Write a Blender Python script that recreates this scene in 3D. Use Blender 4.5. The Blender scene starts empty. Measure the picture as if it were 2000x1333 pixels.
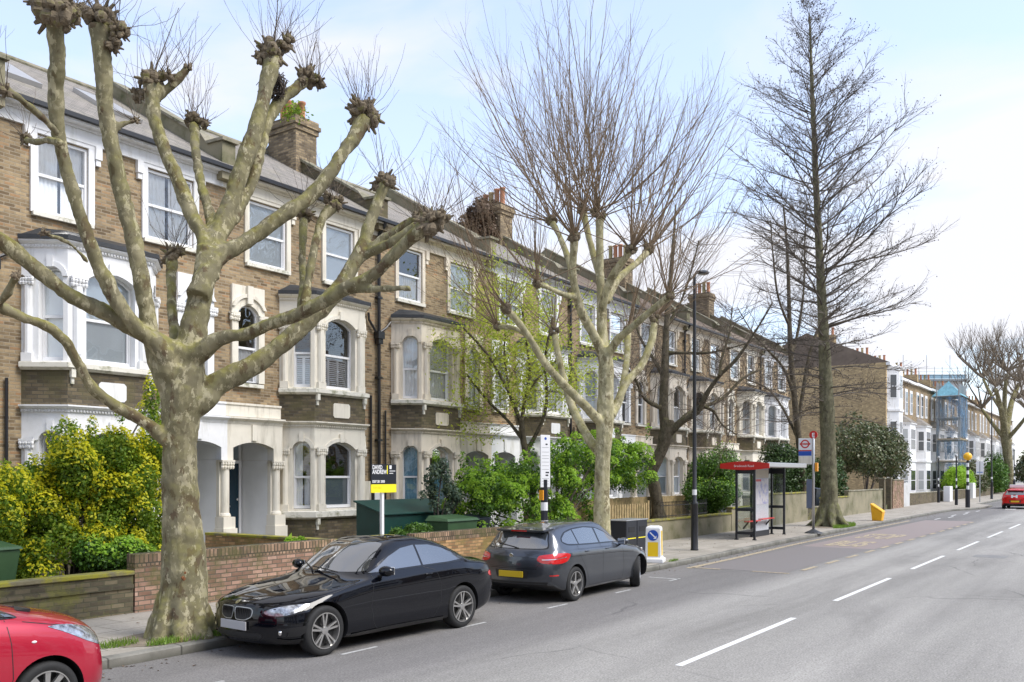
import bpy, bmesh, math, random
from mathutils import Vector, Matrix, noise
from mathutils.bvhtree import BVHTree
from mathutils.geometry import delaunay_2d_cdt
R = math.radians
PI = math.pi
SC = bpy.context.scene
COL = SC.collection

# ------------------------------------------------------------------ camera
cam = bpy.data.cameras.new('camera')
cam.sensor_width = 36.0
cam.lens = 31.5
cam.shift_y = 0.13175
cam.clip_start = 0.1
cam.clip_end = 3000
cam_o = bpy.data.objects.new('camera', cam)
COL.objects.link(cam_o)
YAW = math.atan(1220 / 1750)
cam_o.location = (0, 0, 2.3)
cam_o.rotation_euler = (PI / 2, 0, YAW - PI / 2)
SC.camera = cam_o
SC.view_settings.view_transform = 'Standard'
SC.view_settings.look = 'None'
SC.view_settings.gamma = 1
SC.view_settings.exposure = 1.7

# ------------------------------------------------------------------ sky
SUN_EL, SUN_AZ = R(48), R(-75)         # azimuth measured from +x towards +y: the sun stands over the far side of the road
w = bpy.data.worlds.new('World')
SC.world = w
w.use_nodes = True
nt = w.node_tree
nt.nodes.clear()
N = nt.nodes.new
L = nt.links.new
out = N('ShaderNodeOutputWorld')
bg = N('ShaderNodeBackground')
bg.inputs['Strength'].default_value = 0.125
sky = N('ShaderNodeTexSky')
sky.sky_type = 'NISHITA'
sky.sun_disc = False
sky.sun_elevation = SUN_EL
sky.sun_rotation = PI / 2 - SUN_AZ
sky.air_density = 1.0
sky.dust_density = 0.6
sky.ozone_density = 3.5
tc = N('ShaderNodeTexCoord')
sep = N('ShaderNodeSeparateXYZ')
L(tc.outputs['Generated'], sep.inputs[0])
# clouds: noise on the direction divided by its height, as if on a flat layer
add = N('ShaderNodeMath'); add.operation = 'ADD'; add.inputs[1].default_value = 0.16
L(sep.outputs['Z'], add.inputs[0])
mx = N('ShaderNodeMath'); mx.operation = 'MAXIMUM'; mx.inputs[1].default_value = 0.05
L(add.outputs[0], mx.inputs[0])
dv = N('ShaderNodeVectorMath'); dv.operation = 'DIVIDE'
cb = N('ShaderNodeCombineXYZ')
for k in range(3):
    L(mx.outputs[0], cb.inputs[k])
L(tc.outputs['Generated'], dv.inputs[0]); L(cb.outputs[0], dv.inputs[1])
nz = N('ShaderNodeTexNoise'); nz.inputs['Scale'].default_value = 1.15
nz.inputs['Detail'].default_value = 6; nz.inputs['Roughness'].default_value = 0.52
nz.inputs['Distortion'].default_value = 0.5
mp = N('ShaderNodeMapping'); mp.inputs['Location'].default_value = (3.1, 1.7, 0.4)
mp.inputs['Scale'].default_value = (1, 1, 0.3)
L(dv.outputs[0], mp.inputs[0]); L(mp.outputs[0], nz.inputs['Vector'])
rp = N('ShaderNodeValToRGB')
rp.color_ramp.elements[0].position = 0.44; rp.color_ramp.elements[0].color = (0, 0, 0, 1)
rp.color_ramp.elements[1].position = 0.60; rp.color_ramp.elements[1].color = (1, 1, 1, 1)
L(nz.outputs[0], rp.inputs[0])
# more white near the horizon
hz = N('ShaderNodeMapRange'); hz.inputs[1].default_value = 0.0; hz.inputs[2].default_value = 0.45
hz.inputs[3].default_value = 0.45; hz.inputs[4].default_value = 0.0
L(sep.outputs['Z'], hz.inputs[0])
ad2 = N('ShaderNodeMath'); ad2.operation = 'ADD'; ad2.use_clamp = True
L(rp.outputs[0], ad2.inputs[0]); L(hz.outputs[0], ad2.inputs[1])
# thin high veil everywhere: the blue is never deep
veil = N('ShaderNodeMapRange'); veil.inputs[3].default_value = 0.42; veil.inputs[4].default_value = 0.97
L(ad2.outputs[0], veil.inputs[0])
mix = N('ShaderNodeMix'); mix.data_type = 'RGBA'
L(veil.outputs[0], mix.inputs[0]); L(sky.outputs[0], mix.inputs[6])
mix.inputs[7].default_value = (2.46, 2.46, 2.62, 1)
L(mix.outputs[2], bg.inputs['Color']); L(bg.outputs[0], out.inputs[0])

sun = bpy.data.lights.new('sun', 'SUN')
sun.energy = 1.2
sun.angle = R(32)
sun.color = (1.0, 0.96, 0.90)
sun_o = bpy.data.objects.new('sun', sun)
COL.objects.link(sun_o)
sd = Vector((math.cos(SUN_EL) * math.cos(SUN_AZ), math.cos(SUN_EL) * math.sin(SUN_AZ), math.sin(SUN_EL)))
sun_o.rotation_euler = sd.to_track_quat('Z', 'Y').to_euler()

# ------------------------------------------------------------------ object helpers
def tag(o, label=None, cat=None, group=None, kind=None):
    if label: o['label'] = label
    if cat: o['category'] = cat
    if group: o['group'] = group
    if kind: o['kind'] = kind
    return o

def empty(name, loc=(0, 0, 0), rz=0, label=None, cat=None, group=None):
    o = bpy.data.objects.new(name, None)
    o.empty_display_size = 0.2
    o.location = loc
    o.rotation_euler = (0, 0, rz)
    COL.objects.link(o)
    return tag(o, label, cat, group)

def children(o):
    return [c for c in bpy.data.objects if c.parent == o]

def copy_tree(o, parent=None):
    c = o.copy()
    COL.objects.link(c)
    c.parent = parent
    for ch in children(o):
        copy_tree(ch, c)
    return c

class MB:
    """mesh builder: collects vertices and faces, then links them as one object"""
    def __init__(s):
        s.v = []; s.f = []; s.m = []; s.cur = 0
    def add(s, vs, fs):
        b = len(s.v)
        s.v.extend([tuple(p) for p in vs])
        for f in fs:
            s.f.append(tuple(b + i for i in f)); s.m.append(s.cur)
        return s
    def quad(s, a, b, c, d):
        return s.add([a, b, c, d], [(0, 1, 2, 3)])
    def box(s, x0, x1, y0, y1, z0, z1):
        v = [(x0, y0, z0), (x1, y0, z0), (x1, y1, z0), (x0, y1, z0), (x0, y0, z1), (x1, y0, z1), (x1, y1, z1), (x0, y1, z1)]
        return s.add(v, [(0, 3, 2, 1), (4, 5, 6, 7), (0, 1, 5, 4), (1, 2, 6, 5), (2, 3, 7, 6), (3, 0, 4, 7)])
    def prism(s, pts, z0, z1):
        n = len(pts)
        v = [(p[0], p[1], z0) for p in pts] + [(p[0], p[1], z1) for p in pts]
        f = [tuple(reversed(range(n))), tuple(range(n, 2 * n))]
        f += [(i, (i + 1) % n, n + (i + 1) % n, n + i) for i in range(n)]
        return s.add(v, f)
    def tube(s, pts, rad, n=8, cap=True):
        pts = [Vector(p) for p in pts]
        m = len(pts)
        if not hasattr(rad, '__len__'): rad = [rad] * m
        b = len(s.v)
        t0 = (pts[1] - pts[0]).normalized()
        ref = Vector((0, 0, 1)) if abs(t0.z) < 0.9 else Vector((1, 0, 0))
        u = t0.cross(ref).normalized()
        for i in range(m):
            t = (pts[min(i + 1, m - 1)] - pts[max(i - 1, 0)])
            if t.length < 1e-9: t = t0
            t = t.normalized()
            u = (u - t * u.dot(t))
            if u.length < 1e-6: u = t.orthogonal()
            u.normalize()
            v = t.cross(u)
            for k in range(n):
                a = 2 * PI * k / n
                p = pts[i] + (u * math.cos(a) + v * math.sin(a)) * rad[i]
                s.v.append((p.x, p.y, p.z))
        for i in range(m - 1):
            for k in range(n):
                k2 = (k + 1) % n
                s.f.append((b + i * n + k, b + i * n + k2, b + (i + 1) * n + k2, b + (i + 1) * n + k)); s.m.append(s.cur)
        if cap:
            s.f.append(tuple(b + k for k in reversed(range(n)))); s.m.append(s.cur)
            s.f.append(tuple(b + (m - 1) * n + k for k in range(n))); s.m.append(s.cur)
        return s
    def lathe(s, prof, c=(0, 0, 0), n=24, axis='z', cap=True):
        b = len(s.v)
        for r, z in prof:
            for k in range(n):
                a = 2 * PI * k / n
                if axis == 'z': p = (c[0] + r * math.cos(a), c[1] + r * math.sin(a), c[2] + z)
                elif axis == 'y': p = (c[0] + r * math.cos(a), c[1] + z, c[2] + r * math.sin(a))
                else: p = (c[0] + z, c[1] + r * math.cos(a), c[2] + r * math.sin(a))
                s.v.append(p)
        for i in range(len(prof) - 1):
            for k in range(n):
                k2 = (k + 1) % n
                s.f.append((b + i * n + k, b + i * n + k2, b + (i + 1) * n + k2, b + (i + 1) * n + k)); s.m.append(s.cur)
        if not cap: return s
        s.f.append(tuple(b + k for k in reversed(range(n)))); s.m.append(s.cur)
        s.f.append(tuple(b + (len(prof) - 1) * n + k for k in range(n))); s.m.append(s.cur)
        return s
    def sphere(s, c, r, n=10, m=7, sx=1, sy=1, sz=1, jit=0):
        prof = []
        b = len(s.v)
        for i in range(m + 1):
            ph = PI * i / m
            for k in range(n):
                a = 2 * PI * k / n
                q = 1 + (random.uniform(-jit, jit) if 0 < i < m else 0)
                s.v.append((c[0] + r * sx * q * math.sin(ph) * math.cos(a), c[1] + r * sy * q * math.sin(ph) * math.sin(a), c[2] - r * sz * q * math.cos(ph)))
        for i in range(m):
            for k in range(n):
                k2 = (k + 1) % n
                s.f.append((b + i * n + k, b + i * n + k2, b + (i + 1) * n + k2, b + (i + 1) * n + k)); s.m.append(s.cur)
        return s
    def mesh(s, name='mesh', smooth=False):
        me = bpy.data.meshes.new(name)
        me.from_pydata(s.v, [], s.f)
        me.update()
        if any(s.m):
            me.polygons.foreach_set('material_index', s.m)
        if smooth:
            me.polygons.foreach_set('use_smooth', [True] * len(me.polygons))
        return me
    def build(s, name, mat, parent=None, smooth=False, bevel=0, fix=True):
        me = s.mesh(name, smooth)
        if fix:
            bm = bmesh.new(); bm.from_mesh(me)
            bmesh.ops.remove_doubles(bm, verts=bm.verts, dist=1e-5)
            bmesh.ops.recalc_face_normals(bm, faces=bm.faces)
            bm.to_mesh(me); bm.free()
        o = bpy.data.objects.new(name, me)
        for m in (mat if isinstance(mat, (list, tuple)) else [mat]):
            me.materials.append(m)
        COL.objects.link(o)
        if parent: o.parent = parent
        if bevel:
            b = o.modifiers.new('bevel', 'BEVEL'); b.width = bevel; b.segments = 2; b.limit_method = 'ANGLE'; b.angle_limit = R(40)
        return o

def smooth_by_angle(o, ang=35):
    me = o.data
    bm = bmesh.new(); bm.from_mesh(me)
    for f in bm.faces: f.smooth = True
    for e in bm.edges:
        if len(e.link_faces) == 2 and e.calc_face_angle(0) > R(ang): e.smooth = False
    bm.to_mesh(me); bm.free()
    return o

def apply_mods(o):
    dg = bpy.context.evaluated_depsgraph_get()
    dg.update()
    me = bpy.data.meshes.new_from_object(o.evaluated_get(dg), preserve_all_data_layers=True, depsgraph=dg)
    o.modifiers.clear()
    o.data = me
    return o

def text_mesh(txt, size, name, mat, parent=None, loc=(0, 0, 0), rot=(PI / 2, 0, 0), align='CENTER', sx=1, sy=1, ext=0.001, bold=0.0):
    c = bpy.data.curves.new(name, 'FONT')
    c.body = txt; c.size = size; c.align_x = align; c.extrude = ext; c.offset = bold
    o = bpy.data.objects.new(name, c)
    COL.objects.link(o)
    dg = bpy.context.evaluated_depsgraph_get(); dg.update()
    me = bpy.data.meshes.new_from_object(o.evaluated_get(dg))
    bpy.data.objects.remove(o)
    me.materials.clear(); me.materials.append(mat)
    o = bpy.data.objects.new(name, me)
    o.location = loc; o.rotation_euler = rot; o.scale = (sx, sy, 1)
    COL.objects.link(o)
    if parent: o.parent = parent
    return o

# ------------------------------------------------------------------ materials
def newmat(name):
    m = bpy.data.materials.new(name)
    m.use_nodes = True
    t = m.node_tree
    b = t.nodes['Principled BSDF']
    return m, t, b

def nd(t, typ, **kw):
    n = t.nodes.new(typ)
    for k, v in kw.items():
        if k.startswith('i_'):
            key = k[2:]
            key = int(key) if key.isdigit() else key.replace('_', ' ')
            n.inputs[key].default_value = v
        else: setattr(n, k, v)
    return n

def rgba(c): return (c[0], c[1], c[2], 1)

def ramp(t, fac, stops):
    r = t.nodes.new('ShaderNodeValToRGB')
    el = r.color_ramp.elements
    while len(el) < len(stops): el.new(0.5)
    for e, (p, c) in zip(el, stops):
        e.position = p; e.color = rgba(c) if hasattr(c, '__len__') else (c, c, c, 1)
    t.links.new(fac, r.inputs[0])
    return r.outputs[0]

def mixc(t, fac, a, b, blend='MIX'):
    m = t.nodes.new('ShaderNodeMix'); m.data_type = 'RGBA'; m.blend_type = blend
    for inp, v in ((0, fac), (6, a), (7, b)):
        if isinstance(v, bpy.types.NodeSocket): t.links.new(v, m.inputs[inp])
        elif hasattr(v, '__len__'): m.inputs[inp].default_value = rgba(v)
        else: m.inputs[inp].default_value = v
    return m.outputs[2]

def tnoise(t, scale, detail=4, rough=0.55, vec=None, dist=0):
    n = nd(t, 'ShaderNodeTexNoise')
    n.inputs['Scale'].default_value = scale; n.inputs['Detail'].default_value = detail
    n.inputs['Roughness'].default_value = rough; n.inputs['Distortion'].default_value = dist
    if vec is not None: t.links.new(vec, n.inputs['Vector'])
    return n.outputs[0]

def geo_pos(t):
    return t.nodes.new('ShaderNodeNewGeometry').outputs['Position']

def bump(t, b, h, strength=0.3, dist=0.01):
    n = nd(t, 'ShaderNodeBump'); n.inputs['Strength'].default_value = strength; n.inputs['Distance'].default_value = dist
    t.links.new(h, n.inputs['Height']); t.links.new(n.outputs[0], b.inputs['Normal'])

def simple(name, col, rough=0.6, metal=0, var=0.0, vscale=3, bmp=0, bscale=60, coat=0, spec=0.5, dirt=None, dscale=1.3, dlo=0.5, dhi=0.7, streak=False):
    m, t, b = newmat(name)
    b.inputs['Roughness'].default_value = rough
    b.inputs['Metallic'].default_value = metal
    b.inputs['Coat Weight'].default_value = coat
    b.inputs['Coat Roughness'].default_value = 0.03
    b.inputs['Specular IOR Level'].default_value = spec
    c = None
    p = geo_pos(t)
    if var:
        n = tnoise(t, vscale, 5, 0.6, p)
        c = ramp(t, n, [(0.3, [x * (1 - var) for x in col]), (0.7, [min(1, x * (1 + var)) for x in col])])
    if dirt:
        pv = p
        if streak:
            mp_ = nd(t, 'ShaderNodeMapping'); mp_.inputs['Scale'].default_value = (4, 4, .55); t.links.new(p, mp_.inputs[0]); pv = mp_.outputs[0]
        n = tnoise(t, dscale, 6, 0.65, pv)
        f = ramp(t, n, [(dlo, 0.0), (dhi, 1.0)])
        c = mixc(t, f, c if c is not None else col, dirt)
    if c is not None: t.links.new(c, b.inputs['Base Color'])
    else: b.inputs['Base Color'].default_value = rgba(col)
    if bmp: bump(t, b, tnoise(t, bscale, 3, 0.6, p), bmp)
    return m

def brick_vec(t, su=1, sv=1):
    """(along the wall, height) from world position and the face's own normal, so that bricks run level on any upright face"""
    g = t.nodes.new('ShaderNodeNewGeometry')
    cr = nd(t, 'ShaderNodeVectorMath', operation='CROSS_PRODUCT'); cr.inputs[0].default_value = (0, 0, 1)
    t.links.new(g.outputs['True Normal'], cr.inputs[1])
    dt = nd(t, 'ShaderNodeVectorMath', operation='DOT_PRODUCT')
    t.links.new(g.outputs['Position'], dt.inputs[0]); t.links.new(cr.outputs[0], dt.inputs[1])
    sp = nd(t, 'ShaderNodeSeparateXYZ'); t.links.new(g.outputs['Position'], sp.inputs[0])
    c = nd(t, 'ShaderNodeCombineXYZ')
    t.links.new(dt.outputs['Value'], c.inputs[0]); t.links.new(sp.outputs['Z'], c.inputs[1])
    return c.outputs[0], g.outputs['Position'], sp

def brickmat(name, c1, c2, mortar, stain=(0.05, 0.045, 0.035), stain_amt=0.6, moss=None, moss_top=None, odd=None, bw=0.225, rh=0.075, ms=0.011, rough=0.9):
    m, t, b = newmat(name)
    v, pos, sp = brick_vec(t)
    bt = nd(t, 'ShaderNodeTexBrick')
    t.links.new(v, bt.inputs['Vector'])
    bt.inputs['Scale'].default_value = 1
    bt.inputs['Brick Width'].default_value = bw; bt.inputs['Row Height'].default_value = rh
    bt.inputs['Mortar Size'].default_value = ms; bt.inputs['Mortar Smooth'].default_value = 0.4
    bt.inputs['Bias'].default_value = 0.0
    bt.inputs['Color1'].default_value = (0, 0, 0, 1); bt.inputs['Color2'].default_value = (1, 1, 1, 1)
    bt.inputs['Mortar'].default_value = (0.5, 0.5, 0.5, 1)
    stops = [(0.0, c2), (0.35, [(a + d) / 2 for a, d in zip(c1, c2)]), (0.62, c1), (0.9, [min(1, x * 1.3) for x in c1])]
    if odd: stops = [(0.0, c2), (0.3, [(a + d) / 2 for a, d in zip(c1, c2)]), (0.6, c1), (0.86, [x * 1.2 for x in c1]), (0.95, odd)]
    col = ramp(t, bt.outputs['Color'], stops)
    col = mixc(t, bt.outputs['Fac'], col, mortar)
    n1 = tnoise(t, 0.55, 6, 0.62, pos)
    f = ramp(t, n1, [(0.42, 0.0), (0.72, stain_amt)])
    col = mixc(t, f, col, stain)
    n2 = tnoise(t, 9, 3, 0.6, pos)
    col = mixc(t, 0.35, col, ramp(t, n2, [(0.3, 0.55), (0.7, 1.25)]), 'MULTIPLY')
    if moss:
        n3 = tnoise(t, 1.8, 6, 0.7, pos)
        f3 = ramp(t, n3, [(0.47, 0.0), (0.62, 0.85)])
        col = mixc(t, f3, col, moss)
    t.links.new(col, b.inputs['Base Color'])
    b.inputs['Roughness'].default_value = rough
    b.inputs['Specular IOR Level'].default_value = 0.25
    inv = nd(t, 'ShaderNodeMath', operation='SUBTRACT'); inv.inputs[0].default_value = 1
    t.links.new(bt.outputs['Fac'], inv.inputs[1])
    bump(t, b, inv.outputs[0], 0.5, 0.006)
    return m

M = {}
M['brick'] = brickmat('stock_brick', (0.37, 0.275, 0.16), (0.165, 0.115, 0.067), (0.35, 0.29, 0.205), odd=(0.38, 0.23, 0.12), stain_amt=0.4, bw=.21, rh=.068, ms=.010)
M['brick_dark'] = brickmat('sooty_brick', (0.17, 0.135, 0.085), (0.085, 0.07, 0.05), (0.12, 0.105, 0.08), stain_amt=0.5, moss=(0.12, 0.105, 0.055))
M['brick_yellow'] = brickmat('yellow_brick', (0.50, 0.37, 0.20), (0.36, 0.26, 0.14), (0.42, 0.34, 0.22), stain_amt=0.2)
M['brick_pink'] = brickmat('pink_brick', (0.42, 0.26, 0.19), (0.24, 0.14, 0.095), (0.14, 0.12, 0.09), stain_amt=0.45, odd=(0.5, 0.33, 0.25), moss=(0.13, 0.12, 0.05))
M['brick_orange'] = brickmat('orange_brick', (0.42, 0.25, 0.12), (0.25, 0.14, 0.07), (0.22, 0.17, 0.09), stain_amt=0.3, moss=(0.22, 0.17, 0.06))
M['soldier'] = brickmat('soldier_brick', (0.36, 0.24, 0.16), (0.16, 0.11, 0.07), (0.08, 0.07, 0.05), bw=0.078, rh=0.3, ms=0.013, stain_amt=0.5, moss=(0.10, 0.095, 0.04))
M['brick_old'] = brickmat('old_mossy_brick', (0.15, 0.125, 0.08), (0.075, 0.065, 0.045), (0.10, 0.095, 0.06), stain_amt=0.7, moss=(0.16, 0.155, 0.045))
M['white'] = simple('white_stucco', (0.80, 0.80, 0.80), 0.55, var=0.05, dirt=(0.55, 0.54, 0.48), dlo=0.53, dhi=0.8, bmp=0.15, streak=True)
M['cream'] = simple('cream_stucco', (0.76, 0.71, 0.60), 0.6, var=0.05, dirt=(0.42, 0.38, 0.29), dlo=0.52, dhi=0.8, bmp=0.15, streak=True)
M['pinkcream'] = simple('pale_pink_cream_stucco', (0.74, 0.66, 0.54), 0.6, var=0.05, dirt=(0.36, 0.31, 0.23), dlo=0.49, dhi=0.76, bmp=0.2, streak=True)
M['greystucco'] = simple('grey_stucco', (0.55, 0.55, 0.54), 0.6, var=0.05, dirt=(0.35, 0.34, 0.3), dlo=0.55, dhi=0.8)
M['sash'] = simple('white_sash_paint', (0.82, 0.82, 0.82), 0.35)
M['sill'] = simple('weathered_sill', (0.72, 0.69, 0.60), 0.7, var=0.08, dirt=(0.22, 0.22, 0.12), dscale=5, dlo=0.5, dhi=0.72)
M['lead'] = simple('black_roof_lead', (0.03, 0.032, 0.035), 0.5, var=0.3, bmp=0.3, bscale=8)
M['pipe'] = simple('black_pipe_paint', (0.018, 0.018, 0.02), 0.35)
M['black'] = simple('matt_black', (0.012, 0.012, 0.013), 0.6)
M['room'] = simple('dark_room', (0.10, 0.09, 0.08), 0.9)
M['curtain'] = simple('white_curtain', (0.86, 0.86, 0.85), 0.9, var=0.06, vscale=6)
M['skypane'] = simple('painted_sky_reflection', (.5, .54, .58), .15)  # pale colour stands in for bright sky reflected in the skylights
M['frost_glare'] = simple('frosted_film_and_glare', (0.80, 0.85, 0.87), 0.6, var=0.05, vscale=2)  # frosted panes, and painted sky reflection where clear glass shines pale
M['blind'] = simple('grey_blind', (0.30, 0.36, 0.39), 0.7)
M['bluecurtain'] = simple('blue_curtain', (0.18, 0.36, 0.46), 0.85, var=0.15, vscale=5)
M['door_blue'] = simple('dark_blue_door_paint', (0.012, 0.035, 0.055), 0.25)
M['grey_door'] = simple('grey_painted_timber', (0.34, 0.34, 0.33), 0.5)
M['terracotta'] = simple('terracotta_pot', (0.45, 0.20, 0.11), 0.85, var=0.2)
M['buffpot'] = simple('buff_pot', (0.45, 0.36, 0.2), 0.85, var=0.2, dirt=(0.2, 0.2, 0.07))
M['stone'] = simple('coping_stone', (0.30, 0.27, 0.20), 0.85, var=0.15, dirt=(0.10, 0.10, 0.05), dscale=3, dlo=0.42, dhi=0.65, bmp=0.4, bscale=20)
M['wallstone'] = simple('rendered_wall', (0.27, 0.24, 0.16), 0.9, var=0.2, dirt=(0.10, 0.10, 0.045), dscale=1.5, dlo=0.45, dhi=0.7, bmp=0.4, bscale=14)

def slate(name, ca, cb2):
    m, t, b = newmat(name)
    g = t.nodes.new('ShaderNodeNewGeometry')
    sp = nd(t, 'ShaderNodeSeparateXYZ'); t.links.new(g.outputs['Position'], sp.inputs[0])
    c = nd(t, 'ShaderNodeCombineXYZ'); t.links.new(sp.outputs['X'], c.inputs[0]); t.links.new(sp.outputs['Z'], c.inputs[1])
    bt = nd(t, 'ShaderNodeTexBrick'); t.links.new(c.outputs[0], bt.inputs['Vector'])
    bt.inputs['Scale'].default_value = 1
    bt.inputs['Brick Width'].default_value = 0.28; bt.inputs['Row Height'].default_value = 0.12; bt.inputs['Mortar Size'].default_value = 0.006
    bt.inputs['Color1'].default_value = rgba(ca); bt.inputs['Color2'].default_value = rgba(cb2); bt.inputs['Mortar'].default_value = (0.04, 0.04, 0.035, 1)
    n = tnoise(t, 0.8, 6, 0.6, g.outputs['Position'])
    col = mixc(t, ramp(t, n, [(0.5, 0.0), (0.75, 0.55)]), bt.outputs[0], (0.26, 0.24, 0.17))
    t.links.new(col, b.inputs['Base Color']); b.inputs['Roughness'].default_value = 0.9; b.inputs['Specular IOR Level'].default_value = 0.2
    bump(t, b, bt.outputs['Fac'], -0.5, 0.01)
    return m
M['slate'] = slate('grey_slate', (0.30, 0.27, 0.24), (0.22, 0.205, 0.185))
M['slate_brown'] = slate('brown_tile', (0.22, 0.165, 0.125), (0.15, 0.115, 0.09))

def glassmat(name, tint=(0.75, 0.8, 0.82), refl=0.9, base=0.10, rough=0.0, wob=0.03):
    m = bpy.data.materials.new(name); m.use_nodes = True
    t = m.node_tree; t.nodes.clear()
    o = nd(t, 'ShaderNodeOutputMaterial')
    tr = nd(t, 'ShaderNodeBsdfTransparent'); tr.inputs[0].default_value = rgba(tint)
    gl = nd(t, 'ShaderNodeBsdfGlossy'); gl.inputs['Roughness'].default_value = rough; gl.inputs[0].default_value = (refl, refl, refl, 1)
    fr = nd(t, 'ShaderNodeFresnel'); fr.inputs[0].default_value = 1.5
    mr = nd(t, 'ShaderNodeMapRange'); mr.inputs[1].default_value = 0.0; mr.inputs[2].default_value = 1.0
    mr.inputs[3].default_value = base; mr.inputs[4].default_value = 1.0
    t.links.new(fr.outputs[0], mr.inputs[0])
    if wob:
        bp = nd(t, 'ShaderNodeBump'); bp.inputs['Strength'].default_value = wob; bp.inputs['Distance'].default_value = 0.3
        t.links.new(tnoise(t, 2.2, 1, 0.5, geo_pos(t)), bp.inputs['Height'])
        t.links.new(bp.outputs[0], gl.inputs['Normal'])
    mx = nd(t, 'ShaderNodeMixShader')
    t.links.new(mr.outputs[0], mx.inputs[0]); t.links.new(tr.outputs[0], mx.inputs[1]); t.links.new(gl.outputs[0], mx.inputs[2])
    t.links.new(mx.outputs[0], o.inputs[0])
    return m
M['glass'] = glassmat('window_glass', tint=(0.95, 0.96, 0.96), base=0.10)
M['carglass'] = glassmat('car_glass', tint=(0.16, 0.18, 0.18), base=0.22, wob=0)
M['shelterglass'] = glassmat('shelter_glass', tint=(0.82, 0.86, 0.85), base=0.08, wob=0)

def carpaint(name, col, metal=0.0, rough=0.35):
    m, t, b = newmat(name)
    b.inputs['Base Color'].default_value = rgba(col)
    b.inputs['Metallic'].default_value = metal
    b.inputs['Roughness'].default_value = rough
    b.inputs['Coat Weight'].default_value = 1.0
    if not metal: b.inputs['Specular IOR Level'].default_value = 0.0
    b.inputs['Coat Roughness'].default_value = 0.015
    return m
M['paint_black'] = carpaint('black_car_paint', (0.003, 0.0035, 0.006), 0.0, 0.4)
M['paint_grey'] = carpaint('dark_grey_car_paint', (0.07, 0.077, 0.09), 0.8, 0.3)
M['paint_crimson'] = carpaint('crimson_car_paint', (0.42, 0.004, 0.028), 0.25, 0.4)
M['paint_red'] = carpaint('bright_red_car_paint', (0.55, 0.008, 0.006), 0.0, 0.4)
M['plastic'] = simple('black_plastic', (0.012, 0.012, 0.013), 0.45)
M['gloss_black'] = simple('gloss_black', (0.008, 0.008, 0.009), 0.12)
M['rubber'] = simple('tyre_rubber', (0.016, 0.016, 0.016), 0.75, var=0.15, vscale=20)
M['alloy'] = simple('alloy_wheel', (0.55, 0.54, 0.52), 0.28, metal=0.85)
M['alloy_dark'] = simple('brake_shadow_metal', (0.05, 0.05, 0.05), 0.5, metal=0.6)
M['chrome'] = simple('chrome', (0.75, 0.75, 0.75), 0.1, metal=1)
M['silver'] = simple('satin_silver', (0.5, 0.5, 0.5), 0.35, metal=0.7)
M['redlens'] = simple('red_lamp_lens', (0.55, 0.01, 0.01), 0.12, coat=1)
M['headlens'] = simple('lamp_lens_silver', (0.34, 0.35, 0.37), 0.15, metal=0.6, coat=1, var=0.8, vscale=20)
M['amber'] = simple('amber_lens', (0.8, 0.32, 0.02), 0.2)
M['plate_grey'] = simple('blanked_plate', (0.42, 0.42, 0.43), 0.4)
M['plate_yellow'] = simple('yellow_plate', (0.62, 0.42, 0.01), 0.4)
M['badge_blue'] = simple('badge_blue', (0.05, 0.16, 0.5), 0.3)
M['signwhite'] = simple('sign_white', (0.78, 0.78, 0.78), 0.4)
M['signblack'] = simple('sign_black', (0.012, 0.014, 0.02), 0.4)
M['signyellow'] = simple('sign_yellow', (0.90, 0.78, 0.02), 0.4)
M['signblue'] = simple('sign_blue', (0.015, 0.08, 0.42), 0.35)
M['signred'] = simple('sign_red', (0.55, 0.018, 0.015), 0.35)
M['bollyellow'] = simple('bollard_yellow', (0.88, 0.58, 0.01), 0.4)
M['gritorange'] = simple('grit_bin_yellow', (0.82, 0.42, 0.01), 0.5, var=0.06)
M['greyblue'] = simple('grey_blue_panel', (0.14, 0.17, 0.24), 0.5)
M['binetgreen'] = simple('green_bin_plastic', (0.045, 0.10, 0.04), 0.5, var=0.12)
M['storegreen'] = simple('dark_green_steel', (0.006, 0.045, 0.035), 0.5, var=0.15)
M['bindark'] = simple('dark_navy_bin_plastic', (0.012, 0.018, 0.026), 0.5)
M['wood'] = simple('fence_timber', (0.34, 0.25, 0.12), 0.85, var=0.25, vscale=8, dirt=(0.15, 0.13, 0.05), dscale=3)
def netting():
    m = bpy.data.materials.new('blue_debris_netting'); m.use_nodes = True
    t = m.node_tree; b = t.nodes['Principled BSDF']; o = t.nodes['Material Output']
    p = geo_pos(t)
    c = ramp(t, tnoise(t, .9, 4, .6, p), [(.3, (.08, .15, .26)), (.7, (.16, .30, .44))]); t.links.new(c, b.inputs['Base Color']); b.inputs['Roughness'].default_value = .8
    tr = nd(t, 'ShaderNodeBsdfTransparent')
    mp = nd(t, 'ShaderNodeMapping'); mp.inputs['Scale'].default_value = (1.6, 1.6, .5); t.links.new(p, mp.inputs[0])
    f = ramp(t, tnoise(t, 1.0, 5, .7, mp.outputs[0]), [(.44, .08), (.64, .75)])
    mx = nd(t, 'ShaderNodeMixShader'); t.links.new(f, mx.inputs[0]); t.links.new(tr.outputs[0], mx.inputs[1]); t.links.new(b.outputs[0], mx.inputs[2]); t.links.new(mx.outputs[0], o.inputs[0])
    return m
M['tarp'] = netting()
M['scafgrey'] = simple('galvanised_tube', (0.35, 0.36, 0.36), 0.5, metal=0.5)
M['pavegrey'] = simple('marble_fleck_panel', (0.5, 0.52, 0.55), 0.4, var=0.15, vscale=20)
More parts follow.
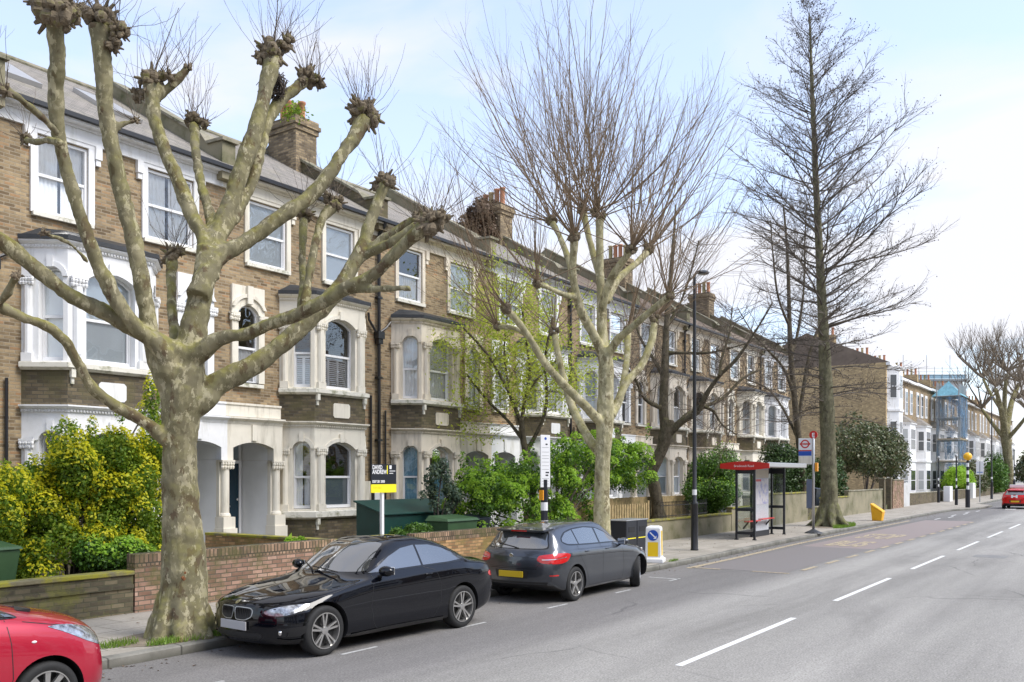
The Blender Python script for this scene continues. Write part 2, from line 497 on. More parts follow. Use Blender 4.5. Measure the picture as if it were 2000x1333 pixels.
# ------------------------------------------------------------------ ground, road, pavement
def asphalt():
    m, t, b = newmat('asphalt')
    p = geo_pos(t)
    sp = nd(t, 'ShaderNodeSeparateXYZ'); t.links.new(p, sp.inputs[0])
    mp = nd(t, 'ShaderNodeMapping'); mp.inputs['Scale'].default_value = (0.22, 1.0, 1); t.links.new(p, mp.inputs[0])
    big = tnoise(t, 0.7, 5, 0.6, mp.outputs[0], 0.6)
    fine = tnoise(t, 38, 4, 0.8, p)
    mid = tnoise(t, 7, 4, 0.7, p)
    # old light carriageway, darker newer strip where cars park and where buses stop
    yy = nd(t, 'ShaderNodeMath', operation='ADD'); t.links.new(sp.outputs['Y'], yy.inputs[0])
    sc = nd(t, 'ShaderNodeMath', operation='MULTIPLY'); t.links.new(big, sc.inputs[0]); sc.inputs[1].default_value = 1.6
    t.links.new(sc.outputs[0], yy.inputs[1])
    strip = nd(t, 'ShaderNodeMapRange'); strip.inputs[1].default_value = 6.9; strip.inputs[2].default_value = 8.0
    t.links.new(yy.outputs[0], strip.inputs[0])
    col = ramp(t, big, [(0.30, (0.235, 0.225, 0.207)), (0.48, (0.295, 0.283, 0.262)), (0.7, (0.335, 0.322, 0.296))])
    col = mixc(t, strip.outputs[0], col, (0.178, 0.169, 0.160))
    col = mixc(t, 0.55, col, ramp(t, mid, [(0.25, 0.78), (0.75, 1.2)]), 'MULTIPLY')
    col = mixc(t, 0.9, col, ramp(t, fine, [(0.32, 0.5), (0.5, 1.0), (0.68, 1.55)]), 'MULTIPLY')
    # tyre polish running along the lanes
    mp2 = nd(t, 'ShaderNodeMapping'); mp2.inputs['Scale'].default_value = (0.035, 0.9, 1); t.links.new(p, mp2.inputs[0])
    lane = tnoise(t, 1.0, 3, 0.5, mp2.outputs[0])
    col = mixc(t, 0.6, col, ramp(t, lane, [(0.38, 0.72), (0.6, 1.12)]), 'MULTIPLY')
    # hairline cracks
    vo = nd(t, 'ShaderNodeTexVoronoi', feature='DISTANCE_TO_EDGE'); vo.inputs['Scale'].default_value = 0.33
    wv = nd(t, 'ShaderNodeMixRGB'); wv.inputs[0].default_value = 0.25
    n3 = nd(t, 'ShaderNodeTexNoise'); n3.inputs['Scale'].default_value = 1.3; t.links.new(p, n3.inputs['Vector'])
    t.links.new(p, wv.inputs[1]); t.links.new(n3.outputs['Color'], wv.inputs[2]); t.links.new(wv.outputs[0], vo.inputs['Vector'])
    cr = ramp(t, vo.outputs['Distance'], [(0.0, 1.0), (0.006, 0.0)])
    gate = ramp(t, tnoise(t, 0.35, 2, 0.5, p), [(0.5, 0.0), (0.6, 0.55)])
    ml = nd(t, 'ShaderNodeMath', operation='MULTIPLY'); t.links.new(cr, ml.inputs[0]); t.links.new(gate, ml.inputs[1])
    col = mixc(t, ml.outputs[0], col, (0.05, 0.05, 0.05))
    # pale chippings and gum
    v2 = nd(t, 'ShaderNodeTexVoronoi'); v2.inputs['Scale'].default_value = 2.3; t.links.new(p, v2.inputs['Vector'])
    sp2 = ramp(t, v2.outputs['Distance'], [(0.0, 0.7), (0.05, 0.0)])
    col = mixc(t, sp2, col, (0.42, 0.42, 0.4))
    t.links.new(col, b.inputs['Base Color'])
    b.inputs['Roughness'].default_value = 0.8
    b.inputs['Specular IOR Level'].default_value = 0.35
    bump(t, b, fine, 0.35, 0.006)
    return m
M['asphalt'] = asphalt()

def paving():
    m, t, b = newmat('paving_slabs')
    p = geo_pos(t)
    bt = nd(t, 'ShaderNodeTexBrick'); t.links.new(p, bt.inputs['Vector'])
    bt.inputs['Scale'].default_value = 1; bt.inputs['Brick Width'].default_value = 0.9; bt.inputs['Row Height'].default_value = 0.62
    bt.inputs['Mortar Size'].default_value = 0.009
    bt.inputs['Color1'].default_value = (0.40, 0.36, 0.305, 1); bt.inputs['Color2'].default_value = (0.32, 0.29, 0.245, 1)
    bt.inputs['Mortar'].default_value = (0.13, 0.125, 0.09, 1)
    col = mixc(t, ramp(t, tnoise(t, 1.1, 6, 0.65, p), [(0.45, 0.0), (0.75, 0.6)]), bt.outputs[0], (0.20, 0.18, 0.14))
    col = mixc(t, 0.6, col, ramp(t, tnoise(t, 30, 3, 0.7, p), [(0.3, 0.75), (0.7, 1.25)]), 'MULTIPLY')
    t.links.new(col, b.inputs['Base Color']); b.inputs['Roughness'].default_value = 0.85
    bump(t, b, bt.outputs['Fac'], -0.4, 0.01)
    return m
M['paving'] = paving()

def kerbmat():
    m, t, b = newmat('kerb_stone')
    p = geo_pos(t)
    sp = nd(t, 'ShaderNodeSeparateXYZ'); t.links.new(p, sp.inputs[0])
    wv = nd(t, 'ShaderNodeMath', operation='FRACT'); t.links.new(sp.outputs['X'], wv.inputs[0])
    j = ramp(t, wv.outputs[0], [(0.0, 0.35), (0.018, 0.35), (0.03, 1.0)])
    col = ramp(t, tnoise(t, 1.7, 5, 0.65, p), [(0.35, (0.13, 0.125, 0.105)), (0.6, (0.23, 0.22, 0.19))])
    col = mixc(t, 1.0, col, j, 'MULTIPLY')
    # darker towards the foot of the kerb
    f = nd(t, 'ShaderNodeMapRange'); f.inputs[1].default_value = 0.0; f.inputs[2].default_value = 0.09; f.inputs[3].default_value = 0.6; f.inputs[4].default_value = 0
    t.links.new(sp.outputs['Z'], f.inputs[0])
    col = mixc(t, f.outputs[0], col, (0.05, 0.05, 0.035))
    t.links.new(col, b.inputs['Base Color']); b.inputs['Roughness'].default_value = 0.85
    bump(t, b, tnoise(t, 25, 3, 0.6, p), 0.4, 0.01)
    return m
M['kerb'] = kerbmat()
M['earth'] = simple('garden_earth', (0.10, 0.08, 0.05), 0.95, var=0.3, vscale=3, bmp=0.8, bscale=15, dirt=(0.10, 0.13, 0.04), dlo=0.5, dhi=0.65)
M['gardenpath'] = simple('garden_concrete', (0.30, 0.28, 0.25), 0.9, var=0.15, bmp=0.3)

def worn(name, c, under, amt=0.55):
    m, t, b = newmat(name)
    p = geo_pos(t)
    n = tnoise(t, 14, 5, 0.75, p)
    col = mixc(t, ramp(t, n, [(amt, 0.0), (amt + 0.14, 0.85)]), c, under)
    t.links.new(col, b.inputs['Base Color']); b.inputs['Roughness'].default_value = 0.75
    return m
M['roadwhite'] = worn('road_marking_white', (0.72, 0.72, 0.70), (0.26, 0.26, 0.25), 0.58)
M['roadwhite_faint'] = worn('worn_marking_white', (0.52, 0.52, 0.50), (0.18, 0.18, 0.175), 0.5)
M['roadyellow'] = worn('worn_marking_yellow', (0.52, 0.43, 0.27), (0.22, 0.18, 0.15), 0.43)
M['redroad'] = worn('red_surfacing', (0.26, 0.20, 0.185), (0.25, 0.225, 0.212), 0.42)
M['browntar'] = worn('brownish_asphalt', (0.19, 0.172, 0.165), (0.17, 0.158, 0.152), 0.5)
M['patch'] = simple('newer_asphalt_patch', (0.205, 0.203, 0.20), 0.85, var=0.25, vscale=40, dirt=(0.25, 0.245, 0.235), dscale=2.2, dlo=.45, dhi=.6)

g = MB(); g.box(-500, 900, -600, 700, -0.5, -0.012)
tag(g.build('ground', simple('distant_ground', (0.17, 0.17, 0.16), 0.9, var=0.15, vscale=0.05)), kind='structure')
g = MB(); g.quad((-40, -1.3, 0), (420, -1.3, 0), (420, 14, 0), (-40, 14, 0))
tag(g.build('road', M['asphalt']), kind='structure')

KERB = [(-40, 10.06), (16.8, 10.06), (18.2, 9.9), (19.6, 9.55), (24, 9.62), (30, 9.82), (40, 9.92), (50, 9.95), (60, 10.0), (64.5, 9.85), (67.5, 9.1), (71, 8.75), (76, 8.9), (78.5, 10.2), (90, 10.4), (140, 10.6), (420, 10.8)]
def kerb_y(x):
    for (a, ya), (b_, yb) in zip(KERB, KERB[1:]):
        if a <= x <= b_: return ya + (yb - ya) * (x - a) / (b_ - a)
    return KERB[-1][1]
xs = [-40 + i * 2 for i in range(20)] + [i * 0.5 for i in range(0, 180)] + [90 + 10 * i for i in range(34)]
g = MB()
prof = [(0.0, -0.01), (0.0, 0.105), (0.02, 0.122), (0.15, 0.128), (0.15, 0.05)]
rows = [[(x, kerb_y(x) + n_, z) for n_, z in prof] for x in xs]
vs = [p for r in rows for p in r]
k = len(prof)
g.add(vs, [(i * k + j, (i + 1) * k + j, (i + 1) * k + j + 1, i * k + j + 1) for i in range(len(rows) - 1) for j in range(k - 1)])
tag(g.build('kerb', M['kerb']), kind='structure')
g = MB()
for a, b_ in zip(xs, xs[1:]):
    g.quad((a, kerb_y(a) + 0.145, 0.12), (b_, kerb_y(b_) + 0.145, 0.12), (b_, 30, 0.12), (a, 30, 0.12))
tag(g.build('pavement', M['paving']), kind='structure')
g = MB(); g.box(-40, 420, -9, -1.3, -0.01, 0.12)
tag(g.build('pavement', M['paving']), kind='structure')
# front garden ground behind the walls
g = MB(); g.box(-10, 62, 13.35, 18.0, 0.0, 0.42)
tag(g.build('garden_ground', M['earth']), kind='structure')
g = MB(); g.box(62.6, 400, 14.4, 17.0, 0.0, 0.30)
tag(g.build('garden_ground', M['earth']), kind='structure')

# ---- painted markings
def strip(name, quads, mat, label=None, z=0.004):
    mb = MB()
    for x0, x1, y0, y1 in quads: mb.quad((x0, y0, z), (x1, y0, z), (x1, y1, z), (x0, y1, z))
    o = mb.build(name, mat)
    return tag(o, kind='structure')
strip('centre_line', [(10.05 + 6.87 * i - 6.87 * 2, 14.5 + 6.87 * i - 6.87 * 2, 4.50, 4.60) for i in range(0, 9)] + [(60 + 8 * i, 64 + 8 * i, 4.5, 4.6) for i in range(3)], M['roadwhite'])
strip('parking_bay_marking', [(-4.1 + 2.46 * i, -3.45 + 2.46 * i, 8.36, 8.42) for i in range(0, 9)] + [(18.45, 18.52, 8.36, 9.1), (18.05, 18.6, 8.36, 8.42)], M['roadwhite_faint'])
strip('red_bus_surface', [(29.5, 50.5, 6.75, 9.0)], M['redroad'], z=0.003)
strip('bus_bay_surface', [(21.1, 29.5, 6.85, 9.0)], M['browntar'], z=0.003)
strip('bus_bay_marking', [(21.9 + 2.05 * i, 23.0 + 2.05 * i, 6.60, 6.72) for i in range(14)] + [(20.95, 21.07, 6.7, 7.6), (20.95, 21.07, 8.4, 9.15)], M['roadyellow'], z=0.007)
mb = MB()
for i in range(46):
    x0 = 20.8 + i * 0.62; x1 = x0 + 0.62
    mb.quad((x0, kerb_y(x0) - 0.50, 0.007), (x1, kerb_y(x1) - 0.50, 0.007), (x1, kerb_y(x1) - 0.34, 0.007), (x0, kerb_y(x0) - 0.34, 0.007))
tag(mb.build('yellow_line', M['roadyellow']), kind='structure')
for txt, x, hh, sxx in (('BUS', 30.3, 2.5, 0.52), ('STOP', 34.6, 2.8, 0.42)):
    o = text_mesh(txt, 1.0, 'road_lettering', M['roadyellow'], None, (x, 7.95, 0.0085), (0, 0, -PI / 2), 'CENTER', sx=sxx * 1.35, sy=hh / 0.72, ext=0.0005, bold=0.03)
    tag(o, kind='structure')
strip('zigzag_marking', [(51.5 + 2.6 * i, 53.2 + 2.6 * i, 8.7 - 0.25 * (i % 2), 8.78 - 0.25 * (i % 2)) for i in range(6)], M['roadwhite'])
# zebra crossing stripes seen almost edge on
strip('zebra_crossing', [(69.8, 72.2, -1 + 1.3 * i, -0.35 + 1.3 * i) for i in range(7)], M['roadwhite'], z=0.006)
strip('road_patch', [(28.3, 29.3, 3.0, 3.85)], M['patch'], z=0.0035)

# ------------------------------------------------------------------ terraced houses
M['recess'] = simple('pale_porch_paint', (0.78, 0.78, 0.77), .55, var=.04)
M['brick_stack'] = brickmat('chimney_brick', (0.31, 0.235, 0.14), (0.15, 0.11, 0.07), (0.20, 0.17, 0.13), stain_amt=0.5)
class Frame:
    """wall plane: u along the wall, n outwards, z up"""
    def __init__(s, ox, oy, tx, ty):
        l = math.hypot(tx, ty); s.o = (ox, oy); s.t = (tx / l, ty / l); s.nr = (ty / l, -tx / l)
    def P(s, u, n, z):
        return (s.o[0] + s.t[0] * u + s.nr[0] * n, s.o[1] + s.t[1] * u + s.nr[1] * n, z)

def fbox(mb, fr, u0, u1, n0, n1, z0, z1):
    v = [fr.P(u0, n1, z0), fr.P(u1, n1, z0), fr.P(u1, n0, z0), fr.P(u0, n0, z0), fr.P(u0, n1, z1), fr.P(u1, n1, z1), fr.P(u1, n0, z1), fr.P(u0, n0, z1)]
    mb.add(v, [(0, 3, 2, 1), (4, 5, 6, 7), (0, 1, 5, 4), (1, 2, 6, 5), (2, 3, 7, 6), (3, 0, 4, 7)])

def arc(ua, ub, zs, rise, n=10):
    """points of a segmental arch from (ua,zs) to (ub,zs)"""
    if rise <= 0: return [(ua, zs), (ub, zs)]
    h = (ub - ua) / 2; c = (ua + ub) / 2
    r = (h * h + rise * rise) / (2 * rise); zc = zs + rise - r
    a0 = math.asin(h / r)
    return [(c + r * math.sin(-a0 + 2 * a0 * i / n), zc + r * math.cos(-a0 + 2 * a0 * i / n)) for i in range(n + 1)]

def apanel(mb, fr, U0, U1, Z0, Z1, ua, ub, za, zs, rise, n0, n1):
    """flat panel with one arched opening, thickness n0..n1"""
    P = fr.P
    A = arc(ua, ub, zs, rise)
    def both(poly):
        mb.add([P(u, n1, z) for u, z in poly], [tuple(range(len(poly)))])
    both([(U0, Z0), (ua, Z0), (ua, zs), (ua, Z1), (U0, Z1)])
    both([(ub, Z0), (U1, Z0), (U1, Z1), (ub, Z1), (ub, zs)])
    if za > Z0: both([(ua, Z0), (ub, Z0), (ub, za), (ua, za)])
    for (a, b) in zip(A, A[1:]): both([a, b, (b[0], Z1), (a[0], Z1)])
    edge = [(ua, za), (ub, za), (ub, zs)] + list(reversed(A))[1:-1] + [(ua, zs)]
    n = len(edge)
    for i in range(n):
        a, b = edge[i], edge[(i + 1) % n]
        mb.add([P(a[0], n1, a[1]), P(b[0], n1, b[1]), P(b[0], n0, b[1]), P(a[0], n0, a[1])], [(0, 1, 2, 3)])
    for a, b in (((U0, Z0), (U1, Z0)), ((U1, Z0), (U1, Z1)), ((U1, Z1), (U0, Z1)), ((U0, Z1), (U0, Z0))):
        mb.add([P(a[0], n1, a[1]), P(b[0], n1, b[1]), P(b[0], n0, b[1]), P(a[0], n0, a[1])], [(0, 1, 2, 3)])

def wall_grid(mb, fr, U0, U1, Z0, Z1, holes, depth):
    us = sorted({U0, U1} | {h[0] for h in holes} | {h[1] for h in holes})
    zs = sorted({Z0, Z1} | {h[2] for h in holes} | {h[3] for h in holes})
    inside = lambda u, z: any(h[0] < u < h[1] and h[2] < z < h[3] for h in holes)
    for a, b in zip(us, us[1:]):
        for c, d in zip(zs, zs[1:]):
            if not inside((a + b) / 2, (c + d) / 2):
                mb.quad(fr.P(a, 0, c), fr.P(b, 0, c), fr.P(b, 0, d), fr.P(a, 0, d))
    for (a, b, c, d) in holes:
        for p, q in (((a, c), (b, c)), ((b, c), (b, d)), ((b, d), (a, d)), ((a, d), (a, c))):
            mb.quad(fr.P(p[0], 0, p[1]), fr.P(q[0], 0, q[1]), fr.P(q[0], -depth, q[1]), fr.P(p[0], -depth, p[1]))

def arch_strip(mb, fr, ua, ub, zs, rise, w, n0, n1):
    """raised band following an arch"""
    A = arc(ua, ub, zs, rise); c = (ua + ub) / 2
    Bo = arc(ua - w, ub + w, zs, rise + w)
    P = fr.P
    for i in range(len(A) - 1):
        a, b, c2, d = A[i], A[i + 1], Bo[i + 1], Bo[i]
        mb.add([P(*x) for x in ((a[0], n1, a[1]), (b[0], n1, b[1]), (c2[0], n1, c2[1]), (d[0], n1, d[1]))], [(0, 1, 2, 3)])
        mb.add([P(*x) for x in ((d[0], n1, d[1]), (c2[0], n1, c2[1]), (c2[0], n0, c2[1]), (d[0], n0, d[1]))], [(0, 1, 2, 3)])
        mb.add([P(*x) for x in ((a[0], n1, a[1]), (b[0], n1, b[1]), (b[0], n0, b[1]), (a[0], n0, a[1]))], [(3, 2, 1, 0)])

def sweep(mb, path, prof, cap=True):
    """profile [(outward, z)] swept along plan path (outward is to the right of travel), mitred"""
    n = len(path); rows = []
    for i in range(n):
        d = []
        for a, b in ((i - 1, i), (i, i + 1)):
            if 0 <= a and b < n:
                dx, dy = path[b][0] - path[a][0], path[b][1] - path[a][1]; l = math.hypot(dx, dy)
                d.append((dy / l, -dx / l))
        if len(d) == 1: m = d[0]
        else:
            mx_, my = d[0][0] + d[1][0], d[0][1] + d[1][1]; l2 = mx_ * mx_ + my * my
            m = (2 * mx_ / l2, 2 * my / l2)
        rows.append([(path[i][0] + m[0] * o, path[i][1] + m[1] * o, z) for o, z in prof])
    k = len(prof)
    mb.add([p for r in rows for p in r], [(i * k + j, (i + 1) * k + j, (i + 1) * k + (j + 1) % k, i * k + (j + 1) % k) for i in range(n - 1) for j in range(k)]
           + ([tuple(range(k)), tuple((n - 1) * k + j for j in reversed(range(k)))] if cap else []))

def capital(mb, fr, u, w, n, z0, z1, rnd):
    """carved leaf capital: block with rows of little bosses"""
    fbox(mb, fr, u - w * 0.5, u + w * 0.5, n - 0.06, n + 0.01, z0, z1)
    fbox(mb, fr, u - w * 0.68, u + w * 0.68, n - 0.06, n + 0.06, z1 - 0.045, z1)
    for r in range(2):
        zz = z0 + (z1 - z0) * (0.2 + 0.38 * r)
        for i in range(5):
            uu = u - w * 0.55 + w * 1.1 * i / 4
            c = fr.P(uu, n + 0.015 + 0.015 * r, zz)
            mb.sphere(c, 0.035 + rnd.random() * 0.012, 6, 4, sz=1.3)

PANES = {'clear': 'glass'}
def window(parent, fr, ua, ub, za, zb, n, rise=0, mid=None, inner='curtain', upper=None, frame='sash', fw=0.055, sill=None, muntin=False, dark=False):
    """sliding sash window; the frame is the part, the panes and whatever hangs inside are its sub-parts"""
    mb = MB()
    zt = zb - rise
    mid = mid if mid is not None else za + (zb - za) * 0.5
    fbox(mb, fr, ua, ua + fw, n - 0.10, n, za, zb); fbox(mb, fr, ub - fw, ub, n - 0.10, n, za, zb)
    fbox(mb, fr, ua + fw, ub - fw, n - 0.10, n, za, za + fw * 1.3)
    if rise:
        A = arc(ua + fw, ub - fw, zt, rise * 0.92)
        for a, b in zip(A, A[1:]):
            P = fr.P
            for nn in (n - 0.01,):
                mb.quad(P(a[0], nn, a[1] - fw * 0.9), P(b[0], nn, b[1] - fw * 0.9), P(b[0], nn, zb + 0.05), P(a[0], nn, zb + 0.05))
                mb.quad(P(a[0], nn, a[1] - fw * 0.9), P(b[0], nn, b[1] - fw * 0.9), P(b[0], nn - 0.05, b[1] - fw * 0.9), P(a[0], nn - 0.05, a[1] - fw * 0.9))
    else:
        fbox(mb, fr, ua + fw, ub - fw, n - 0.10, n, zb - fw, zb)
    fbox(mb, fr, ua + fw, ub - fw, n - 0.085, n - 0.02, mid - 0.028, mid + 0.028)
    # lower sash rails stand a little behind
    fbox(mb, fr, ua + fw, ua + fw + 0.03, n - 0.085, n - 0.045, za + fw, mid)
    fbox(mb, fr, ub - fw - 0.03, ub - fw, n - 0.085, n - 0.045, za + fw, mid)
    if muntin:
        c = (ua + ub) / 2; fbox(mb, fr, c - 0.013, c + 0.013, n - 0.08, n - 0.03, za + fw, zb - fw)
    wo = mb.build('window', M[frame], parent)
    for (a, b, nn) in ((za + fw, mid, n - 0.07), (mid, zb, n - 0.045)):
        p = MB(); p.quad(fr.P(ua + fw, nn, a), fr.P(ub - fw, nn, a), fr.P(ub - fw, nn, b), fr.P(ua + fw, nn, b))
        p.build('pane', M['glass'], wo)
    W = ub - ua - 2 * fw
    rnd = random.Random(int(abs(fr.o[0]) * 977 + za * 131 + ua * 37))
    def cloth(u0, u1, z0, z1, mat, amp=0.02, per=0.09, back=0.115):
        c = MB(); ns = max(3, int((u1 - u0) / (per / 4)))
        pts = [(u0 + (u1 - u0) * i / ns, n - back + amp * math.sin(2 * PI * (u1 - u0) * i / ns / per + rnd.random() * 0.8)) for i in range(ns + 1)]
        for a, b in zip(pts, pts[1:]):
            c.quad(fr.P(a[0], a[1], z0), fr.P(b[0], b[1], z0), fr.P(b[0], b[1], z1), fr.P(a[0], a[1], z1))
        return c.build('curtain', M[mat], wo, smooth=True)
    a0, a1 = ua + fw, ub - fw
    if inner == 'curtain': cloth(a0, a1, za, zb, 'curtain')
    elif inner == 'drapes':
        cloth(a0, a0 + W * 0.46, za, zb, 'curtain'); cloth(a1 - W * 0.47, a1, za, zb, 'curtain', back=0.13)
    elif inner == 'nets': cloth(a0, a1, za, mid + 0.02, 'curtain', 0.012)
    elif inner == 'frost_glare' or inner == 'blind' or inner == 'frostlow':
        c = MB(); c.quad(fr.P(a0, n - 0.10, za), fr.P(a1, n - 0.10, za), fr.P(a1, n - 0.10, zb if inner != 'frostlow' else mid), fr.P(a0, n - 0.10, zb if inner != 'frostlow' else mid))
        c.build('blind', M['blind' if inner == 'frostlow' else inner], wo)  # in some windows this sheet carries the painted pane reflection
    elif inner == 'blue': cloth(a0, a1, za, zb, 'bluecurtain', 0.01)
    elif inner == 'shutters':
        c = MB(); k = 2 if W < 0.6 else 3; hh = mid - 0.05
        for i in range(k):
            b0, b1 = a0 + W * i / k, a0 + W * (i + 1) / k
            fbox(c, fr, b0, b0 + 0.035, n - 0.15, n - 0.12, za, hh); fbox(c, fr, b1 - 0.035, b1, n - 0.15, n - 0.12, za, hh)
            fbox(c, fr, b0 + 0.035, b1 - 0.035, n - 0.15, n - 0.12, za, za + 0.06); fbox(c, fr, b0 + 0.035, b1 - 0.035, n - 0.15, n - 0.12, hh - 0.06, hh)
            z = za + 0.08
            while z < hh - 0.08:
                c.quad(fr.P(b0 + 0.035, n - 0.118, z), fr.P(b1 - 0.035, n - 0.118, z), fr.P(b1 - 0.035, n - 0.15, z + 0.04), fr.P(b0 + 0.035, n - 0.15, z + 0.04)); z += 0.052
        c.build('shutter', M['sash'], wo)
    elif inner == 'swirl':
        cloth(a0, a0 + W * 0.45, za, zb, 'curtain', 0.03, 0.13); cloth(a1 - W * 0.5, a1, za, mid, 'curtain', 0.025, 0.1, 0.22)
    if sill:
        s = MB(); fbox(s, fr, ua - 0.10, ub + 0.10, -0.02, sill, za - 0.09, za - 0.002); s.build('sill', M['sill'] if frame == 'sash' else M[frame], wo)
    return wo

Y0 = 18.0
def terrace_house(k, trim, label, full=True, topin=('curtain', 'curtain'), midin=('frost_glare', 'frost_glare'), lowin=('curtain', 'curtain'), archin='nets', door='door_blue', plants=None, soot=0, skylights=0, chim=False, pipe=False, hood=True):
    W = 5.33
    x0 = 8.31 + W * (k - 1)
    R_ = (k % 2 == 0)                       # bay on the right
    root = empty('terraced_house', (x0 + W / 2, Y0, 0.42), 0, label, 'house')
    inv = Matrix.Translation((-(x0 + W / 2), -Y0, -0.42))
    made0 = set(bpy.data.objects)
    T = M[trim]
    rnd = random.Random(k * 7 + 1)
    fr = Frame(x0, Y0, 1, 0)
    mu = (lambda u: u) if R_ else (lambda u: W - u)
    def span(a, b): return (a, b) if R_ else (W - b, W - a)
    # --- main wall with its openings
    tops = [span(0.79, 1.98), span(3.34, 4.41)]
    if not R_: tops = tops[::-1]
    aw = span(0.42, 1.08)
    dr = span(0.10, 1.42)
    bay = span(1.77, 4.70)
    holes = [(a, b, 7.55, 9.12) for a, b in tops] + [(aw[0], aw[1], 4.55, 6.48)] + [(dr[0], dr[1], 0.42, 3.40)] + [(bay[0] + 0.15, bay[1] - 0.15, 0.6, 6.9)]
    mb = MB(); wall_grid(mb, fr, 0, W, 0.1, 9.62, holes, 0.30)
    # flanks, back and floors keep the rooms dark
    mb.quad((x0, 18, 0), (x0, 27, 0), (x0, 27, 9.6), (x0, 18, 9.6)); mb.quad((x0 + W, 27, 0), (x0 + W, 18, 0), (x0 + W, 18, 9.6), (x0 + W, 27, 9.6))
    mb.quad((x0 + W, 27, 0), (x0, 27, 0), (x0, 27, 9.6), (x0 + W, 27, 9.6))
    mb.build('wall', M['brick'], root, fix=False)
    mb = MB()
    for z in (0.55, 3.75, 7.0, 9.5):
        mb.quad((x0 + .02, 18.32, z), (x0 + W - .02, 18.32, z), (x0 + W - .02, 26.9, z), (x0 + .02, 26.9, z))
    mb.quad((x0 + .02, 22, .5), (x0 + W - .02, 22, .5), (x0 + W - .02, 22, 9.5), (x0 + .02, 22, 9.5))
    mb.build('interior', M['room'], root, fix=False)
    # --- roof
    def rz(y): return 9.66 + (y - 17.62) * 0.575
    mb = MB()
    mb.quad((x0, 17.62, rz(17.62)), (x0 + W, 17.62, rz(17.62)), (x0 + W, 22.4, rz(22.4)), (x0, 22.4, rz(22.4)))
    mb.quad((x0, 22.4, rz(22.4)), (x0 + W, 22.4, rz(22.4)), (x0 + W, 27.2, 9.66), (x0, 27.2, 9.66))
    mb.quad((x0, 17.62, 9.60), (x0 + W, 17.62, 9.60), (x0 + W, 17.62, 9.66), (x0, 17.62, 9.66))
    rf = mb.build('roof', M['slate'] if k < 5 else M['slate_brown'], root)
    mb = MB(); mb.tube([(x0, 22.4, rz(22.4)), (x0 + W, 22.4, rz(22.4))], 0.09, 8); mb.build('ridge_tile', M['stone'], rf)
    for i in range(skylights):
        sx0 = x0 + 0.75 + i * 2.35
        y0s, y1s = 19.2, 20.6
        mb = MB()
        for a, b_, c, d, o in ((sx0, sx0 + 0.9, y0s, y1s, 0.05),):
            vsn = [(a, c, rz(c)), (b_, c, rz(c)), (b_, d, rz(d)), (a, d, rz(d))]
            up = [(p[0], p[1] - 0.05, p[2] + 0.09) for p in vsn]
            mb.add(vsn + up, [(0, 1, 5, 4), (1, 2, 6, 5), (2, 3, 7, 6), (3, 0, 4, 7), (4, 5, 6, 7)])
        sk = mb.build('skylight', M['silver'], rf)
        mb = MB(); a, b_, c, d = sx0 + 0.07, sx0 + 0.83, y0s + 0.09, y1s - 0.09
        mb.quad((a, c - .055, rz(c) + .1), (b_, c - .055, rz(c) + .1), (b_, d - .055, rz(d) + .1), (a, d - .055, rz(d) + .1)); mb.build('pane', M['skypane'], sk)
    # raised party wall on the right-hand boundary
    mb = MB()
    xr = x0 + W
    pw = 0.19
    pf = [(17.72, 9.35), (17.72, 10.22), (18.25, 10.25), (18.45, rz(18.45) + 0.32), (22.4, rz(22.4) + 0.34), (27, 9.9), (27, 9.0)]
    n_ = len(pf)
    mb.add([(xr - pw, y, z) for y, z in pf] + [(xr + pw - 0.002 * k, y, z) for y, z in pf],
           [tuple(range(n_)), tuple(reversed(range(n_, 2 * n_)))] + [(i, (i + 1) % n_, n_ + (i + 1) % n_, n_ + i) for i in range(n_)])
    mb.build('party_wall', M['wallstone'] if k != 2 else M['brick_dark'], root)
    mb = MB()
    cp = [(17.64, 10.23), (17.64, 10.30), (18.3, 10.33), (18.5, rz(18.5) + 0.40), (22.4, rz(22.4) + 0.43), (22.4, rz(22.4) + 0.345), (18.45, rz(18.45) + 0.325), (18.25, 10.255)]
    n_ = len(cp)
    mb.add([(xr - pw - .05, y, z) for y, z in cp] + [(xr + pw + .05, y, z) for y, z in cp],
           [tuple(range(n_)), tuple(reversed(range(n_, 2 * n_)))] + [(i, (i + 1) % n_, n_ + (i + 1) % n_, n_ + i) for i in range(n_)])
    mb.build('coping', M['stone'], root)
    # --- eaves board, gutter
    mb = MB()
    fbox(mb, fr, 0.0, W, 0.0, 0.07, 9.22, 9.47)
    fbox(mb, fr, 0.0, W, 0.0, 0.13, 9.47, 9.52)
    fbox(mb, fr, 0.0, W, 0.0, 0.30, 9.52, 9.565)
    mb.build('eaves_cornice', T, root)
    mb = MB(); fbox(mb, fr, 0.0, W, 0.27, 0.40, 9.567, 9.655); mb.build('gutter', M['pipe'], root)
    # --- top floor windows with surrounds reaching up to the eaves
    for i, (a, b) in enumerate(tops):
        mb = MB()
        fbox(mb, fr, a - 0.13, a, 0.0, 0.05, 7.55, 9.14); fbox(mb, fr, b, b + 0.13, 0.0, 0.05, 7.55, 9.14)
        fbox(mb, fr, a - 0.13, b + 0.13, 0.0, 0.053, 9.14, 9.22)
        fbox(mb, fr, a - 0.27, a - 0.13, 0.0, 0.10, 8.95, 9.22); fbox(mb, fr, b + 0.13, b + 0.27, 0.0, 0.10, 8.95, 9.22)
        fbox(mb, fr, a - 0.25, a - 0.15, 0.0, 0.07, 8.82, 8.95); fbox(mb, fr, b + 0.15, b + 0.25, 0.0, 0.07, 8.82, 8.95)
        mb.build('window_surround', T, root)
        window(root, fr, a, b, 7.57, 9.12, -0.02, 0, None, topin[i], sill=0.09)
    # --- small arched window over the porch
    a, b = aw
    mb = MB()
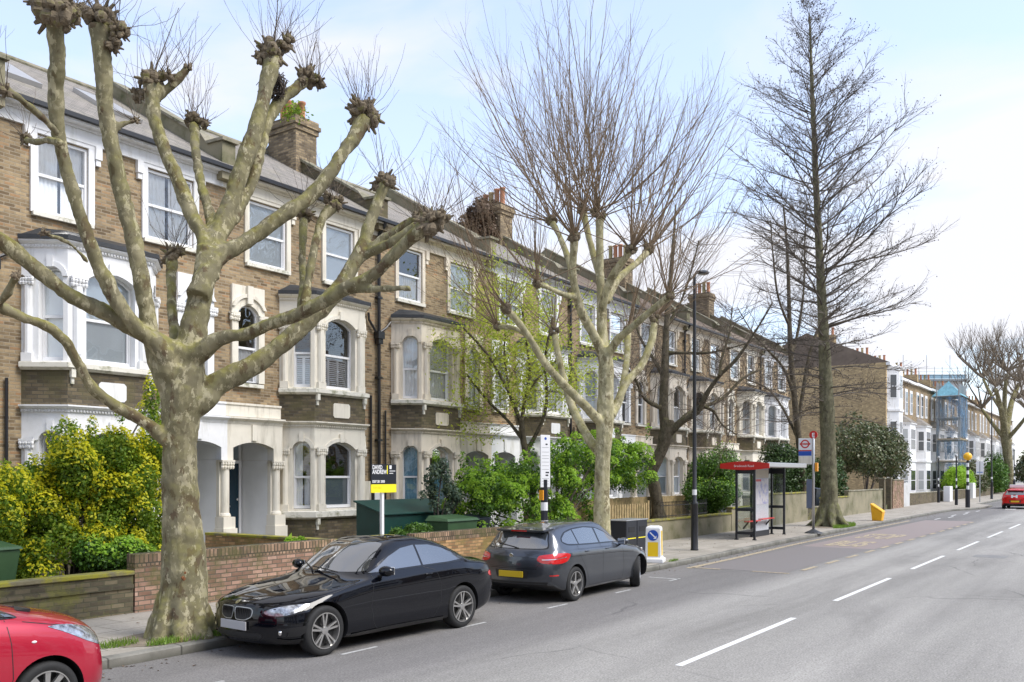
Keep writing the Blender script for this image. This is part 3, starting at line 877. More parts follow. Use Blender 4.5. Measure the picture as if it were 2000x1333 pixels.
    apanel(mb, fr, a - 0.16, b + 0.16, 4.60, 6.96, a + 0.02, b - 0.02, 4.60, 6.30, 0.20, -0.02, 0.07)
    arch_strip(mb, fr, a - 0.10, b + 0.10, 6.42, 0.26, 0.09, 0.07, 0.12)
    fbox(mb, fr, (a + b) / 2 - 0.08, (a + b) / 2 + 0.08, 0.07, 0.15, 6.52, 6.96)
    for uu in (a - 0.10, b + 0.10): capital(mb, fr, uu, 0.19, 0.075, 6.08, 6.28, rnd)
    mb.build('window_surround', T, root)
    window(root, fr, a, b, 4.57, 6.52, -0.02, 0.22, 5.45, archin, sill=0.12)
    # --- two storey canted bay
    pts = [(1.77, 0), (2.32, 0.7), (4.15, 0.7), (4.70, 0)]
    if not R_: pts = [(W - u, n) for u, n in reversed(pts)]
    path = [(x0 + u, Y0 - n) for u, n in pts]
    BR = MB()
    solid = path + [(path[-1][0], 18.25), (path[0][0], 18.25)]
    def shift(p, o):     # offset plan path outwards
        r = []
        tmp = MB(); sweep(tmp, path, [(o, 0)], cap=False)
        return [(v[0], v[1]) for v in tmp.v]
    facets = [Frame(path[i][0], path[i][1], path[i + 1][0] - path[i][0], path[i + 1][1] - path[i][1]) for i in range(3)]
    lens = [math.hypot(path[i + 1][0] - path[i][0], path[i + 1][1] - path[i][1]) for i in range(3)]
    sweep(BR, path, [(0, 0.2), (0, 1.20), (-0.2, 1.20), (-0.2, 0.2)])
    BR.build('bay_brickwork', M['brick_dark'], root); BR = MB()
    sweep(BR, path, [(0.005, 3.66), (0.005, 4.40), (-0.2, 4.40), (-0.2, 3.66)])
    BR.build('bay_brickwork', M['brick_dark'], root)
    for (zs0, zs1, za, zspring, rise, zcap, ztop) in ((1.40, 3.56, 1.45, 3.0, 0.20, 2.84, 3.70), (4.55, 6.80, 4.58, 6.24, 0.20, 6.06, 6.94)):
        ST = MB()
        for i, (f2, ln) in enumerate(zip(facets, lens)):
            wa, wb = (0.38, ln - 0.38) if i == 1 else ((0.33, ln - 0.09) if i == 0 else (0.09, ln - 0.33))
            apanel(ST, f2, 0, ln, zs0, zs1, wa, wb, za, zspring, rise, -0.16, 0.0)
            arch_strip(ST, f2, wa, wb, zspring, rise, 0.10, 0.0, 0.035)
            fbox(ST, f2, (wa + wb) / 2 - 0.06, (wa + wb) / 2 + 0.06, 0.0, 0.06, zspring + rise - 0.02, zspring + rise + 0.20)
            # pilasters, capitals and bases beside each opening
            for uu, ww in (((0.20, 0.20), (ln - 0.20, 0.20)) if i == 1 else (((0.13, 0.16),) if i == 0 else ((ln - 0.13, 0.16),))):
                ST.tube([f2.P(uu, 0.0, zs0 + 0.16), f2.P(uu, 0.0, zcap)], ww * 0.5, 10)
                fbox(ST, f2, uu - ww * 0.65, uu + ww * 0.65, -0.02, 0.085, zs0 + 0.001, zs0 + 0.17)
                capital(ST, f2, uu, ww * 1.25, 0.055, zcap, zcap + 0.19, rnd)
            isfront = i == 1
            inn = (midin if zs0 > 4 else lowin)[1 if isfront else 0]
            window(root, f2, wa - 0.03, wb + 0.03, za + 0.01, zspring + rise + 0.03, -0.165, rise + 0.02, za + (zspring + rise - za) * (0.47 if zs0 < 4 else 0.48), inn, fw=0.06)
        sweep(ST, path, [(-0.12, zs1 - 0.001), (0.03, zs1), (0.035, zs1 + 0.05), (0.09, zs1 + 0.08), (0.13, zs1 + 0.11), (0.13, ztop), (-0.12, ztop)])
        x_ = 0
        for i, (f2, ln) in enumerate(zip(facets, lens)):
            uu = 0.03
            while uu < ln - 0.03 and k <= 4:
                fbox(ST, f2, uu, uu + 0.03, 0.035, 0.06, zs1 + 0.015, zs1 + 0.05); uu += 0.065
        ST.build('bay_stucco', T, root)
    for z0, z1, zz in ((1.19, 1.40, 1.19), (4.39, 4.55, 4.39)):
        S = MB()
        sweep(S, path, [(-0.1, z0), (0.04, z0), (0.12, z0 + 0.05), (0.12, z1 - 0.02), (0.06, z1), (-0.1, z1)])
        for f2, ln in zip(facets, lens):
            for uu in ((0.03, ln - 0.1) if ln > 1.2 else ()):
                fbox(S, f2, uu, uu + 0.09, 0.006, 0.09, zz - 0.14, zz + 0.02); fbox(S, f2, uu + 0.015, uu + 0.075, 0.006, 0.05, zz - 0.27, zz - 0.14)
        S.build('bay_sill', M['sill'], root)
    f2, ln = facets[1], lens[1]
    c = ln / 2 + 0.02; P8 = [(-.30, -.14), (-.25, -.19), (.25, -.19), (.30, -.14), (.30, .14), (.25, .19), (-.25, .19), (-.30, .14)]
    S = MB(); zc = 4.02
    S.add([f2.P(c + a, 0.03, zc + b) for a, b in P8] + [f2.P(c + a, 0.004, zc + b) for a, b in P8], [tuple(range(8))] + [(i, i + 8, (i + 1) % 8 + 8, (i + 1) % 8) for i in range(8)])
    S.build('plaque', T, root)
    S = MB(); pp = shift(path, 0.16)
    poly = pp + [(path[-1][0], 18.0), (path[0][0], 18.0)]
    top = shift(path, 0.10)
    S.prism(pp, 6.942, 7.03)
    inner = shift(path, -0.45)
    nn = len(top)
    S.add([(a, b, 7.03) for a, b in top] + [(a, min(b, 17.99), 7.26) for a, b in inner], [(i, i + 1, nn + i + 1, nn + i) for i in range(nn - 1)] + [tuple(range(nn, 2 * nn))])
    S.build('bay_roof', M['lead'], root)
    # --- half of the shared porch
    S = MB()
    p0, p1 = span(0.0, 1.68)
    o0, o1 = span(0.17, 1.40)
    apanel(S, Frame(x0, Y0, 1, 0), p0, p1, 2.68, 3.56, o0, o1, 2.68, 2.98, 0.14, -0.02, 0.22)
    fbox(S, fr, (o0 + o1) / 2 - 0.07, (o0 + o1) / 2 + 0.07, 0.22, 0.26, 3.16, 3.55)
    sweep(S, [(x0 + p0, Y0 - 0.2), (x0 + p1, Y0 - 0.2)], [(-0.2, 3.56), (0.03, 3.56), (0.05, 3.62), (0.14, 3.68), (0.14, 3.72), (-0.2, 3.74)])
    fbox(S, fr, p0, p1, 0.0, 0.16, 3.74, 4.02)
    fbox(S, fr, p0, p1, 0.0, 0.19, 4.02, 4.07)
    def column(u, half=False):
        wd = 0.14
        fbox(S, fr, u - 0.20, u + 0.20, -0.02, 0.34, 0.42, 1.05); fbox(S, fr, u - 0.17, u + 0.17, -0.02, 0.30, 1.05, 1.32)
        S.lathe([(0.125, 1.32), (0.14, 1.35), (0.12, 1.40), (0.10, 1.42), (0.10, 2.48), (0.115, 2.50)], (x0 + u, Y0 - 0.13, 0), 16)
        fbox(S, fr, u - wd, u + wd, -0.02, 0.10, 1.32, 2.68)
        capital(S, fr, u, 0.27, 0.22, 2.47, 2.68, rnd)
    column(mu(1.54))
    if R_: column(0.0)
    S.build('porch', T, root)
    # recess: inner walls, ceiling, floor, door
    S = MB(); RD = 1.05
    a, b = span(0.10, 1.42); a += .005; b -= .005
    S.quad(fr.P(a, 0, .55), fr.P(a, -RD, .55), fr.P(a, -RD, 3.4), fr.P(a, 0, 3.4)); S.quad(fr.P(b, 0, .55), fr.P(b, -RD, .55), fr.P(b, -RD, 3.4), fr.P(b, 0, 3.4))
    S.quad(fr.P(a, 0, 3.4), fr.P(b, 0, 3.4), fr.P(b, -RD, 3.4), fr.P(a, -RD, 3.4)); S.quad(fr.P(a, -RD, .55), fr.P(b, -RD, .55), fr.P(b, -RD, 3.4), fr.P(a, -RD, 3.4))
    S.quad(fr.P(a, 0.25, .68), fr.P(b, 0.25, .68), fr.P(b, -RD, .68), fr.P(a, -RD, .68))
    fbox(S, fr, a, b, 0.0, 0.35, 0.42, 0.68); fbox(S, fr, a + 0.1, b - 0.1, 0.35, 0.65, 0.42, 0.55)
    S.build('porch_recess', M['recess'], root, fix=False)
    S = MB(); d0, d1 = (b - 0.93, b - 0.13)
    fbox(S, fr, d0, d1, -RD + 0.002, -RD + 0.05, 0.69, 2.62)
    for q0, q1 in ((0.85, 1.45), (1.6, 2.5)):
        for w0, w1 in ((d0 + 0.08, d0 + 0.36), (d1 - 0.36, d1 - 0.08)): fbox(S, fr, w0, w1, -RD + 0.05, -RD + 0.065, q0, q1)
    dd = S.build('door', M[door], root)
    S = MB(); S.sphere(fr.P(d1 - 0.08, -RD + 0.10, 1.7), 0.035, 8, 6); fbox(S, fr, (d0 + d1) / 2 - .12, (d0 + d1) / 2 + .12, -RD + .05, -RD + .075, 1.5, 1.55); S.build('door_handle', M['chrome'], dd, smooth=True)
    S = MB()
    for (u0_, u1_, z0_, z1_) in ((d0 - 0.06, d0, .69, 3.2), (d1, d1 + 0.06, .69, 3.2), (d0, d1, 2.62, 2.70), (d0, d1, 3.12, 3.2), (d0 - .12, d0 - .06, .69, 3.2)): fbox(S, fr, u0_, min(u1_, b), -RD + .002, -RD + .07, z0_, z1_)
    S.build('door_frame', M['sash'], root)
    S = MB(); S.quad(fr.P(d0, -RD + .03, 2.70), fr.P(d1, -RD + .03, 2.70), fr.P(d1, -RD + .03, 3.12), fr.P(d0, -RD + .03, 3.12)); S.build('fanlight', M['blind'], root)
    # --- chimney stack
    if chim:
        S = MB(); cx, cy = xr, 21.55
        S.box(cx - 0.42, cx + 0.42, cy - 0.62, cy + 0.62, 11.0, 12.85)
        S.box(cx - 0.47, cx + 0.47, cy - 0.67, cy + 0.67, 12.85, 13.0); S.box(cx - 0.52, cx + 0.52, cy - 0.72, cy + 0.72, 13.0, 13.12); S.box(cx - 0.47, cx + 0.47, cy - 0.67, cy + 0.67, 13.12, 13.26)
        ch = S.build('chimney', M['brick_stack'], root)
        for i in range(4):
            S = MB(); hh = rnd.uniform(0.55, 0.75)
            S.lathe([(0.12, 0), (0.13, 0.05), (0.105, 0.1), (0.10, hh - 0.08), (0.125, hh - 0.05), (0.125, hh), (0.08, hh), (0.08, hh - 0.2)], (cx + 0.0, cy - 0.42 + 0.28 * i, 13.26), 12)
            S.build('chimney_pot', M['buffpot'] if (i + k) % 3 == 0 else M['terracotta'], ch, smooth=True)
    # --- downpipes on the boundary
    if pipe:
        S = MB(); px = xr + 0.02
        S.tube([(px, Y0 - 0.09, 9.3), (px, Y0 - 0.09, 0.5)], 0.05, 8)
        S.tube([(px, Y0 - 0.36, 9.58), (px, Y0 - 0.30, 9.45), (px, Y0 - 0.09, 9.25)], 0.045, 8)
        S.tube([(px - 0.42, Y0 - 0.08, 6.95), (px - 0.40, Y0 - 0.08, 6.75), (px - 0.05, Y0 - 0.09, 6.35)], 0.035, 6)
        S.tube([(px + 0.5, Y0 - 0.08, 6.8), (px + 0.3, Y0 - 0.08, 6.6), (px + 0.05, Y0 - 0.09, 6.45)], 0.035, 6)
        S.tube([(px - 0.30, Y0 - 0.06, 4.6), (px - 0.30, Y0 - 0.06, 0.5)], 0.035, 6); S.tube([(px + 0.30, Y0 - 0.06, 4.2), (px + 0.30, Y0 - 0.06, 0.5)], 0.03, 6)
        S.box(px - 0.13, px + 0.13, Y0 - 0.20, Y0 - 0.01, 6.25, 6.45); S.box(px - 0.09, px + 0.09, Y0 - 0.17, Y0 - 0.01, 6.1, 6.25)
        for z in (1.5, 3.3, 5.1, 7.4, 8.8): S.box(px - 0.09, px + 0.09, Y0 - 0.15, Y0 - 0.005, z, z + 0.06)
        S.build('downpipe', M['pipe'], root)
    for o in set(bpy.data.objects) - made0:
        if o.parent == root and o.type == 'MESH':
            o.data.transform(inv)
            for c in children(o): c.data.transform(inv)
    return root

HS = [
 (0, dict(trim='white', label='white trimmed brick house cut off at the left edge of the terrace', pipe=True)),
 (1, dict(trim='white', label='bright white stucco trimmed house behind the yellow flowering shrub', topin=('drapes', 'drapes'), midin=('frost_glare', 'frost_glare'), lowin=('none', 'nets'), archin='frost_glare', door='door_blue', skylights=2)),
 (2, dict(trim='cream', label='cream trimmed house with shuttered bay and dark blue door behind the black coupe', topin=('frost_glare', 'frost_glare'), midin=('shutters', 'shutters'), lowin=('swirl', 'frostlow'), archin='nets', door='door_blue', chim=True, pipe=True)),  # top windows: pale sheet stands in for blue-white reflection on the glass
 (3, dict(trim='pinkcream', label='cream trimmed house with blue curtain in its lower bay behind the green bin store', topin=('nets', 'frost_glare'), midin=('curtain', 'curtain'), lowin=('blue', 'blue'), archin='curtain', door='grey_door')),
 (4, dict(trim='white', label='white trimmed house behind the small tree in fresh lime green leaf', topin=('frost_glare', 'curtain'), midin=('curtain', 'curtain'), lowin=('curtain', 'curtain'), archin='curtain', chim=True, pipe=True)),
 (5, dict(trim='white', label='white bayed terraced house behind the pollarded street tree with long shoots', topin=('curtain', 'drapes'), midin=('frost_glare', 'drapes'), lowin=('curtain', 'curtain'), archin='none', door='grey_door')),
 (6, dict(trim='pinkcream', label='cream bayed terraced house behind the leaning dark trunk and iron railings', topin=('drapes', 'curtain'), midin=('drapes', 'nets'), lowin=('frost_glare', 'frost_glare'), archin='none', chim=True, pipe=True)),
 (7, dict(trim='pinkcream', label='cream bayed terraced house behind the dark hedge left of the bus shelter', topin=('frost_glare', 'drapes'), midin=('nets', 'frost_glare'), lowin=('drapes', 'nets'), archin='curtain')),
 (8, dict(trim='cream', label='cream bayed terraced house seen above the bus shelter roof', topin=('frost_glare', 'none'), midin=('drapes', 'curtain'), lowin=('frost_glare', 'none'), archin='none', chim=True, pipe=True)),
 (9, dict(trim='white', label='white bayed house at the far end of the near terrace behind the bus stop flag', topin=('curtain', 'none'), midin=('frost_glare', 'curtain'), lowin=('curtain', 'none'), archin='none')),
]
for k_, kw in HS:
    terrace_house(k_, **kw)
# limbs and pollard heads in metres: x along the street, y towards the houses, z up, radius
PLANE_NEAR = [[[7.44,10.67,-0.04,0.421],[7.44,10.66,0.14,0.362],[7.45,10.65,0.45,0.324],[7.46,10.64,1.11,0.292],[7.43,10.67,1.81,0.259],[7.42,10.69,2.51,0.238],[7.43,10.68,3.07,0.259],[7.45,10.65,3.49,0.281],[7.46,10.63,3.76,0.259]],[[7.4,10.72,2.65,0.108],[7.18,10.75,2.84,0.107],[6.97,10.78,3.01,0.079],[6.67,10.93,3.2,0.078],[6.39,11.05,3.44,0.072],[6.2,11.04,3.7,0.066],[6.02,11.01,3.97,0.065],[5.81,11.04,4.14,0.064],[5.53,11.16,4.25,0.063],[5.31,11.2,4.33,0.067],[5.08,11.25,4.43,0.066]],[[7.48,10.61,3.9,0.216],[7.19,10.71,4.05,0.139],[6.88,10.87,4.24,0.116],[6.53,11.07,4.45,0.104],[6.17,11.28,4.65,0.097],[5.86,11.43,4.93,0.095],[5.59,11.52,5.14,0.099],[5.29,11.65,5.38,0.097]],[[7.44,10.67,3.49,0.216],[7.28,10.66,3.64,0.16],[7.14,10.63,3.94,0.127],[6.94,10.68,4.12,0.105],[6.76,10.71,4.27,0.098],[6.5,10.84,4.71,0.097],[6.28,10.93,5.26,0.086],[6.09,10.96,5.84,0.085],[5.92,10.97,6.44,0.079],[5.82,10.88,6.89,0.088],[5.76,10.74,7.27,0.096],[5.68,10.63,7.64,0.1],[5.6,10.51,7.81,0.122]],[[7.46,10.64,3.28,0.216],[7.35,10.71,3.41,0.161],[7.24,10.78,3.65,0.15],[7.14,10.86,4.02,0.128],[7.06,10.88,4.43,0.112],[7.0,10.9,4.83,0.111],[6.91,10.95,5.4,0.111],[6.78,11.05,6.1,0.105],[6.66,11.14,6.9,0.105],[6.6,11.15,7.42,0.11],[6.56,11.12,7.87,0.12],[6.52,11.1,8.18,0.145]],[[7.48,10.61,3.62,0.249],[7.54,10.62,4.05,0.206],[7.63,10.6,4.55,0.169],[7.71,10.59,4.92,0.154],[7.77,10.6,5.21,0.154],[7.82,10.64,5.48,0.122]],[[7.82,10.64,5.3,0.111],[7.84,10.77,5.68,0.1],[7.81,10.96,5.96,0.101],[7.76,11.18,6.46,0.102],[7.7,11.41,6.92,0.097],[7.66,11.62,7.43,0.097],[7.69,11.73,7.8,0.115],[7.74,11.8,8.03,0.139]],[[7.74,11.8,7.8,0.081],[7.85,11.71,7.93,0.07],[7.97,11.59,8.09,0.064],[8.09,11.47,8.3,0.058]],[[7.84,10.62,5.37,0.089],[8.03,10.8,5.87,0.079],[8.13,11.11,6.35,0.069],[8.24,11.4,6.78,0.065],[8.37,11.67,7.29,0.066],[8.52,11.9,7.7,0.079]],[[7.84,10.62,5.37,0.155],[7.96,10.66,5.55,0.134],[8.08,10.7,5.83,0.124],[8.24,10.69,6.2,0.12],[8.4,10.68,6.65,0.121],[8.58,10.64,7.17,0.116],[8.74,10.63,7.68,0.111],[8.88,10.65,8.15,0.113],[9.01,10.68,8.59,0.132]],[[7.95,10.63,5.54,0.089],[8.14,10.65,5.8,0.079],[8.33,10.67,6.03,0.074],[8.51,10.7,6.34,0.075],[8.7,10.72,6.73,0.076],[8.87,10.77,7.21,0.077],[9.03,10.83,7.66,0.084],[9.25,10.81,8.04,0.085],[9.49,10.74,8.31,0.086],[9.72,10.71,8.54,0.1]],[[7.56,10.49,4.74,0.162],[7.74,10.52,5.09,0.148],[7.94,10.51,5.38,0.122],[8.21,10.4,5.58,0.107],[8.48,10.29,5.81,0.108],[8.8,10.12,6.13,0.104],[9.08,9.99,6.38,0.105],[9.36,9.87,6.75,0.106],[9.6,9.81,7.15,0.101],[9.82,9.77,7.46,0.109],[10.01,9.77,7.78,0.134]],[[7.5,10.58,3.9,0.205],[7.54,10.39,3.98,0.14],[7.64,10.11,4.15,0.096],[7.79,9.77,4.2,0.085],[7.91,9.46,4.31,0.09],[8.02,9.17,4.39,0.094],[8.1,8.92,4.48,0.094],[8.2,8.65,4.6,0.093],[8.3,8.37,4.74,0.092],[8.44,8.05,4.9,0.082],[8.53,7.78,5.13,0.081],[8.59,7.57,5.3,0.086],[8.65,7.35,5.46,0.1]],[[7.46,10.63,3.28,0.249],[7.66,10.53,3.35,0.185],[7.85,10.45,3.58,0.159],[8.1,10.27,3.75,0.15],[8.36,10.09,3.96,0.134],[8.62,9.91,4.23,0.135],[8.86,9.76,4.52,0.137],[9.1,9.59,4.82,0.126],[9.3,9.5,5.1,0.116],[9.47,9.45,5.39,0.111],[9.62,9.42,5.68,0.1],[9.76,9.41,6.01,0.089],[9.9,9.39,6.39,0.084],[10.05,9.37,6.73,0.096]],[[9.56,9.54,5.42,0.082],[9.65,9.37,5.6,0.076],[9.77,9.16,5.78,0.076],[9.88,8.96,5.91,0.07],[10.0,8.74,6.06,0.082]],[[9.61,9.48,5.51,0.065],[9.64,9.25,5.6,0.07],[9.7,9.0,5.68,0.07],[9.75,8.74,5.79,0.069],[9.8,8.5,5.9,0.074]],[[8.81,9.92,4.36,0.08],[8.96,9.93,4.76,0.069],[9.09,9.99,5.16,0.064],[9.22,10.03,5.57,0.065],[9.35,10.08,5.91,0.065],[9.49,10.11,6.21,0.072],[9.68,10.07,6.43,0.085]],[[8.72,9.87,4.31,0.074],[9.02,10.06,4.78,0.064],[9.27,10.3,5.31,0.06],[9.51,10.58,5.86,0.061],[9.76,10.82,6.36,0.075]],[[8.34,8.49,4.73,0.057],[8.38,8.27,4.71,0.046],[8.44,8.01,4.7,0.046],[8.49,7.75,4.69,0.04],[8.54,7.51,4.66,0.045]],[[7.42,10.68,3.76,0.097],[7.57,11.0,4.23,0.078],[7.72,11.3,4.71,0.068],[7.9,11.58,5.18,0.07],[8.08,11.83,5.55,0.083]],[[6.15,10.76,4.98,0.025],[6.0,10.72,5.08,0.024],[5.84,10.68,5.15,0.024],[5.67,10.66,5.17,0.029],[5.53,10.61,5.18,0.028]],[[5.73,10.67,6.42,0.048],[5.54,10.59,6.51,0.042],[5.34,10.52,6.57,0.041],[5.16,10.43,6.6,0.041],[4.97,10.36,6.6,0.044]],[[5.75,10.64,6.31,0.043],[5.77,10.96,6.42,0.044],[5.78,11.29,6.47,0.04],[5.81,11.61,6.59,0.045]],[[6.65,11.1,6.83,0.047],[6.79,11.07,6.97,0.037],[6.95,11.01,7.05,0.032]],[[5.25,11.19,4.32,0.043],[5.27,10.97,4.43,0.042],[5.27,10.8,4.57,0.042],[5.25,10.66,4.63,0.046]]]
PLANE_MID = [[[19.58,10.91,0.01,0.305],[19.58,10.91,0.45,0.246],[19.57,10.92,1.41,0.211],[19.58,10.91,2.43,0.199],[19.61,10.87,3.32,0.199],[19.62,10.85,3.83,0.223],[19.63,10.84,4.47,0.199],[19.63,10.83,4.98,0.199],[19.61,10.87,5.49,0.188]],[[19.61,10.87,5.23,0.141],[19.28,10.98,5.77,0.116],[18.95,11.12,6.28,0.115],[18.69,11.13,6.7,0.103],[18.47,11.1,7.21,0.09],[18.32,10.96,7.9,0.101]],[[19.61,10.87,5.23,0.152],[19.63,10.94,5.88,0.129],[19.67,10.98,6.53,0.118],[19.7,11.04,7.31,0.106],[19.75,11.08,8.1,0.095],[19.8,11.11,8.78,0.107]],[[19.66,10.96,6.4,0.106],[19.52,10.77,6.86,0.105],[19.44,10.5,7.25,0.104],[19.35,10.23,7.49,0.091],[19.26,9.97,7.68,0.09]],[[19.72,10.88,6.65,0.106],[20.12,10.79,7.25,0.095],[20.55,10.65,7.61,0.084],[20.95,10.56,7.9,0.085],[21.32,10.51,8.21,0.099]],[[19.73,11.04,7.25,0.095],[19.92,11.35,7.91,0.084],[20.12,11.64,8.59,0.085],[20.35,11.9,9.22,0.099]],[[18.69,11.13,6.7,0.091],[18.92,11.41,7.34,0.081],[19.17,11.68,7.8,0.082],[19.33,12.05,8.47,0.072],[19.54,12.37,8.83,0.097]],[[19.61,10.87,3.57,0.152],[19.23,10.95,3.79,0.127],[18.85,11.02,4.04,0.114],[18.34,11.29,4.51,0.102],[17.85,11.53,5.02,0.089],[17.37,11.74,5.7,0.077],[16.92,11.93,6.13,0.087]],[[17.43,11.71,5.6,0.066],[17.47,12.1,5.8,0.056],[17.46,12.55,5.89,0.079]],[[19.58,10.91,2.81,0.141],[19.7,11.29,3.14,0.119],[19.83,11.67,3.61,0.109],[19.93,12.08,4.29,0.098],[20.05,12.47,5.4,0.087],[20.25,12.74,6.1,0.101]],[[19.63,10.83,5.23,0.117],[19.48,10.44,5.62,0.104],[19.3,10.08,5.78,0.091],[19.3,9.47,6.19,0.078],[19.22,8.97,6.46,0.088]],[[19.62,10.85,3.57,0.141],[19.91,10.75,3.97,0.106],[20.25,10.58,4.68,0.107],[20.61,10.37,5.09,0.096],[20.93,10.23,5.75,0.097],[21.14,10.24,6.3,0.098]],[[19.71,10.71,3.8,0.106],[20.24,10.75,4.31,0.096],[20.71,10.85,5.08,0.085],[21.14,11.03,5.54,0.087],[21.55,11.23,6.16,0.101]],[[18.69,11.14,6.64,0.08],[18.23,11.22,6.63,0.067],[17.77,11.29,6.7,0.055],[17.33,11.33,6.75,0.076]]]
DARK_TREE = [[[29.8,14.26,0.72,0.322],[29.77,14.3,1.28,0.228],[29.7,14.4,1.93,0.228],[29.64,14.49,2.39,0.228],[29.75,14.33,2.86,0.228],[29.87,14.15,3.32,0.228],[29.94,14.06,3.79,0.255],[29.99,13.98,4.35,0.215]],[[29.94,14.06,3.79,0.188],[30.0,14.17,4.73,0.175],[30.13,14.19,5.86,0.162],[30.25,14.21,6.82,0.149],[30.38,14.23,7.78,0.122],[30.55,14.18,9.31,0.096],[30.73,14.12,10.86,0.068],[30.89,14.09,12.42,0.041]],[[29.97,14.01,3.79,0.161],[30.02,13.49,4.24,0.133],[30.12,12.9,4.59,0.106],[30.06,12.53,5.21,0.092],[30.08,12.06,5.82,0.078],[30.19,11.45,6.42,0.064],[30.35,10.77,7.45,0.045],[30.4,10.25,8.28,0.032]],[[30.13,13.78,4.07,0.121],[30.7,13.49,4.59,0.095],[31.3,13.15,4.86,0.082],[31.99,12.69,5.21,0.069],[32.7,12.2,5.97,0.056],[33.43,11.67,6.39,0.042]],[[29.91,12.0,5.8,0.065],[30.16,12.0,6.45,0.052],[30.5,11.85,7.39,0.039],[30.75,11.85,8.33,0.033]],[[30.31,14.23,6.83,0.095],[30.3,13.62,6.78,0.067],[30.51,12.72,6.73,0.053],[30.59,11.98,6.83,0.039],[30.78,11.11,7.03,0.026]],[[30.19,14.22,5.87,0.095],[30.31,14.75,6.68,0.069],[30.4,15.32,7.5,0.055],[30.59,15.74,8.54,0.042]],[[30.36,12.75,4.78,0.066],[30.38,12.38,4.59,0.053],[30.35,12.07,4.12,0.039],[30.47,11.55,3.74,0.026]],[[30.51,14.29,7.8,0.082],[31.09,13.98,8.81,0.055],[31.59,13.78,10.03,0.042],[32.04,13.67,11.26,0.035]],[[29.99,14.16,4.73,0.094],[29.21,14.52,5.07,0.066],[28.61,14.62,5.76,0.052],[28.07,14.65,6.07,0.039]]]
BACK_TREE = [[[45.33,13.67,0.24,0.247],[45.3,13.71,1.53,0.185],[45.22,13.82,3.07,0.173],[45.12,13.96,4.61,0.16],[45.0,14.13,6.67,0.148],[44.93,14.24,8.21,0.136],[44.89,14.3,9.76,0.123],[44.86,14.34,11.81,0.099],[44.81,14.41,13.87,0.074],[44.71,14.56,15.93,0.049]],[[45.12,13.96,4.61,0.123],[45.62,13.91,6.19,0.1],[46.2,13.73,8.31,0.088],[46.88,13.41,9.94,0.076],[47.87,12.64,11.07,0.051]],[[45.0,14.13,6.41,0.099],[44.34,14.43,7.66,0.073],[43.6,14.83,8.37,0.061],[42.73,15.43,9.32,0.042],[41.94,15.91,10.5,0.03]],[[44.93,14.24,8.21,0.086],[45.4,14.0,9.8,0.074],[45.8,13.86,11.92,0.062],[46.08,13.9,14.06,0.05],[46.38,13.91,16.23,0.038]],[[44.89,14.3,9.76,0.074],[44.23,14.66,11.23,0.061],[43.76,14.76,13.19,0.049],[43.36,14.75,14.87,0.036]],[[45.15,13.92,4.1,0.099],[45.37,14.77,5.69,0.063],[45.58,15.64,6.8,0.051],[45.54,16.85,7.4,0.039]]]
LEAFING_TREE = [[[23.26,15.25,1.03,0.131],[23.17,15.38,1.82,0.119],[23.08,15.51,2.78,0.107],[23.01,15.61,3.41,0.095],[22.97,15.66,4.05,0.095]],[[22.97,15.66,3.89,0.071],[22.6,15.76,4.66,0.059],[22.17,15.93,5.42,0.047],[21.75,16.1,6.01,0.041],[21.15,16.52,6.74,0.034]],[[22.97,15.66,3.89,0.071],[23.16,15.66,4.7,0.06],[23.37,15.61,5.51,0.048],[23.45,15.76,6.34,0.042],[23.48,15.98,7.66,0.037]],[[23.01,15.61,3.41,0.071],[22.93,16.18,4.06,0.054],[22.78,16.87,4.73,0.043],[22.62,17.56,5.57,0.037]],[[23.08,15.51,3.09,0.071],[23.27,15.06,4.04,0.059],[23.25,14.9,4.82,0.047],[23.14,14.89,5.91,0.047],[23.19,14.64,7.15,0.035]],[[23.2,15.68,4.7,0.048],[23.85,15.63,5.39,0.037],[24.64,15.36,6.11,0.031]],[[22.48,15.67,4.65,0.047],[22.67,16.09,5.95,0.036],[23.04,16.26,7.3,0.03],[23.46,16.36,8.35,0.025]]]
FAR_PLANE = [[[125.29,12.63,-0.53,0.66],[125.18,12.79,2.3,0.519],[125.03,12.99,4.81,0.519],[124.93,13.15,6.7,0.566],[124.85,13.25,8.59,0.471]],[[124.93,13.15,7.33,0.377],[122.87,13.48,10.36,0.326],[120.82,13.79,12.69,0.229]],[[124.93,13.15,7.33,0.377],[126.99,12.81,11.22,0.335],[129.26,12.18,13.92,0.242]],[[124.85,13.25,7.96,0.33],[124.82,13.3,11.73,0.283],[124.96,13.1,14.87,0.236]],[[124.89,13.2,6.7,0.283],[126.28,14.7,8.7,0.24],[127.72,16.14,10.77,0.195]],[[124.96,13.1,6.7,0.283],[123.61,11.54,8.47,0.231],[122.11,10.19,10.17,0.182]],[[122.3,13.42,10.32,0.231],[123.28,14.63,12.31,0.188],[124.43,15.61,14.35,0.167]]]
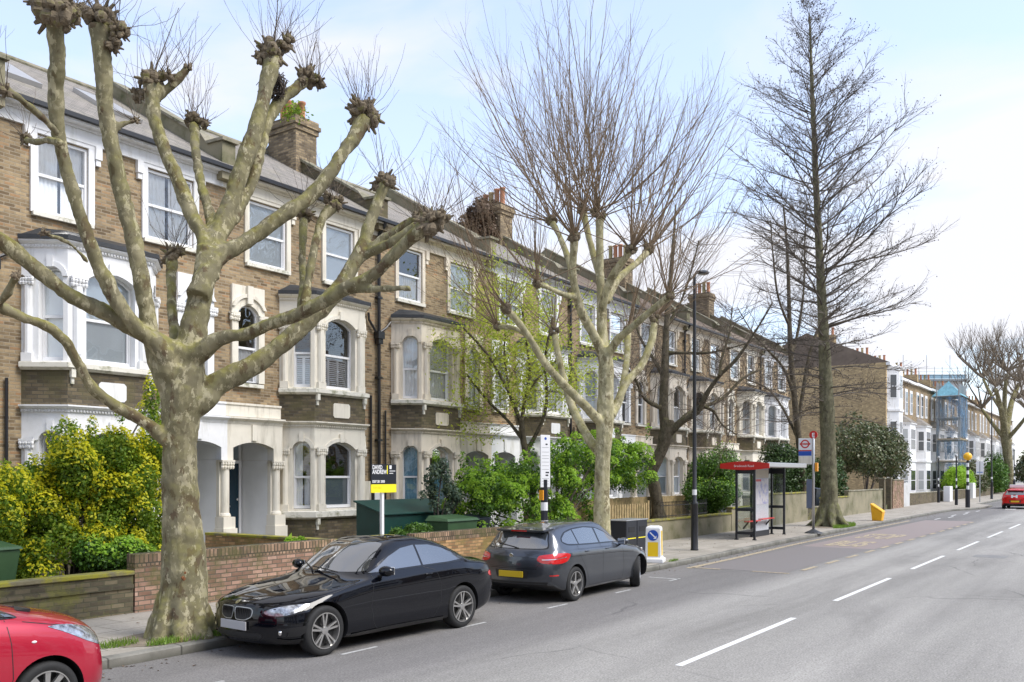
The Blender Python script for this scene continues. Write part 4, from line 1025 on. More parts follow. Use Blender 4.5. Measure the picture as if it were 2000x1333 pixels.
HEADS_NEAR = [[5.6,10.51,7.8,0.23],[5.51,10.63,7.9,0.133],[5.77,10.43,7.8,0.135],[6.52,11.1,8.24,0.201],[6.39,11.3,8.37,0.094],[6.66,10.9,8.13,0.134],[6.62,10.96,7.92,0.107],[7.74,11.8,8.06,0.195],[7.63,11.96,7.88,0.12],[7.87,11.62,8.14,0.105],[8.1,11.46,8.31,0.068],[8.52,11.9,7.76,0.134],[8.61,11.79,7.73,0.087],[8.46,12.0,7.74,0.071],[9.01,10.68,8.66,0.208],[9.13,10.5,8.82,0.131],[8.93,10.79,8.59,0.131],[9.72,10.71,8.54,0.193],[9.82,10.56,8.5,0.105],[10.03,9.75,7.88,0.237],[9.97,9.83,7.96,0.126],[10.1,9.64,7.78,0.11],[10.05,9.37,6.75,0.171],[8.67,7.32,5.49,0.168],[8.75,7.2,5.53,0.123],[10.02,8.71,6.07,0.136],[9.69,10.05,6.46,0.133],[9.63,10.15,6.57,0.094],[9.77,10.81,6.44,0.13],[8.08,11.83,5.59,0.153],[8.15,11.73,5.67,0.077],[5.53,10.61,5.18,0.055],[4.97,10.36,6.6,0.08],[5.81,11.6,6.59,0.085],[6.96,11.0,7.05,0.062],[5.25,10.66,4.63,0.059]]
HEADS_MID = [[18.32,10.96,7.96,0.17],[19.8,11.11,8.82,0.181],[19.72,11.23,8.95,0.116],[19.27,9.95,7.73,0.16],[21.34,10.49,8.26,0.175],[20.34,11.92,9.28,0.161],[19.54,12.37,8.87,0.172],[16.91,11.94,6.17,0.154],[17.44,12.58,5.89,0.111],[20.25,12.74,6.15,0.164],[19.23,8.95,6.5,0.155],[21.15,10.23,6.36,0.159],[21.55,11.23,6.21,0.151],[17.32,11.35,6.76,0.13]]
HEADS_FAR = [[120.82,13.79,13.0,0.367],[129.26,12.18,14.25,0.387],[124.96,13.1,15.19,0.377],[127.68,16.19,10.9,0.326],[122.15,10.14,10.3,0.303],[124.39,15.66,14.48,0.317]]
# ------------------------------------------------------------------ trees and shrubs
import numpy as np
def barkmat(name, base, pale, dark, moss, scale=5.0, patch=0.5, mossamt=0.75):
    m, t, b = newmat(name)
    g = t.nodes.new('ShaderNodeNewGeometry')
    mp = nd(t, 'ShaderNodeMapping'); mp.inputs['Scale'].default_value = (1, 1, 0.55); t.links.new(g.outputs['Position'], mp.inputs[0])
    n1 = tnoise(t, scale, 5, 0.62, mp.outputs[0], .3)
    n2 = tnoise(t, scale * 1.9, 6, 0.68, mp.outputs[0], .15)
    n3 = tnoise(t, scale * 0.35, 4, 0.6, g.outputs['Position'])
    col = ramp(t, n1, [(0.40, dark), (0.435, base), (0.55, base), (0.565, [x * 1.45 for x in base])])
    col = mixc(t, ramp(t, n2, [(patch + 0.03, 0.0), (patch + 0.055, 1.0)]), col, pale)
    col = mixc(t, ramp(t, n3, [(0.45, 0.0), (0.7, 0.5)]), col, [x * 0.6 for x in base])
    sp = nd(t, 'ShaderNodeSeparateXYZ'); t.links.new(g.outputs['Normal'], sp.inputs[0])
    ad = nd(t, 'ShaderNodeMath', operation='MULTIPLY'); t.links.new(ramp(t, sp.outputs['Z'], [(0.0, 0.1), (0.6, mossamt)]), ad.inputs[0])
    t.links.new(ramp(t, tnoise(t, scale * 0.7, 5, 0.7, g.outputs['Position']), [(0.42, 0.0), (0.58, 1.0)]), ad.inputs[1])
    col = mixc(t, ad.outputs[0], col, moss)
    t.links.new(col, b.inputs['Base Color']); b.inputs['Roughness'].default_value = 0.9; b.inputs['Specular IOR Level'].default_value = 0.2
    bump(t, b, n2, 0.5, 0.02)
    return m
M['plane_bark'] = barkmat('plane_bark', (0.185, 0.165, 0.10), (0.40, 0.36, 0.235), (0.115, 0.085, 0.052), (0.25, 0.235, 0.045), 5.0, 0.53, .6)
M['plane_bark2'] = barkmat('pale_plane_bark', (0.34, 0.31, 0.19), (0.52, 0.47, 0.31), (0.20, 0.17, 0.10), (0.34, 0.31, 0.10), 5.0, 0.5)
M['dark_bark'] = barkmat('dark_ridged_bark', (0.10, 0.082, 0.058), (0.14, 0.12, 0.09), (0.05, 0.04, 0.03), (0.10, 0.095, 0.035), 9, 0.55)
M['alder_bark'] = barkmat('greenish_bark', (0.15, 0.14, 0.09), (0.20, 0.19, 0.12), (0.09, 0.08, 0.055), (0.17, 0.18, 0.05), 7, 0.55)
M['burr'] = simple('burr_wood', (0.165, 0.13, 0.085), 0.95, var=0.45, vscale=14, bmp=1.0, bscale=30, dirt=(0.16, 0.15, 0.05), dscale=7, dlo=0.55, dhi=0.65)
M['twig'] = simple('twig_brown', (0.13, 0.10, 0.075), 0.85, var=0.25, vscale=2)
M['twig_pale'] = simple('twig_tan', (0.19, 0.15, 0.105), 0.85, var=0.25, vscale=2)
M['twig_warm'] = simple('twig_warm_brown', (0.20, 0.14, 0.085), 0.85, var=0.25, vscale=2)
M['twig_mid'] = simple('twig_grey_brown', (0.115, 0.095, 0.075), 0.85, var=0.3, vscale=2)
M['twig_dark'] = simple('twig_dark', (0.07, 0.055, 0.045), 0.85, var=0.3, vscale=2)

def leafmat(name, cols, trans=0.35, rough=0.5):
    m = bpy.data.materials.new(name); m.use_nodes = True
    t = m.node_tree; b = t.nodes['Principled BSDF']; o = t.nodes['Material Output']
    g = t.nodes.new('ShaderNodeNewGeometry')
    n = len(cols)
    c1 = ramp(t, g.outputs['Random Per Island'], [(i / max(1, n - 1), c) for i, c in enumerate(cols)])
    cl = tnoise(t, 2.2, 3, 0.6, g.outputs['Position'])
    c1 = mixc(t, 0.6, c1, ramp(t, cl, [(0.3, 0.6), (0.7, 1.35)]), 'MULTIPLY')
    t.links.new(c1, b.inputs['Base Color']); b.inputs['Roughness'].default_value = rough; b.inputs['Specular IOR Level'].default_value = 0.35
    tl = nd(t, 'ShaderNodeBsdfTranslucent'); t.links.new(c1, tl.inputs[0])
    mx = nd(t, 'ShaderNodeMixShader'); mx.inputs[0].default_value = trans
    t.links.new(b.outputs[0], mx.inputs[1]); t.links.new(tl.outputs[0], mx.inputs[2]); t.links.new(mx.outputs[0], o.inputs[0])
    return m
M['leaf_gold'] = leafmat('golden_tip_leaf', [(0.62, 0.60, 0.03), (0.82, 0.74, 0.03), (0.50, 0.56, 0.04)], 0.45)
M['leaf_mid'] = leafmat('shrub_leaf', [(0.09, 0.18, 0.02), (0.19, 0.31, 0.025), (0.36, 0.44, 0.04)], 0.45)
M['leaf_lime'] = leafmat('fresh_lime_leaf', [(0.30, 0.50, 0.04), (0.42, 0.62, 0.07), (0.20, 0.40, 0.035)], 0.5)
M['leaf_fresh'] = leafmat('fresh_yellow_green_leaf', [(0.46, 0.54, 0.07), (0.58, 0.62, 0.10), (0.34, 0.46, 0.06)], 0.5)
M['leaf_dark'] = leafmat('dark_evergreen_leaf', [(0.025, 0.055, 0.012), (0.045, 0.09, 0.02), (0.07, 0.12, 0.03)], 0.15, 0.4)
M['leaf_hedge'] = leafmat('hedge_leaf', [(0.04, 0.10, 0.015), (0.08, 0.17, 0.02), (0.12, 0.24, 0.03)], 0.25, 0.4)
M['leaf_laurel'] = leafmat('laurel_leaf', [(0.05, 0.075, 0.025), (0.09, 0.12, 0.04), (0.16, 0.17, 0.08), (0.14, 0.11, 0.06)], 0.15, 0.35)
M['leaf_bluegreen'] = leafmat('bluish_leaf', [(0.06, 0.10, 0.07), (0.10, 0.15, 0.10), (0.13, 0.17, 0.08)], 0.2)
M['leaf_ivy'] = leafmat('dead_creeper', [(0.10, 0.065, 0.04), (0.15, 0.09, 0.055), (0.07, 0.05, 0.03)], 0.1)
M['grass'] = leafmat('grass_blade', [(0.16, 0.28, 0.03), (0.24, 0.36, 0.05), (0.10, 0.2, 0.03)], 0.35)

def leaves(name, pts, nrm, size, mat, parent=None, jitter=0.8, aspect=1.7, seed=0):
    """one folded leaf per point, as real little faces"""
    r = np.random.default_rng(seed)
    P_ = np.asarray(pts, dtype=np.float64); n = len(P_)
    d = np.asarray(nrm, dtype=np.float64) + r.normal(0, jitter, (n, 3)); d /= np.linalg.norm(d, axis=1)[:, None] + 1e-9
    a = np.cross(d, r.normal(0, 1, (n, 3))); a /= np.linalg.norm(a, axis=1)[:, None] + 1e-9
    b = np.cross(d, a)
    s = size * r.uniform(0.6, 1.35, (n, 1))
    v0 = P_ - a * s * aspect * 0.5; v2 = P_ + a * s * aspect * 0.5
    v1 = P_ + b * s * 0.5 + d * s * 0.18; v3 = P_ - b * s * 0.5 + d * s * 0.18
    V = np.stack([v0, v1, v2, v3], 1).reshape(-1, 3)
    me = bpy.data.meshes.new(name)
    me.vertices.add(4 * n); me.vertices.foreach_set('co', V.ravel())
    me.loops.add(4 * n); me.polygons.add(n)
    me.loops.foreach_set('vertex_index', np.arange(4 * n))
    me.polygons.foreach_set('loop_start', np.arange(0, 4 * n, 4)); me.polygons.foreach_set('loop_total', np.full(n, 4))
    me.update(calc_edges=True)
    me.materials.append(mat)
    o = bpy.data.objects.new(name, me); COL.objects.link(o)
    if parent: o.parent = parent
    return o

def blob_points(blobs, n, seed=0, shell=0.55, zmin=None):
    r = np.random.default_rng(seed)
    vol = np.array([b[3] * b[4] * b[5] for b in blobs]) ** 0.75
    cnt = np.maximum(1, (n * vol / vol.sum()).astype(int))
    Ps, Ns = [], []
    for b, c in zip(blobs, cnt):
        d = r.normal(0, 1, (c, 3)); d /= np.linalg.norm(d, axis=1)[:, None]
        q = shell + (1 - shell) * r.random((c, 1)) ** 0.6
        q *= 1 + 0.12 * np.sin(d[:, :1] * 7 + b[0]) * np.cos(d[:, 1:2] * 6 + b[2])
        p = np.array(b[:3]) + d * q * np.array(b[3:6])
        Ps.append(p); Ns.append(d + np.array([0, 0, 0.4]))
    P_ = np.concatenate(Ps); N_ = np.concatenate(Ns)
    if zmin is not None:
        k = P_[:, 2] > zmin; P_, N_ = P_[k], N_[k]
    return P_, N_

def lumps(c, rad, n, rs, seed, low=-1.0):
    """n smaller clumps spread over the outside of an ellipsoid, as a shrub's sprays are"""
    r = random.Random(seed); out = []
    for i in range(n):
        while True:
            d = Vector((r.gauss(0, 1), r.gauss(0, 1), r.gauss(0, 1))).normalized()
            if d.z > low: break
        q = r.uniform(0.35, 1.0)
        s = r.uniform(*rs)
        out.append((c[0] + d.x * rad[0] * q, c[1] + d.y * rad[1] * q, c[2] + d.z * rad[2] * q, s, s, s * r.uniform(0.8, 1.3)))
    return out

def shoot(mb, p, d, ln, r0, rnd, up=0.5, subs=0, sublen=0.35, seg=5, r1=None, n=3, wob=0.06, buds=None, fork=False):
    p = Vector(p); d = Vector(d).normalized(); pts = [p.copy()]; rad = [r0]
    r1 = r1 if r1 is not None else r0 * 0.3
    st = ln / seg
    for i in range(seg):
        d = (d + Vector((rnd.gauss(0, wob), rnd.gauss(0, wob), rnd.gauss(0, wob) + up * 0.22))).normalized()
        p = p + d * st; pts.append(p.copy()); rad.append(r0 + (r1 - r0) * (i + 1) / seg)
    mb.tube(pts, rad, n, cap=False)
    for j in range(subs):
        f_ = rnd.uniform(0.25, 0.97) * seg; i = min(seg - 1, int(f_)); q = pts[i].lerp(pts[i + 1], f_ - i)
        dd = (pts[i + 1] - pts[i]).normalized()
        side = dd.cross(Vector((rnd.gauss(0, 1), rnd.gauss(0, 1), rnd.gauss(0, 1)))).normalized()
        nd_ = (dd + side * rnd.uniform(0.35, 0.8)).normalized()
        l2 = ln * sublen * rnd.uniform(0.5, 1.2) * (1.1 - f_ / seg * 0.6) * (1.35 if fork else 1)
        e = shoot(mb, q, nd_, l2, rad[i] * 0.5, rnd, up, 3 if fork else 0, seg=3, r1=rad[i] * 0.2, n=3, wob=wob)
        if buds is not None: buds.append(e[-1])
    if buds is not None: buds.append(pts[-1])
    return pts

def limb_mesh(name, limbs, mat, parent, voxel, seg_n=14, extra=None, disp=0.5, base=(0, 0, 0), swell=True):
    mb = MB()
    for L_ in limbs:
        # resample with a spline so bends are round
        P4 = [Vector(l) if len(l) == 4 else Vector(l) for l in L_]
        pts, rad = [], []
        for i in range(len(P4) - 1):
            p0 = P4[max(i - 1, 0)]; p1 = P4[i]; p2 = P4[i + 1]; p3 = P4[min(i + 2, len(P4) - 1)]
            for s_ in range(5):
                t_ = s_ / 5
                q = 0.5 * ((2 * p1) + (p2 - p0) * t_ + (2 * p0 - 5 * p1 + 4 * p2 - p3) * t_ ** 2 + (3 * p1 - p0 - 3 * p2 + p3) * t_ ** 3)
                pts.append(q.to_3d()); rad.append(max(q[3], 0.004))
        pts.append(P4[-1].to_3d()); rad.append(P4[-1][3])
        if swell:
            for i, p in enumerate(pts):
                rad[i] *= 1 + 0.10 * noise.noise(p * 1.7) + 0.06 * noise.noise(p * 5)
        mb.tube(pts, rad, seg_n)
    if extra: extra(mb)
    mb.v = [(a - base[0], b - base[1], c - base[2]) for a, b, c in mb.v]
    o = mb.build(name, mat, parent, smooth=True, fix=False)
    if voxel:
        rm = o.modifiers.new('remesh', 'REMESH'); rm.mode = 'VOXEL'; rm.voxel_size = voxel; rm.use_smooth_shade = True
        sm = o.modifiers.new('smooth', 'SMOOTH'); sm.iterations = 4; sm.factor = 0.5
        apply_mods(o)
        if disp:
            me = o.data
            co = np.empty(len(me.vertices) * 3); me.vertices.foreach_get('co', co); no = np.empty_like(co)
            me.vertices.foreach_get('normal', no)
            c = co.reshape(-1, 3); nn = no.reshape(-1, 3)
            dd = np.array([noise.noise(Vector(p) * 6) * 0.55 + noise.noise(Vector(p) * 16) * 0.25 for p in c])
            me.vertices.foreach_set('co', (c + nn * dd[:, None] * disp * 0.03).ravel()); me.update()
        o.data.polygons.foreach_set('use_smooth', [True] * len(o.data.polygons))
    return o

def relocate(root, base):
    root.location = base

# --- the big pollarded plane in front
def plane_near():
    base = (PLANE_NEAR[0][0][0], PLANE_NEAR[0][0][1], 0.12)
    root = empty('plane_tree', base, 0, 'big pollarded plane with mottled bark and knuckled stumps beside the black coupe', 'tree')
    rnd = random.Random(4)
    def roots(mb):
        for k in range(8):
            a = 2 * PI * k / 8 + .15
            c = Vector((base[0], base[1], 0))
            L = rnd.uniform(0.40, 0.47)
            mb.tube([c + Vector((math.cos(a) * .2, math.sin(a) * .2, 0.75)), c + Vector((math.cos(a) * .27, math.sin(a) * .27, 0.45)), c + Vector((math.cos(a) * .34, math.sin(a) * .34, 0.22)), c + Vector((math.cos(a) * L, math.sin(a) * L, 0.04))], [0.10, 0.12, 0.13, 0.12], 8)
        for k in range(34):      # burrs and pruning scars on the limbs
            L = rnd.choice(PLANE_NEAR[1:]); q = rnd.choice(L[1:])
            mb.sphere((q[0] + rnd.uniform(-1, 1) * q[3] * .7, q[1] - q[3] * .6, q[2] + rnd.uniform(-.1, .1)), q[3] * rnd.uniform(.35, .5), 8, 6)
    tr = limb_mesh('trunk', PLANE_NEAR, M['plane_bark'], root, 0.024, 16, roots, 1.05, base)
    wm = MB()
    for k in range(9): wm.sphere((-.125 + rnd.gauss(0, .022), -.262 + rnd.gauss(0, .008), .86 + rnd.gauss(0, .035)), .03, 7, 5, 1, .7, 1, .2)
    wm.build('trunk_scar', simple('rusty_scar', (.22, .09, .035), .9, var=.3, vscale=20), root, fix=False)
    tw = MB()
    for i, (x, y, z, r) in enumerate(HEADS_NEAR):
        mb = MB()
        ns = 14 + int(r * 90)
        for k in range(ns):
            d = Vector((rnd.gauss(0, 1), rnd.gauss(0, 1), rnd.gauss(0, 1) + 0.25)).normalized()
            q = r * rnd.uniform(0.35, 0.92)
            s = r * rnd.uniform(0.22, 0.42)
            mb.sphere((x + d.x * q - base[0], y + d.y * q - base[1], z + d.z * q * .9 - base[2]), s, 7, 5, sz=rnd.uniform(.8, 1.3), jit=0.15)
            if k % 2 == 0:
                e = Vector((x, y, z)) + d * r * 1.0
                f_ = e + d * r * rnd.uniform(.15, .5)
                mb.tube([Vector((x, y, z)) + d * r * .3 - Vector(base), e - Vector(base), f_ - Vector(base)], [r * .2, r * .13, r * .08], 6)
        mb.build('pollard_head', M['burr'], root, smooth=False, fix=False)
        if z < 5.2 and r < 0.12: continue
        nsh = int(5 + r * 60)
        for k in range(nsh):
            d = Vector((rnd.gauss(0, .55), rnd.gauss(0, .55), abs(rnd.gauss(.9, .35)))).normalized()
            shoot(tw, (x + d.x * r * .7 - base[0], y + d.y * r * .7 - base[1], z + d.z * r * .7 - base[2]), d, rnd.uniform(0.3, 1.3) * (0.7 + r), 0.0045, rnd, 0.42, rnd.choice((1, 2, 3)), 0.35, 5, 0.002, wob=.12)
    for (x, y, z, r) in [h for h in HEADS_NEAR if h[3] > .17][:6]:
        for k in range(1):
            d = Vector((rnd.gauss(0, .7), rnd.gauss(0, .7), .8)).normalized()
            shoot(tw, (x - base[0], y - base[1], z - base[2]), d, rnd.uniform(.6, 1.2), .011, rnd, .3, 3, .4, 4, .004, n=5)
    # a forked spray of dead twigs with a crow's nest in the middle of the crown
    for k in range(26):
        p = Vector((9.0 - base[0] + 0, 10.7 - base[1], 7.2 - base[2]))
    tw.build('twigs', M['twig'], root, fix=False)
    return root
plane_near()

def nest():
    h = [q for q in HEADS_NEAR if abs(q[3] - 0.2) < .05]
    q = HEADS_NEAR[14]
    x, y, z = q[0] + 0.10, q[1] + 0.1, q[2] - 0.42
    rnd = random.Random(8); mb = MB()
    root = empty('bird_nest', (x, y, z - .12), 0, 'dark ball of sticks lodged in the fork below the highest middle pollard knuckle', 'nest')
    for k in range(220):
        d = Vector((rnd.gauss(0, 1), rnd.gauss(0, 1), rnd.gauss(0, .8))).normalized()
        t_ = d.cross(Vector((rnd.gauss(0, 1), rnd.gauss(0, 1), rnd.gauss(0, .3)))).normalized()
        c = d * rnd.uniform(.06, .17) + Vector((0, 0, .12)); l = rnd.uniform(.08, .2)
        mb.tube([c - t_ * l, c + d * .02, c + t_ * l], .006, 3, cap=False)
    mb.build('sticks', M['twig_dark'], root, fix=False)
nest()

def pollard_shoots(mb, heads, base, rnd, nmul, lmin, lmax, r0, spread=0.55, subs=6, up=0.5, cx=None, axis=None, buds=None, fork=False):
    for (x, y, z, r) in heads:
        out_ = Vector((x - axis[0], y - axis[1], 0)) if axis else Vector((0, 0, 0))
        for k in range(int(nmul)):
            d = Vector((rnd.gauss(0, spread), rnd.gauss(0, spread), 1.0)) + out_ * 0.28
            if rnd.random() < .25: d = Vector((rnd.gauss(0, 1), rnd.gauss(0, 1), .35)) + out_ * .3
            d.normalize()
            shoot(mb, (x + d.x * r * .6 - base[0], y + d.y * r * .6 - base[1], z + d.z * r * .6 - base[2]), d, rnd.uniform(lmin, lmax) * (0.6 + 0.4 * d.z), r0 * rnd.uniform(.6, 1.1), rnd, up, subs, .3, 7, r0 * .22, 4, .07 if fork else .045, buds, fork)

def plane_mid():
    base = (PLANE_MID[0][0][0], PLANE_MID[0][0][1], 0.12)
    root = empty('plane_tree', base, 0, 'pale barked pollarded plane with a tall fan of bare upright shoots behind the grey hatchback', 'tree')
    rnd = random.Random(11)
    limb_mesh('trunk', PLANE_MID, M['plane_bark2'], root, 0.022, 12, None, 0.5, base)
    for (x, y, z, r) in HEADS_MID:
        mb = MB()
        for k in range(16):
            d = Vector((rnd.gauss(0, 1), rnd.gauss(0, 1), rnd.gauss(0, 1))).normalized()
            mb.sphere((x + d.x * r * .6 - base[0], y + d.y * r * .6 - base[1], z + d.z * r * .6 - base[2]), r * rnd.uniform(.3, .5), 6, 5, jit=.15)
        mb.build('pollard_head', M['burr'], root, fix=False)
    mb = MB()
    ax = (base[0], base[1])
    hi = [h for h in HEADS_MID if h[2] > 7.6]; lo = [h for h in HEADS_MID if h[2] <= 7.6]
    pollard_shoots(mb, hi, base, rnd, 23, 3.0, 6.0, .019, .52, 8, .40, axis=ax, fork=True)
    pollard_shoots(mb, lo, base, rnd, 17, 2.2, 4.8, .013, .55, 7, .40, axis=ax, fork=True)
    mb.build('shoots', M['twig_warm'], root, fix=False)
plane_mid()

def bare_tree(name, limbs, base, bark, label, seed, twn=60, tl=(0.8, 2.2), tr=.012, up=.15, subs=5, voxel=0.03, twig='twig', group=None):
    root = empty(name, base, 0, label, 'tree', group)
    rnd = random.Random(seed)
    limb_mesh('trunk', limbs, M[bark], root, voxel, 10, None, .6, base)
    mb = MB(); buds = []
    for li, L_ in enumerate(limbs):
        if li == 0: continue
        for k in range(twn):
            f_ = rnd.uniform(0.12, 1) * (len(L_) - 1); i = min(len(L_) - 2, int(f_))
            a, b_ = Vector(L_[i]), Vector(L_[i + 1]); q = a.lerp(b_, f_ - i); dd = (b_ - a).to_3d().normalized()
            side = dd.cross(Vector((rnd.gauss(0, 1), rnd.gauss(0, 1), rnd.gauss(0, 1)))).normalized()
            d = (dd * rnd.uniform(.2, .8) + side).normalized()
            shoot(mb, q.to_3d() - Vector(base), d, rnd.uniform(*tl), tr * rnd.uniform(.6, 1.2), rnd, up, subs, .42, 5, tr * .25, 3, .11, buds)
    mb.build('branches', M[twig], root, fix=False)
    return root, buds
bare_tree('dark_leaning_tree', DARK_TREE, (DARK_TREE[0][0][0], DARK_TREE[0][0][1], 0.42), 'dark_bark', 'dark barked leaning tree rising behind the timber fence and railings', 21, 46, (.7, 2.4), .014, .18, 6)
bare_tree('bare_garden_tree', BACK_TREE, (BACK_TREE[0][0][0], BACK_TREE[0][0][1], 0.42), 'dark_bark', 'slender bare tree standing behind the bus stop sign in a front garden', 22, 60, (1.0, 3.0), .016, .2, 7)
rt, buds = bare_tree('leafing_tree', LEAFING_TREE, (LEAFING_TREE[0][0][0], LEAFING_TREE[0][0][1], 0.42), 'dark_bark', 'small garden tree with dark stems coming into fresh lime green leaf', 23, 44, (.7, 2.2), .009, .25, 5, 0.02)
r_ = random.Random(5); pts = []
for b_ in buds:
    for k in range(8 if b_.z > 0 else 0): pts.append((b_.x + r_.gauss(0, .16), b_.y + r_.gauss(0, .16), b_.z + r_.gauss(0, .12)))
leaves('leaves', pts, [(0, 0, 1)] * len(pts), .06, M['leaf_fresh'], rt, 1.0, 1.5, 3)

def alder():
    base = (39.83, 10.95, 0.12)
    root = empty('tall_conical_tree', base, 0, 'very tall bare tree with a narrow cone of fine branches beside the bus stop', 'tree')
    rnd = random.Random(31)
    # leader leans slightly to the left
    top = Vector((-3.0, 0.0, 22.6))
    lead = [(0, 0, -0.05, .56), (0, 0, .35, .43), (-.02, 0, 1.0, .37), (-.12, 0, 2.6, .34), (-.45, 0, 5.5, .29), (-.85, 0, 8.0, .23), (-1.5, 0, 11.5, .175), (-2.1, 0, 15.0, .12), (-2.6, 0, 18.5, .08), (-3.0, 0, 21.9, .015)]
    def rootsx(mb):
        for k in range(7):
            a = 2 * PI * k / 7
            mb.tube([(math.cos(a) * .25, math.sin(a) * .25, .9), (math.cos(a) * .5, math.sin(a) * .5, .25), (math.cos(a) * 1.0, math.sin(a) * 1.0, -.08)], [.18, .17, .06], 8)
    limb_mesh('trunk', [lead], M['alder_bark'], root, 0.035, 14, rootsx, .8)
    mb = MB(); cones = []
    def at(z):
        for a, b_ in zip(lead, lead[1:]):
            if a[2] <= z <= b_[2]:
                f_ = (z - a[2]) / (b_[2] - a[2]); return Vector(a).lerp(Vector(b_), f_)
        return Vector(lead[-1])
    def reach(z):
        return np.interp(z, [3.6, 6, 8.5, 11, 13, 15.5, 18, 19.5, 21, 22], [1.8, 3.2, 3.9, 4.8, 4.7, 3.7, 2.7, 1.9, 1.1, .3])
    n = 215
    for k in range(n):
        z = 4.4 + (21.6 - 4.4) * (k / n) ** 0.92 + rnd.uniform(-.1, .1)
        q = at(z); a = rnd.uniform(0, 2 * PI)
        ln = reach(z) * rnd.choice((rnd.uniform(.35, .7), rnd.uniform(.7, 1.12), rnd.uniform(.8, 1.12)))
        el = np.interp(z, [4, 8, 14, 23], [.05, .25, .5, 1.0]) + rnd.uniform(-.1, .15)
        d = Vector((math.cos(a), math.sin(a), el)).normalized()
        p = q.to_3d(); r0 = min(q[3] * .26, .009 + .0085 * ln)
        pts = [p.copy()]; seg = 7
        for i in range(seg):
            d = (d + Vector((rnd.gauss(0, .09), rnd.gauss(0, .09), rnd.gauss(0, .07) + (.02 if z > 8 else -.05)))).normalized()
            p = p + d * ln / seg; pts.append(p.copy())
        mb.tube(pts, [r0 * (1 - .78 * i / seg) for i in range(seg + 1)], 5, cap=False)
        for j in range(int(6 + ln * 4.2)):
            f_ = rnd.uniform(.18, .98) * seg; i = min(seg - 1, int(f_)); qq = pts[i].lerp(pts[i + 1], f_ - i)
            dd = (pts[i + 1] - pts[i]).normalized(); sd_ = dd.cross(Vector((rnd.gauss(0, .35), rnd.gauss(0, .35), 1))).normalized() * rnd.choice((-1, 1))
            l2 = ln * .30 * rnd.uniform(.4, 1.15)
            shoot(mb, qq, dd * .8 + sd_ * .75 + Vector((0, 0, .2)), l2, r0 * .3, rnd, .12, 5, .5, 4, .004, 3, .14, cones)
    mb.build('branches', M['twig_mid'], root, fix=False)
    mb = MB()
    for c in cones:
        if rnd.random() < .3:
            c = c + Vector((rnd.gauss(0, .05), rnd.gauss(0, .05), rnd.gauss(0, .05)))
            s = rnd.uniform(.014, .026)
            mb.add([c + Vector(v) * s for v in ((1, 0, 0), (-1, 0, 0), (0, 1, 0), (0, -1, 0), (0, 0, 1.4), (0, 0, -1.4))], [(0, 2, 4), (2, 1, 4), (1, 3, 4), (3, 0, 4), (2, 0, 5), (1, 2, 5), (3, 1, 5), (0, 3, 5)])
    mb.build('cones', M['twig_dark'], root, fix=False)
alder()

def plane_far(base, label, s=1.0, src=None, seed=41):
    root = empty('plane_tree', base, 0, label, 'tree', 'plane trees at the far end of the road')
    rnd = random.Random(seed)
    b0 = (FAR_PLANE[0][0][0], FAR_PLANE[0][0][1], 0.12)
    limb_mesh('trunk', FAR_PLANE, M['plane_bark'], root, 0.09, 10, None, 0, b0)
    mb = MB()
    heads = [tuple(h) for h in HEADS_FAR]
    for (x, y, z, r) in heads:
        for k in range(9):      # secondary limbs
            d = Vector((rnd.gauss(0, .8), rnd.gauss(0, .8), 1)).normalized()
            e = shoot(mb, (x - b0[0], y - b0[1], z - b0[2]), d, rnd.uniform(2.5, 4.0), .13, rnd, .2, 0, seg=4, r1=.07, n=5)
            q = e[-1]
            for j in range(11):
                d = Vector((rnd.gauss(0, .6), rnd.gauss(0, .6), 1)).normalized()
                shoot(mb, q, d, rnd.uniform(2.0, 4.0), .035, rnd, .35, 4, .35, 5, .014)
    mb.build('shoots', M['twig_pale'], root, fix=False)
    return root
fp = plane_far((FAR_PLANE[0][0][0], FAR_PLANE[0][0][1], 0.12), 'bare pollarded plane with a rounded crown at the far end behind the red car')
f2_ = copy_tree(fp); f2_.location = (FAR_PLANE[0][0][0] + 34, 11.2, .12); f2_.rotation_euler.z = 2.0
f2_['label'] = 'second far plane trunk standing half hidden behind the nearer far plane'

# --- shrubs
def shrub(name, base, blobs, mats, n, size, label, cat='shrub', stems=8, group=None, seed=1, tips=None, tipn=0, zmin=0.3, shell=.5, h=1.0, tipsize=None, aspect=1.7):
    root = empty(name, base, 0, label, cat, group)
    B_ = [(b[0] - base[0], b[1] - base[1], b[2] - base[2], b[3], b[4], b[5]) for b in blobs]
    P_, N_ = blob_points(B_, n, seed, shell, 0.0)
    leaves('leaves', P_, N_, size, M[mats], root, .7, aspect, seed)
    if tips:
        P2, N2 = blob_points([(b[0], b[1], b[2] + b[5] * .12, b[3] * 1.08, b[4] * 1.08, b[5] * 1.08) for b in B_], tipn, seed + 9, .88, 0.0)
        r = np.random.default_rng(seed)
        up = np.array([N2[i][2] for i in range(len(N2))])
        k = (up > .35 + r.normal(0, .25, len(N2)))
        # golden tips gather in patches
        k2 = np.array([noise.noise(Vector(p) * 1.6) for p in P2]) > -.08
        k = k & k2
        leaves('golden_tips', P2[k], N2[k], tipsize or size, M[tips], root, .6, aspect, seed + 2)
    rnd = random.Random(seed); mb = MB()
    for i in range(stems):
        b = rnd.choice(B_)
        mb.tube([(rnd.uniform(-.2, .2), rnd.uniform(-.15, .15), -.05), (b[0] * .4 + rnd.uniform(-.1, .1), b[1] * .4, b[2] * .5), (b[0], b[1], b[2])], [.035, .025, .01], 5)
    mb.build('stems', M['twig_dark'], root, fix=False)
    return root

